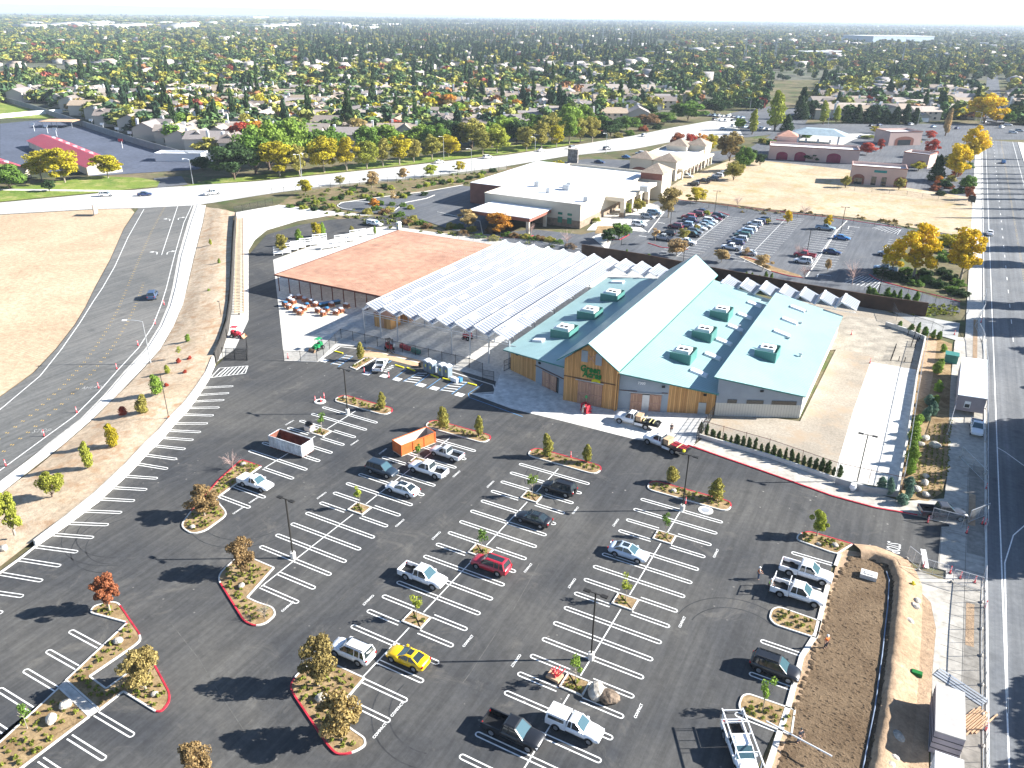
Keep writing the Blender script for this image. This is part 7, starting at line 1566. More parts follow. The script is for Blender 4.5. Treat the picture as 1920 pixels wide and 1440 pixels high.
# ================================================================ SMALL THINGS ON THE SITE
def roofbox4(name,c4,z,z0,mw,mr,lab,cat,over=.0,extra=None):
    A=[g(x,y,z) for x,y in c4]; o=sum(A,Vector())/4; t=empty(name,(o.x,o.y,0),0,lab,cat); L=Vector((o.x,o.y,0))
    mb=MB(); mb.add([(p.x-L.x,p.y-L.y,z0) for p in A]+[(p.x-L.x,p.y-L.y,z-.12) for p in A],[(0,1,5,4),(1,2,6,5),(2,3,7,6),(3,0,4,7)]); mb.build('wall',mw,t)
    q=[L+(p-L)*1.02 for p in A]; mb=MB(); mb.prism([(p.x-L.x,p.y-L.y) for p in q],z-.118,z); mb.build('roof',mr,t); return t,A,L
MT['panelgrey']=mat('mauve_grey_panel',(.30,.27,.30),.7,.1,.8); MT['panelroof']=mat('weathered_grey_roof',(.42,.40,.38),.7,.12,.6)
MT['ribwhite']=ribbed('ribbed_white_roof',(.68,.72,.76),1,.5,.5,.88)
t,A,L=roofbox4('office_trailer',[(1804,670),(1851,675),(1851,747),(1797,739)],3.5,.7,MT['panelgrey'],MT['ribwhite'],'long pale roofed site office trailer standing on the pavement beside the arterial road','trailer')
f0,f1_=A[3]-L,A[2]-L; d=(f1_-f0); d.z=0; u=d.normalized(); nq=Vector((u.y,-u.x,0))
mb=MB(); mb.bar(f0+d*.40+nq*.04+Vector((0,0,-1.0)),f0+d*.40+nq*.04+Vector((0,0,-2.2)),.9,.05,0,up=nq); mb.build('window',MT['whitem'],t)
mb=MB(); mb.bar(f0+d*.40+nq*.08+Vector((0,0,-1.5)),f0+d*.40+nq*.08+Vector((0,0,-2.1)),.7,.04,0,up=nq); mb.build('window_pane',MT['glass'],t)
for k in (.15,.5,.85):
    for s_ in (0,1):
        p=(A[3]-L).lerp(A[0]-L,k)*(1-s_)+(A[2]-L).lerp(A[1]-L,k)*s_; mb=MB(); mb.tube((p.x*.9-.12,p.y*.97,.38),(p.x*.9+.12,p.y*.97,.38),.36,n=12); mb.build('wheel',MT['tyre'],t)
t,A,L=roofbox4('storage_container',[(1756,1280),(1809,1299),(1811,1387),(1754,1369)],2.75,.1,MT['panelgrey'],MT['panelroof'],'grey board clad storage container near the lower right corner, throwing a square shadow','container')
for k in (.25,.5,.75):
    for a_,b_ in ((3,2),(0,3)):
        mb=MB(); p,q=A[a_]-L,A[b_]-L; p.z=q.z=.1+2.5*k; dd=(q-p).normalized(); nn=Vector((dd.y,-dd.x,0))*(.02 if a_==3 else .02); sgn=1 if (((p+q)/2+nn).length>((p+q)/2).length) else -1; mb.bar(p+nn*sgn,q+nn*sgn,.05,.04,0,up=(0,0,1)); mb.build('board_joint',MT['black'],t)
roofbox4('storage_container',[(1754,1408),(1807,1426),(1808,1520),(1752,1500)],2.7,.1,MT['whiteroof'],MT['whiteroof'],'white container cut by the bottom edge below the grey board clad one','container')
# pickup with white load beside the trailer
V('parked_car','small_pickup',1830,808,-90,W,'white pickup with an orange hazard mark parked at the foot of the office trailer','pickup')
# fences -------------------------------------------------------------
mt,t_,b=nodes('wire_mesh'); b.inputs['Base Color'].default_value=(.42,.44,.46,1); b.inputs['Roughness'].default_value=.5; tr_=t_.nodes.new('ShaderNodeBsdfTransparent'); ms=t_.nodes.new('ShaderNodeMixShader'); ms.inputs[0].default_value=.80; t_.links.new(b.outputs[0],ms.inputs[1]); t_.links.new(tr_.outputs[0],ms.inputs[2]); t_.links.new(ms.outputs[0],t_.nodes['Material Output'].inputs[0]); MT['mesh']=mt
mt,t_,b=nodes('black_wire_mesh'); b.inputs['Base Color'].default_value=(.02,.02,.02,1); tr_=t_.nodes.new('ShaderNodeBsdfTransparent'); ms=t_.nodes.new('ShaderNodeMixShader'); ms.inputs[0].default_value=.68; t_.links.new(b.outputs[0],ms.inputs[1]); t_.links.new(tr_.outputs[0],ms.inputs[2]); t_.links.new(ms.outputs[0],t_.nodes['Material Output'].inputs[0]); MT['bmesh']=mt
def fence(pxl,h,step,lab,mpost='black',mmesh='bmesh',z=0,rails=(1.0,),pw_=.07,name='wire_fence',closed=False,solid=None):
    pts=[g(x,y,z) for x,y in pxl]; o=pts[0]; t=empty(name,tuple(o),0,lab,'fence'); pts=[p-o for p in pts]; wm,rm=MB(),MB(); np_=0; posts=[]
    for a,b in zip(pts,pts[1:]):
        n=max(1,round((b-a).length/step))
        for k in range(n): posts.append(a.lerp(b,k/n))
        wm.add([(a.x,a.y,.05),(b.x,b.y,.05),(b.x,b.y,h),(a.x,a.y,h)],[(0,1,2,3)])
        for r in rails: rm.bar(a+Vector((0,0,h*r-.03)),b+Vector((0,0,h*r-.03)),.05,.05)
    posts.append(pts[-1])
    for p in posts[:100]: mb=MB(); mb.box(p.x-pw_/2,p.x+pw_/2,p.y-pw_/2,p.y+pw_/2,0,h+.1); mb.build('post',MT[mpost],t)
    wm.build('mesh',MT[mmesh],t); rm.build('rail',MT[mpost],t); return t
fence([(533,676),(595,678),(640,634),(880,690),(905,700)],2.0,3.0,'black mesh fence between the disabled bays and the nursery slab')
fence([(905,712),(926,716)],2.0,2.2,'half open black gate leaf by the blue shaded forecourt',name='fence_gate',rails=(1.0,.5,.05))
fence([(945,696),(957,690)],2.1,1.4,'short black gate leaf against the left cedar wing',name='fence_gate',rails=(1.0,.5,.05))
fence([(418,672),(464,676),(464,652)],2.2,2.4,'black barred gate across the top of the delivery lane',name='fence_gate',rails=(1.0,.6,.05))
fence([(1305,830),(1338,780)],2.1,1.2,'dark slatted fence running from the store corner to the hedge','black','bmesh',rails=(1.0,.75,.5,.25,.06))
fence([(1313,812),(1440,848),(1567,893),(1690,921)],2.3,4.2,'thin rusty post fence behind the row of evergreens','rust','mesh',rails=(.98,),pw_=.06)
fence([(1672,583),(1680,602),(1745,622),(1764,632)],2.3,3.2,'thin post fence along the short pale drive','pole','mesh',rails=(.98,),pw_=.06)
fence([(1690,915),(1702,850),(1716,760),(1727,690),(1738,640)],2.2,3.0,'thin fence along the east edge of the bright slab','galv','mesh',rails=(.98,),pw_=.06)
fence([(1620,545),(1700,558),(1780,575),(1785,592)],2.2,3.5,'thin dark fence beside the hatched corner of the bank car park','pole','mesh',rails=(.98,),pw_=.06)
fence([(1260,382),(1400,398),(1560,414),(1680,430),(1700,440)],1.8,6,'thin wire fence between the bank car park and the dry grass field','pole','mesh',rails=(.98,),pw_=.08)
fence([(1570,355),(1700,366),(1820,384)],1.6,6,'thin wire fence in front of the pink corner shop','pole','mesh',rails=(.98,),pw_=.08)
fence([(510,362),(620,352),(760,338),(950,318)],1.8,4,'grey wire fence along the top of the bark bank','pole','mesh',rails=(.98,),pw_=.08)
fence([(440,400),(512,384)],2.2,3,'dark post fence at the end of the tall block wall','black','bmesh',rails=(.98,))
fence([(860,448),(1000,462),(1090,470)],1.8,5,'thin fence behind the sawtooth roof peaks','pole','mesh',rails=(.98,),pw_=.07)
# temporary panels along the arterial
def panel(p0,p1,lab,grp='temporary wire fence panels',h=1.9):
    a,b=g(*p0),g(*p1); t=empty('temporary_fence',tuple(a),math.atan2(b.y-a.y,b.x-a.x),lab,'fence panel',grp); L=(b-a).length
    mb=MB(); 
    for x in (0,L): mb.tube((x,0,0),(x,0,h),.035,n=6)
    mb.bar((0,0,h),(L,0,h),.06,.06); mb.bar((0,0,.12),(L,0,.12),.05,.05); mb.bar((L/2,0,.12),(L/2,0,h),.04,.04); mb.build('frame',MT['galv'],t)
    mb=MB(); mb.add([(0,0,.12),(L,0,.12),(L,0,h),(0,0,h)],[(0,1,2,3)]); mb.build('mesh',MT['mesh'],t); mb=MB(); mb.ico((0,.0,.14),(.28,.2,.16),0,1,.1,1); mb.build('sandbag',MT['rock'],t)
fx=[(1846,555),(1844,585),(1828,612),(1842,640),(1849,700),(1848,768),(1847,830),(1846,890),(1846,950),(1846,1000)]
k=0
for a,b in zip(fx,fx[1:]):
    k+=1; panel(a,b,f'wire fence panel beside the arterial road, {ordw(k-1) if k>1 else "first"} from the top')
fx=[(1843,1085),(1841,1130),(1840,1180),(1840,1230),(1841,1285),(1842,1340),(1843,1400),(1844,1460)]
for a,b in zip(fx,fx[1:]):
    k+=1; panel(a,b,f'wire fence panel beside the arterial road, {ordw(k-1)} from the top')
panel((1745,975),(1802,990),'wire fence panel standing beside the dark grey pickup'); panel((1815,980),(1850,966),'open wire gate leaf at the exit, left of the arterial'); panel((1700,1048),(1722,1066),'short wire panel at the kerb beside the painted STOP'); panel((1722,1070),(1772,1085),'wire fence panel across the pavement below the exit lane'); panel((1784,1092),(1838,1108),'wire fence panel near the yellow hydrant'); panel((1800,858),(1846,905),'slanting wire panel on the pavement below the white pickup'); panel((1776,815),(1792,760),'long wire panel leaning by the office trailer')
# stacked panels lying by the container
t=empty('panel_stack',g(1800,1290),R(-28),'flat stack of galvanised fence panels above the grey container','panel stack'); 
for i in range(4): mb=MB(); mb.box(-2.4,2.4,-.6+.35*i,-.35+.35*i,.05+.03*i,.1+.03*i); mb.build('panel',MT['galv'],t)
t=empty('timber_stack',g(1830,1350),R(62),'long tan timbers lying beside the grey container','timber')
rnd=random.Random(6)
for i in range(9): mb=MB(); y=-.8+.19*i; l0=rnd.uniform(-2.6,-1.4); mb.box(l0,l0+rnd.uniform(2.5,4.2),y-.06,y+.06,.03,.16+.08*(i%2)); mb.build('beam',MT['crate'],t)
# cones and delineator posts
MT['pinkp']=mat('fluorescent_pink_plastic',(.85,.10,.11),.5,.05)
def post(px,py,lab,grp,h=1.05,z=0,loc=None):
    t=empty('marker_post',loc or g(px,py,z),0,lab,'marker post',grp); mb=MB(); mb.tube((0,0,.07),(0,0,h),.10,.055,10); mb.tube((0,0,h),(0,0,h+.08),.07,.03,8); mb.build('tube',MT['pinkp'],t)
    mb=MB(); mb.tube((0,0,0),(0,0,.07),.22,.2,8); mb.build('base',MT['black'],t)
    for z_ in (.55,.78): mb=MB(); mb.tube((0,0,h*z_),(0,0,h*z_+.09),.095-.02*z_,.09-.02*z_,10,cap=False); mb.build('reflective_band',MT['whitem'],t)
for i,(x,y) in enumerate(((11,874),(83,818),(144,774),(185,728),(219,692),(259,648),(291,608),(308,572))): post(x,y,f'pink marker post along the west road edge line, {ordw(i) if i else "nearest"}{"" if not i else " nearest"}','marker posts along the west road')
for i,((x,y),l) in enumerate((((591,752),'left one of the pink posts round the manhole'),((602,755),'middle one of the pink posts round the manhole'),((608,747),'right one of the pink posts round the manhole'),((683,699),'pink post in the shade of the white pickup'),((729,708),'pink post beside the white symbol square'),((1070,858),'pink post with a pale hose on the third capsule island'),((1285,945),'pink post at the foot of the fourth row lamp post'),((1739,980),'pink post before the rear wheel of the dark grey pickup'),((1812,1000),'pink post at the corner of the drive apron'),((1841,983),'left pink post beside the open gate leaf'),((1847,985),'right pink post beside the open gate leaf'),((1848,918),'pink post at the fence above the exit'),((1731,1064),'pink post on the white stop bar'),((1781,1075),'pink post between the wire panels below the exit'),((1800,1085),'small pink post right of the wire panels below the exit'),((1827,1093),'thin pink post close to the fence line'),((1847,1140),'pink post at the fence below the hydrant'),((1789,628),'pink post at the end of the short pale drive'),((1839,605),'pink post by the bent fence at the drive mouth'),((1631,681),'pink post at the top corner of the bright slab'),((1596,628),'pink post on the brown paver yard'),((1848,1370),'pink post beside the lowest fence panels'),((540,672),'pink post by the small black post of the nursery fence'))): post(x,y,l,None,1.0 if i else .9)
t=empty('manhole_ring',g(600,753),0,'pale concrete ring of a manhole guarded by three pink posts','manhole'); mb=MB(); mb.tube((0,0,.0),(0,0,.10),1.0,.95,18); mb.build('ring',MT['kerb'],t); mb=MB(); mb.tube((0,0,.1),(0,0,.12),.5,.5,16); mb.build('cover',MT['black'],t)
t=empty('manhole_ring',g(1323,957),0,'pale concrete manhole ring below the fourth capsule island','manhole'); mb=MB(); mb.tube((0,0,.0),(0,0,.06),1.0,.98,18); mb.build('ring',MT['kerb'],t); mb=MB(); mb.tube((0,0,.06),(0,0,.08),.55,.55,16); mb.build('cover',MT['galv'],t)
# boulders
def rock(px,py,r,lab,grp=None,m_='rock',z=0,flat=.6):
    mb=MB(); rn=random.Random(px); mb.ico((0,0,r*flat*.6),(r,r*rn.uniform(.7,.95),r*flat),0,px,.12,2); mb.sm=[False]*len(mb.sm); o=mb.build('boulder',MT[m_],None,g(px,py,z),rn.uniform(0,3)); tag(o,lab,'boulder',grp)
MT['drock']=mat('dark_boulder',(.20,.15,.11),.9,.4,1.5,bmp=.1,scale2=4)
rock(1119,1302,1.15,'big pale layered boulder in the stall beside the lower square tree pit'); rock(1141,1312,1.05,'big dark brown boulder touching the pale layered one',None,'drock')
for i,(x,y,r,l) in enumerate(((361,989,.5,'white stone on the tip of the island with the orange brown tree'),(453,1100,.6,'white stone in the notched island'),(222,1204,.75,'white stone in the middle of the zigzag island'),(124,1324,.8,'upper white stone in the broad lower left bed'),(97,1352,.9,'lower white stone in the broad lower left bed'),(602,1311,.85,'white stone in the wide wedge island'),(647,746,.55,'white stone at the left end of the first capsule island'),(1003+260,922,.5,'pale flat stone in the fourth capsule island'),(456,872,.6,'white stone beside the bare shrub of the long island'),(290,1303,.5,'small stone on the red kerbed lobe of the zigzag island'),(8,1030,.8,'white stone at the left edge of the sandy bank'),(248,812,.55,'white stone between the saplings of the sandy bank'),(367,670,.4,'small pale stone high on the sandy bank'),(1733,908,.8,'pale stone in the bed by the slab corner'),(1735,895,.6,'grey stone in the bed by the slab corner'),(1718,920,.8,'large flat stone in the bed by the slab corner'),(1735,930,.7,'brown grey stone lowest in the bed by the slab corner'),(1734,825,.9,'pale slab stone in the planted bed'),(1752,838,1.0,'pair stone of pale granite in the planted bed'),(1725,835,.7,'leftmost flat stone in the planted bed'),(1718,1129,.55,'topmost of the grey stones on the bare bank'),(1714,1140,.65,'second grey stone on the bare bank'),(1700,1147,.55,'leftmost grey stone on the bare bank'),(1703,1168,.65,'lowest grey stone on the bare bank'),(1681,1385,.8,'pale stone in the container shadow'),(1675,1425,.6,'pale stone near the foot of the yellow sign'),(1668,1438,.6,'pale stone at the bottom edge by the yellow sign'),(1535,1022,.4,'small stone on the pointed island'),(1565,1024,.5,'dark stone at the end of the pointed island'))): rock(x,y,r*(.72 if x<700 else .9),l,None,z=.15 if x<700 else .0,flat=.65)
# concrete vault, hydrant, utility cabinets
def obj1(name,px,py,mbf,m_,lab,cat,rz=0,z=0):
    mb=MB(); mbf(mb); return tag(mb.build(name,MT[m_],None,g(px,py,z),rz),lab,cat)
obj1('concrete_vault',1628,1082,lambda m:(m.box(-.9,.9,-.6,.6,0,.55),m.box(-.5,.5,-.3,.3,.551,.62)),'kerb','low pale concrete vault in the top of the brown basin','vault')
t=empty('fire_hydrant',g(1710,1101),0,'yellow fire hydrant on the bare bank beside the pavement','hydrant'); mb=MB(); mb.tube((0,0,0),(0,0,.7),.16,.14,10); mb.ico((0,0,.72),(.17,.17,.14),0,1,.02,2); mb.build('barrel',MT['signyel'],t); mb=MB(); mb.tube((-.28,0,.5),(.28,0,.5),.08,n=8); mb.build('outlets',MT['signyel'],t)
obj1('utility_cabinet',1782,678,lambda m:(m.box(-1.1,1.1,-1,1,0,1.6),m.box(-1.2,1.2,-1.1,1.1,1.61,1.7)),'tealtrim','dark green utility cabinet in the planted bed left of the trailer','cabinet')
obj1('utility_cabinet',1718,1265,lambda m:(m.box(-.5,.5,-.3,.3,0,.35),m.box(-.45,.45,-.25,.25,.351,.4)),'LGm' if 'LGm' in MT else 'signgreen','pale green utility lid in the loose tan soil above the container','cabinet')
t=empty('planter_pot',g(1598,920),0,'white round pot at the foot of the slab lamp post','pot'); mb=MB(); mb.tube((0,0,0),(0,0,.5),.25,.5,12); mb.tube((0,0,.5),(0,0,1.05),.5,.38,12); mb.build('pot',MT['whitem'],t)
# yellow warning sign
t=empty('warning_sign',g(1652,1500),R(-20),'fluorescent yellow diamond warning sign on a white post at the bottom edge','sign'); mb=MB(); mb.tube((0,0,0),(0,0,2.9),.05,.05,8); mb.build('post',MT['whitem'],t)
MT['fluo']=mat('fluorescent_yellow',(.80,.90,.02),.5,.03); mb=MB(); mb.add([(0,-.05,2.55),(.58,-.05,3.12),(0,-.05,3.7),(-.58,-.05,3.12),(0,-.01,2.55),(.58,-.01,3.12),(0,-.01,3.7),(-.58,-.01,3.12)],[(0,1,2,3),(7,6,5,4),(0,4,5,1),(1,5,6,2),(2,6,7,3),(3,7,4,0)]); s_=mb.build('sign_plate',MT['fluo'],t); s_.rotation_euler=(R(-30),0,0); s_.location=(0,-1.55,.35)
mb=MB(); mb.box(-.04,.04,-.07,-.055,2.9,3.3); mb.box(-.2,.04,-.07,-.055,3.1,3.16); k_=mb.build('symbol',MT['black'],s_)
t=empty('roadside_sign',g(1826-6,384),R(-30),'dark notice board on posts at the corner of the dry grass field','sign'); mb=MB(); mb.box(-1.3,1.3,-.06,.06,1.0,3.2); mb.build('board',MT['dark'],t); mb=MB(); mb.box(-1.2,-1.1,.062,.15,0,3.2); mb.box(1.1,1.2,.062,.15,0,3.2); mb.build('post',MT['crate'],t)
t=empty('roadside_sign',g(181,404),R(-62),'tall blue grey board standing alone on the graded dirt lot','sign'); mb=MB(); mb.box(-1.5,1.5,-.08,.08,.5,3.6); mb.build('board',MT['wallblue'],t); mb=MB(); mb.box(-1.4,-1.3,.082,.2,0,3.5); mb.box(1.3,1.4,.082,.2,0,3.5); mb.build('post',MT['crate'],t)
# crate with black bag, pallet with pink cones, red carts
t=empty('pallet_crate',g(581,806),R(-5),'small pallet crate topped with a black bag beside the square tree pit','crate'); bx(-.6,.6,-.6,.6,0,.8).build('crate',MT['palein'],t); mb=MB(); mb.ico((0,0,1.15),(.6,.6,.42),0,4,.2,2); mb.build('bag',MT['black'],t)
t=empty('cone_pallet',g(1040,1270),R(-5),'pallet heaped with pink marker posts left of the lowest square pit','pallet'); bx(-.7,.7,-.55,.55,.02,.3).build('pallet',MT['crate'],t)
rnd=random.Random(12)
for i in range(10):
    a=rnd.uniform(0,6.28); x,y=rnd.uniform(-.4,.4),rnd.uniform(-.3,.3); mb=MB(); mb.tube((x,y,.3),(x+.5*math.cos(a),y+.5*math.sin(a),1.1),.07,.05,6); mb.build('marker_tube',MT['pinkp'],t)
t=empty('flower_cart',g(1097,772),R(-25),'heap of red nursery carts with a green balloon before the big reddish doors','cart')
for i in range(5): mb=MB(); x=-.6+.35*i; mb.box(x,x+.06,-.5,.5,.25,1.5+.15*(i%2)); mb.bar((x,-.5,1.0),(x+.3,-.5,1.4),.08,.08); mb.bar((x,.5,.6),(x+.3,.5,1.0),.08,.08); mb.build('cart_frame',MT['redp'],t)
mb=MB(); mb.ico((-.55,.6,2.35),(.22,.22,.3),0,1,.02,2); mb.build('balloon',mat('green_balloon',(.08,.42,.12),.4),t); bx(-.7,1.1,-.55,.55,.2,.28).build('cart_deck',MT['redp'],t)
# pallets of terracotta pots before and under the salmon canopy
MT['terra']=mat('terracotta',(.38,.14,.07),.8,.2,2); MT['wrap']=mat('white_shrink_wrap',(.72,.74,.76),.4,.1,2); MT['bluep']=mat('blue_tarpaulin',(.06,.22,.42),.5,.1,2)
pp=[(535,574),(542,579),(550,570),(556,585),(563,590),(570,583),(576,577),(548,562),(562,561),(585,570),(597,586),(606,592),(612,585),(631,590),(640,586),(622,575),(650,577),(592,575),(543,566),(572,566)]
for i,(x,y) in enumerate(sorted(pp)):
    rn=random.Random(i*3+1); t=empty('pot_pallet',g(x,y),rn.uniform(-.3,.3),f'pallet of wrapped terracotta pots at the front of the salmon canopy, {ordw(i) if i else "first"} from the left','pallet','pallets of terracotta pots')
    bx(-.75,.75,-.6,.6,.02,.18).build('pallet',MT['crate'],t); mb=MB()
    for a in range(3):
        for b_ in range(2): mb.tube((-.48+.48*a,-.28+.56*b_,.18),(-.48+.48*a,-.28+.56*b_,.75+.2*rn.random()),.16,.25,8)
    mb.build('pots',MT['terra'],t); mb=MB(); mb.ico((rn.uniform(-.2,.2),0,1.0),(.65,.5,.28),0,i,.15,1); mb.build('wrapping',MT['wrap'] if i%5 else MT['bluep'],t)
t=empty('covered_stack',g(618,572),R(60),'long low stack under a blue tarpaulin beneath the salmon canopy edge','stack'); bx(-2.4,2.4,-.5,.5,0,.7).build('stack',MT['dark'],t); bx(-2.45,2.45,-.55,.55,.705,.8).build('tarpaulin',MT['bluep'],t)
# planters and benches around the disabled bays
MT['woodstrip']=MT['crate']
for i,(x,y,m_,l,w_) in enumerate(((760,655,'redp','red rolled item on the pale walk behind the white pickup',2.6),(780,662,'tealtrim','green garden hose rack left of the portable toilets',2.2),(735,651,'wrap','white bag by the forklift',1.4),(790,688,'pole','dark bin left of the portable toilets',.8),(853,716,'whitem','white water tank cart right of the portable toilets',1.6),(862,716,'bluep','pale blue barrel right of the portable toilets',.8))):
    t=empty('site_gear',g(x,y),R(-12),l,'gear'); bx(-w_/2,w_/2,-.35,.35,.12,.85).build('body',MT[m_],t); bx(-w_/2+.1,w_/2-.1,-.25,.25,0,.115).build('skid',MT['black'],t); 
for i,(a,b) in enumerate((((627,659),(643,663)),((741,685),(757,690)),((763,690),(778,696)),((808,703),(822,709)),((830,710),(847,714)),((877,719),(893,723)))):
    p,q=g(*a),g(*b); mb=MB(); mb.bar((0,0,.09),((q-p).x,(q-p).y,.09),.22,.16); tag(mb.build('wheel_stop',MT['signyel'],None,tuple(p)),f'yellow wheel stop of the disabled bays, {ordw(i) if i else "first"} from the left','wheel stop','yellow wheel stops')
tag(struct('planted_strip',PX([(668,668),(690,650),(790,676),(790,690),(720,672)]),MT['crate'],.016),kind='structure')
# steel stubs in the paver yard (rack uprights)
sb=[]
for (x0,y0,x1,y1,n_) in ((1702,628,1716,628,1),(1715,630,1708,650,5),(1722,632,1715,652,5),(1679,652,1676,660,4),(1674,666,1670,676,5),(1685,676,1681,680,1),(1696,678,1693,682,1),(1709,680,1706,684,1),(1728,628,1722,640,4)):
    for k_ in range(n_): sb.append((x0+(x1-x0)*k_/max(1,n_-1),y0+(y1-y0)*k_/max(1,n_-1)))
for i,(x,y) in enumerate(sorted(sb)): mb=MB(); mb.box(-.07,.07,-.07,.07,0,.9); mb.box(-.12,.12,-.12,.12,0,.04); tag(mb.build('steel_upright',MT['black'],None,g(x,y)),f'short black steel upright in the paver yard, {ordw(i) if i else "first"} from the left','upright','steel uprights of the paver yard')
# retaining wall and trench between slab and bed
mb=MB(); thick_wall(mb,[g(x,y,.7) for x,y in ((1686,920),(1694,870),(1704,820),(1713,760),(1722,700),(1737,632),(1700,616),(1662,604))],.3,0); tag(mb.build('retaining_wall',MT['kerb']),'low pale wall edging the bright slab and the paver yard','retaining wall')
mb=MB(); thick_wall(mb,[g(x,y,.9) for x,y in ((1567,897),(1630,915),(1686,922))],.3,0); tag(mb.build('retaining_wall',MT['conc_g']),'low grey wall in front of the bright slab','retaining wall')
mb=MB(); thick_wall(mb,[g(x,y,.5) for x,y in ((1310,815),(1440,853),(1567,897))],.25,0); tag(mb.build('retaining_wall',MT['kerb']),'low kerb wall behind the row of evergreens','retaining wall')
struct('bare_strip',PX([(1725,700),(1735,636),(1757,640),(1750,700),(1742,740),(1722,750)]),MT['bank'],.04)
# berm beside the basin: added to cast the shade of the sunken slope on the floor
bl=[(1612,1044),(1640,1046),(1672,1060),(1683,1090),(1681,1140),(1672,1230),(1660,1330),(1640,1440),(1615,1600)]; pts=[g(*p) for p in bl]; mb=MB(); rows_=[]
rn=random.Random(2); den=[]
for a,b in zip(pts,pts[1:]):
    n=max(2,int((b-a).length/.7)); den+= [a.lerp(b,k_/n) for k_ in range(n)]
for i,p in enumerate(den):
    a=den[max(0,i-1)]; b=den[min(len(den)-1,i+1)]; d=(b-a).normalized(); nn=Vector((-d.y,d.x,0))
    hh=.8+rn.uniform(-.10,.10); rows_.append([p+nn*(-.5)+Vector((0,0,.02)),p+nn*(-.15+rn.uniform(-.09,.09))+Vector((0,0,hh*.8)),p+nn*(.35+rn.uniform(-.08,.08))+Vector((0,0,hh*rn.uniform(.92,1.06))),p+nn*1.0+Vector((0,0,hh*.7)),p+nn*2.6+Vector((0,0,.03))])
k_=len(rows_[0])
for r_ in rows_: mb.v+=[tuple(p) for p in r_]
for i in range(len(rows_)-1):
    for j in range(k_-1): mb.f.append((i*k_+j,i*k_+j+1,(i+1)*k_+j+1,(i+1)*k_+j)); mb.m.append(0); mb.sm.append(True)
for i in range(140):
    p=den[rn.randrange(len(den))]; q=rn.uniform(-.8,2.6); a=rn.uniform(.05,.15); mb.ico((p.x+q*.9,p.y+q*.4,.1+.5*max(0,1-abs(q-.4)/1.6)),(a,a*.8,a*.6),0,i,.3)
tag(mb.build('shade_berm',MT['bank']),kind='structure')
pm=MB()
for a,b in zip(den[6:],den[7:]): pm.tube(a+Vector((-.9,-.3,.12)),b+Vector((-.9,-.3,.12)),.07,n=6,cap=False)
tag(pm.build('silt_sock',mat('blue_grey_sock',(.20,.25,.34),.8)),'thin blue grey silt sock snaking along the dark edge of the basin','silt sock')
# painted words
MT['worn']=mat('worn_road_paint',(.34,.34,.33),.8,.3,1.5)
def paint(txt,px,py,size,rz,m_=MT['white'],sc=(1,1,1)):
    o=text('road_lettering',txt,size,m_,.0,.0,0,None,g(px,py,.012),(0,0,rz),sc); tag(o,kind='structure')
paint('STOP',1674,1026,.95,R(-90),sc=(1.0,2.4,1)); 
a,b=g(1731,1030),g(1737,1065); mb=MB(); line(mb,a,b,.6,.012); tag(mb.build('stop_bar',MT['white']),kind='structure')
for rw,(s0,s1) in rows.items():
    for k_ in SQI[rw]:
        y=(TK(k_)+TK(k_+1))/2
        for x,r_ in ((s0-1.0,-90),(s1+1.0,90)):
            o=text('road_lettering','COMPACT',.40,MT['white'],0,.01,0,None,(x,y,.012),(0,0,R(r_)),(1,1,1)); tag(o,kind='structure')
for x,y in ((540,1137),(745,1330),(712,1370),(477,937),(447,957)):
    o=text('road_lettering','COMPACT',.40,MT['white'],0,.01,0,None,g(x,y,.012),(0,0,R(90)),(1,1,1)); tag(o,kind='structure')
d=(g(285,610)-g(219,692)); az_=math.atan2(d.y,d.x)
paint('AHEAD',172,727,1.0,az_-PI/2,MT['worn'],sc=(1,1.9,1)); paint('STOP',78,808,1.0,az_-PI/2,MT['worn'],sc=(1.1,1.9,1))
# pavement joints and tree strips along the arterial
jm=MB()
for y in np.arange(-20,124,1.9): line(jm,(ELs(y)-4.4,y),(ELs(y)-.2,y),.04,.043)
for o_ in (-2.3,): line(jm,e1(-60,o_),e1(118,o_),.05,.043)
for p,q in (((1766,990),(1760,1066)),((1850,1010),(1764,990))): line(jm,g(*p),g(*q),.05,.043)
struct('verge_paving',[e1(-60,-2.2),e1(86,-2.2),e1(86,-.15),e1(-60,-.15)],MT['verge'],.038)
struct('verge_paving',[e1(96,-2.2),e1(120,-2.2),e1(120,-.15),e1(96,-.15)],MT['verge'],.038)
tag(jm.build('pavement_joints',mat('joint_line_grey',(.16,.15,.13),.9)),kind='structure')  # dark grey lines drawn along the paving joints
for (y0,y1) in ((g(1812,1210).y,g(1812,1130).y),(g(1818,985).y,g(1816,925).y),(g(1832,690).y,g(1832,600).y)): struct('tree_strip',[e1(y0,-2.1),e1(y1,-2.1),e1(y1,-1.3),e1(y0,-1.3)],MT['bank'],.046)
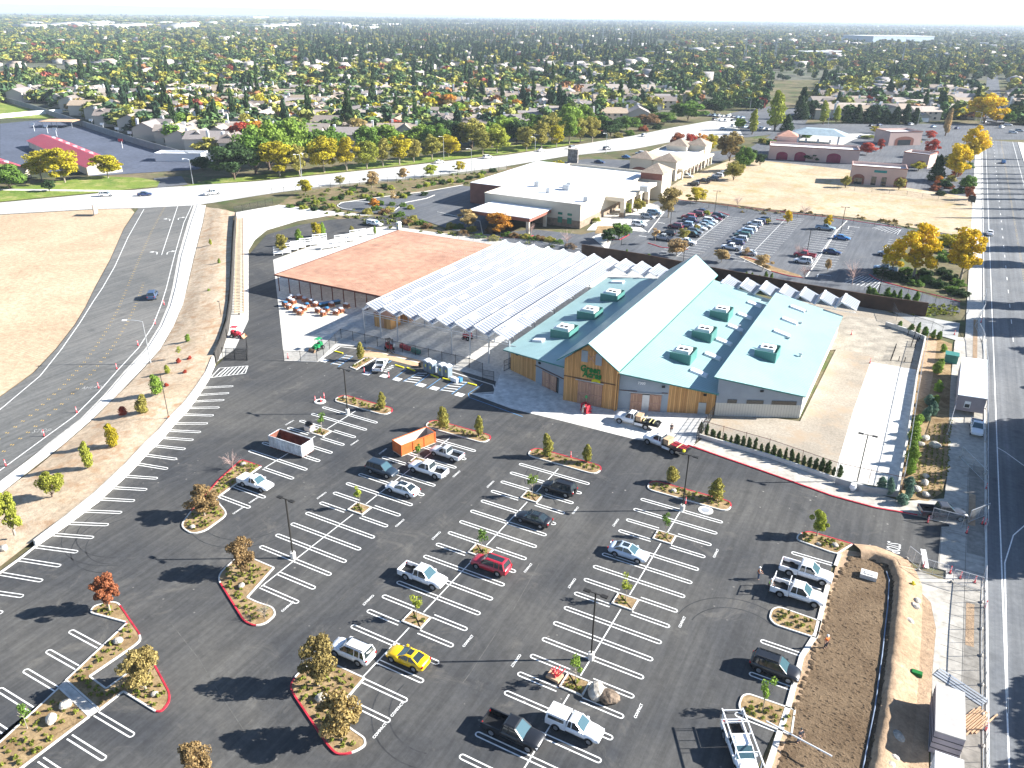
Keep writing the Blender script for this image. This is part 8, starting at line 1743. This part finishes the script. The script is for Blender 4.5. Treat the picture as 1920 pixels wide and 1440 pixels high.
# ================================================================ PEOPLE
SK=mat('skin',(.45,.27,.19),.6,.05)
def skin(name,V_,E_,Rr,m_,t):
    me=bpy.data.meshes.new(name); me.from_pydata(V_,E_,[]); me.materials.append(m_); o=bpy.data.objects.new(name,me); C.objects.link(o); o.parent=t
    md=o.modifiers.new('skin','SKIN'); 
    if not me.skin_vertices: 
        pass
    sv_=me.skin_vertices[0].data if me.skin_vertices else None
    if sv_ is None: return o
    for i,r in enumerate(Rr): sv_[i].radius=(r,r)
    sv_[0].use_root=True; s2_=o.modifiers.new('sub','SUBSURF'); s2_.levels=1; s2_.render_levels=1; return o
def person(px,py,rz,lab,shirt,trous,vest=None,hat=None,arms=0,loc=None,lean=0.0):
    t=empty('person',loc or g(px,py),rz,lab,'person')
    # one continuous body: pelvis root, spine, neck, head, arms with hands, legs with feet
    V_=[(0,0,.95),(lean*.3,0,1.15),(lean*.6,0,1.38),(lean,0,1.50),(lean*1.1,0,1.60),(lean*1.1+.01,0,1.70)]; E_=[(0,1),(1,2),(2,3),(3,4),(4,5)]; Rr=[.15,.14,.155,.06,.085,.08]
    for s_ in (-1,1):
        b=len(V_); el=[(lean*.7,s_*.2,1.42),(lean*.7+.02+(.12 if arms else 0),s_*.27,1.16),(lean*.7+(.32 if arms else .06),s_*(.2 if arms else .26),.92+(.16 if arms else 0)),(lean*.7+(.40 if arms else .08),s_*(.17 if arms else .26),.84+(.22 if arms else 0))]
        V_+=el; E_+=[(2,b),(b,b+1),(b+1,b+2),(b+2,b+3)]; Rr+=[.065,.05,.035,.04]
        for j in range(4): V_.append((el[3][0]+.05+.005*j,el[3][1]+(j-1.5)*.018,el[3][2]-.07+.006*abs(j-1))); E_.append((b+3,len(V_)-1)); Rr.append(.01)
        V_.append((el[3][0]+.04,el[3][1]-s_*.05,el[3][2]-.02)); E_.append((b+3,len(V_)-1)); Rr.append(.011)
        b=len(V_); V_+=[(0,s_*.1,.86),(.03,s_*.12,.48),(-.02,s_*.13,.09),(.12,s_*.15,.04)]; E_+=[(0,b),(b,b+1),(b+1,b+2),(b+2,b+3)]; Rr+=[.105,.07,.048,.04]
    skin('body',V_,E_,Rr,SK,t)
    # clothing that follows the body
    skin('shirt',[(0,0,.98),(lean*.3,0,1.15),(lean*.6,0,1.38),(lean*.7,-.19,1.42),(lean*.7+.02+(.12 if arms else 0),-.27,1.17),(lean*.7,.19,1.42),(lean*.7+.02+(.12 if arms else 0),.27,1.17)],[(0,1),(1,2),(2,3),(3,4),(2,5),(5,6)],[.165,.155,.17,.078,.062,.078,.062],shirt,t)
    skin('trousers',[(0,0,.96),(0,-.1,.86),(.03,-.12,.48),(-.02,-.13,.12),(0,.1,.86),(.03,.12,.48),(-.02,.13,.12)],[(0,1),(1,2),(2,3),(0,4),(4,5),(5,6)],[.16,.118,.082,.066,.118,.082,.066],trous,t)
    if vest: skin('vest',[(0,0,1.0),(lean*.3,0,1.18),(lean*.6,0,1.4)],[(0,1),(1,2)],[.185,.178,.188],vest,t)
    mb=MB(); hx=lean*1.1; 
    if hat: mb.ico((hx,0,1.735),(.125,.11,.085),0,1,.0,2); mb.tube((hx+.02,0,1.715),(hx+.02,0,1.73),.145,.14,12); mb.build('hard_hat',hat,t)
    else: mb.ico((hx-.015,0,1.70),(.105,.095,.10),0,1,.0,2); mb.build('hair',MT['dark'],t)
    f_=MB(); f_.ico((hx+.085,.035,1.66),.012,0); f_.ico((hx+.085,-.035,1.66),.012,0); f_.build('eyes',MT['black'],t); f_=MB(); f_.ico((hx+.095,0,1.635),(.018,.012,.02),0,1,0,1); f_.build('nose',SK,t)
DK=mat('dark_work_clothes',(.03,.035,.05),.9); JN=mat('blue_jeans',(.06,.09,.16),.9); HO=mat('orange_vest',(.85,.20,.04),.6); HY=mat('lime_vest',(.45,.75,.10),.6); WHh=MT['whitem']; LT=mat('light_shirt',(.50,.48,.45),.9)
person(1421,1086,R(20),'person in orange vest and jeans standing behind the white pickups, arms raised',LT,JN,HO,WHh,1)
person(1441,1108,R(20),'person in a lime vest leaning at the tailgate of the lower white pickup',LT,DK,HY,WHh,1,lean=.12)
person(1547,1215,R(-40),'person in a bright orange vest standing at the edge of the brown basin',HO,DK,HO,WHh)
person(1497,1392,R(-40),'person in dark clothes at the kerb corner holding the long white pipe',DK,JN,None,None,1)
person(1258,812,R(-60),'person in dark clothes walking over the bright forecourt near the flatbed trucks',DK,DK)
person(1092,776,R(60),'person in pale clothes bending beside the heap of red carts',LT,LT,None,None,1,lean=.25)
a,b=g(1437,1352,1.0),g(1560,1418,1.25); t=empty('white_pipe',tuple(a),0,'long white pipe carried across the kerb corner by the person in dark clothes','pipe'); mb=MB(); mb.tube((0,0,0),tuple(b-a),.07,n=8); mb.build('tube',MT['whitem'],t)
# haze over the whole plain
mb=MB(); mb.box(-34000,34000,-34000,34000,-3,420); hz=bpy.data.materials.new('haze_air'); hz.use_nodes=True; t_=hz.node_tree; 
for n_ in list(t_.nodes):
    if n_.type=='BSDF_PRINCIPLED': t_.nodes.remove(n_)
pv=t_.nodes.new('ShaderNodeVolumePrincipled'); pv.inputs['Color'].default_value=(.74,.86,1,1); pv.inputs['Density'].default_value=.00009; pv.inputs['Anisotropy'].default_value=.0; t_.links.new(pv.outputs[0],t_.nodes['Material Output'].inputs['Volume'])
tag(mb.build('haze',hz),kind='stuff')['label']='thin blue haze fading the far plain'
# ================================================================ BANK CAR PARK MARKINGS, KERBS, SEAMS
def frow(sc_,t0,t1,ds=(-5.4,5.4)):
    n=int((t1-t0)/2.74)
    for k in range(n+1):
        y=t0+k*2.74; line(pw,(sc_+ds[0],y),(sc_+ds[1],y),.12,.03)
    line(pw,(sc_,t0),(sc_,t1),.12,.03)
frow(-58.9,206,262); frow(-41.6,210,272); s3_=g(1545,465).x; frow(s3_,g(1523,500).y,g(1570,430).y); 
q=g(1690,500); frow(q.x-2.6,g(1668,525).y,g(1680,450).y,(-2.8,2.6)); q=g(1200,410); frow(q.x-1,g(1165,450).y,g(1225,400).y,(-2.7,2.7))
for P4 in (((1585,515-20+35),(1600,515),(1655,524),(1650,545)),((1635,428),(1642,422),(1690,430),(1688,442))):
    a,b,c_,d_=[g(*p) for p in P4]
    for k in range(9): line(pw,a.lerp(d_,k/9),b.lerp(c_,min(1,k/9+.25)),.14,.03)
pline(pw,PX([(1532,520),(1534,514),(1558,517)]),.2,.03); pline(pw,PX([(1590,430),(1592,424),(1612,427)]),.2,.03)
for (x,y) in ((1240,418),(1205,443),(1128,508-40)): 
    a=g(x,y); line(pw,(a.x-1.2,a.y),(a.x+1.2,a.y),.3,.03)
mr,mk=MB(),MB()
for l in (((1232,372),(1262,374),(1330,381),(1440,395),(1560,408),(1690,428)),((1447,509),(1480,518),(1505,521)),((1395,482),(1420,489)),((1215,456),(1240,464),(1290,468)),((1330,400),(1350,398),(1368,404)),((1455,412),(1480,415)),((1630,515),(1640,522),(1660,530),(1800,566)),((1140,450),(1162,450),(1180,440)),((900,440),(930,446),(985,447),(1000,442))): kerbline(mr,PX(l),.15,.25)
for l in (((635,384),(640,380),(720,369),(800,359),(868,347)),((905,440),(1000,452),(1110,472),(1240,497),(1380,522),(1500,545),(1640,572)),((1180,428),(1215,436),(1245,398),(1232,385),(1205,378)),((1385,482),(1445,509)),((1510,521),(1525,500),(1570,432),(1588,414)),((1655,470),(1664,462),(1700,466)),((735,398),(760,380),(800,372),(815,366)),((820,398),(900,415),(905,440))): kerbline(mk,PX(l),.15,.25)
tag(mr.build('kerb',MT['red']),kind='structure'); tag(mk.build('kerb',MT['kerb']),kind='structure')
for P_ in (((1140,470),(1150,440),(1180,432),(1215,436),(1200,425),(1165,420),(1110,445)),): struct('pavement',PX(P_),MT['conc_w'],.035)
struct('pavement',PX([(1100,432),(1185,432),(1245,398),(1232,385),(1205,378),(1130,400)]),MT['conc_w'],.032)
struct('planting_bed',PX([(1120,424),(1165,424),(1150,438),(1115,438)]),MT['mulch'],.04); struct('planting_bed',PX([(1395,478),(1450,500),(1500,516),(1505,521),(1447,509),(1385,482)]),MT['mulch'],.04)
lp=[(650+38*math.cos(a)*1.0+18,385+8.5*math.sin(a)) for a in [2*PI*k/24 for k in range(25)]]
pline(pw,PX([(x*.9+66,y*.9+38.6) for x,y in lp]),.25,.03)
sm=MB()
for l in (((318,1168),(372,1235),(415,1300),(458,1372)),((935,1180),(880,1262),(870,1280)),((1010,1058),(960,1145)),((590,1050),(560,1085),(600,1075)),((60,1245),(20,1275))): pline(sm,[Vector((p.x+.1*math.sin(i*2.1),p.y+.1*math.cos(i*1.7),0)) for i,p in enumerate(PX(l))],.07,.006)
tag(sm.build('asphalt_seam',mat('seam_sealant_grey',(.115,.112,.105),.8,.3,1.2)),kind='structure')
# tyre scuff arcs on the fresh asphalt
sc2=MB(); rn=random.Random(14)
for (x,y,r0,a0,a1) in ((245,1010,5,2.6,5.2),(250,985,6.5,2.9,5.4),(1120,930,4.5,1.8,4.0),(1085,900,6,2,3.8),(700,870,5,0,2),(830,1330,5,3,5),(470,960,6,4,6),(1380,1200,5,1,3)):
    c_=g(x,y)
    for dr in (0,1.6):
        r=r0+dr; pts=[Vector((c_.x+r*math.cos(a0+(a1-a0)*k/14),c_.y+r*math.sin(a0+(a1-a0)*k/14),0)) for k in range(15)]; pline(sc2,pts,.13,.0055)
tag(sc2.build('tyre_scuffs',mat('tyre_scuff_black',(.040,.041,.044),.8,.3,1.0)),kind='structure')
for mb,m_ in MARKS: tag(mb.build('road_markings',m_),kind='structure')
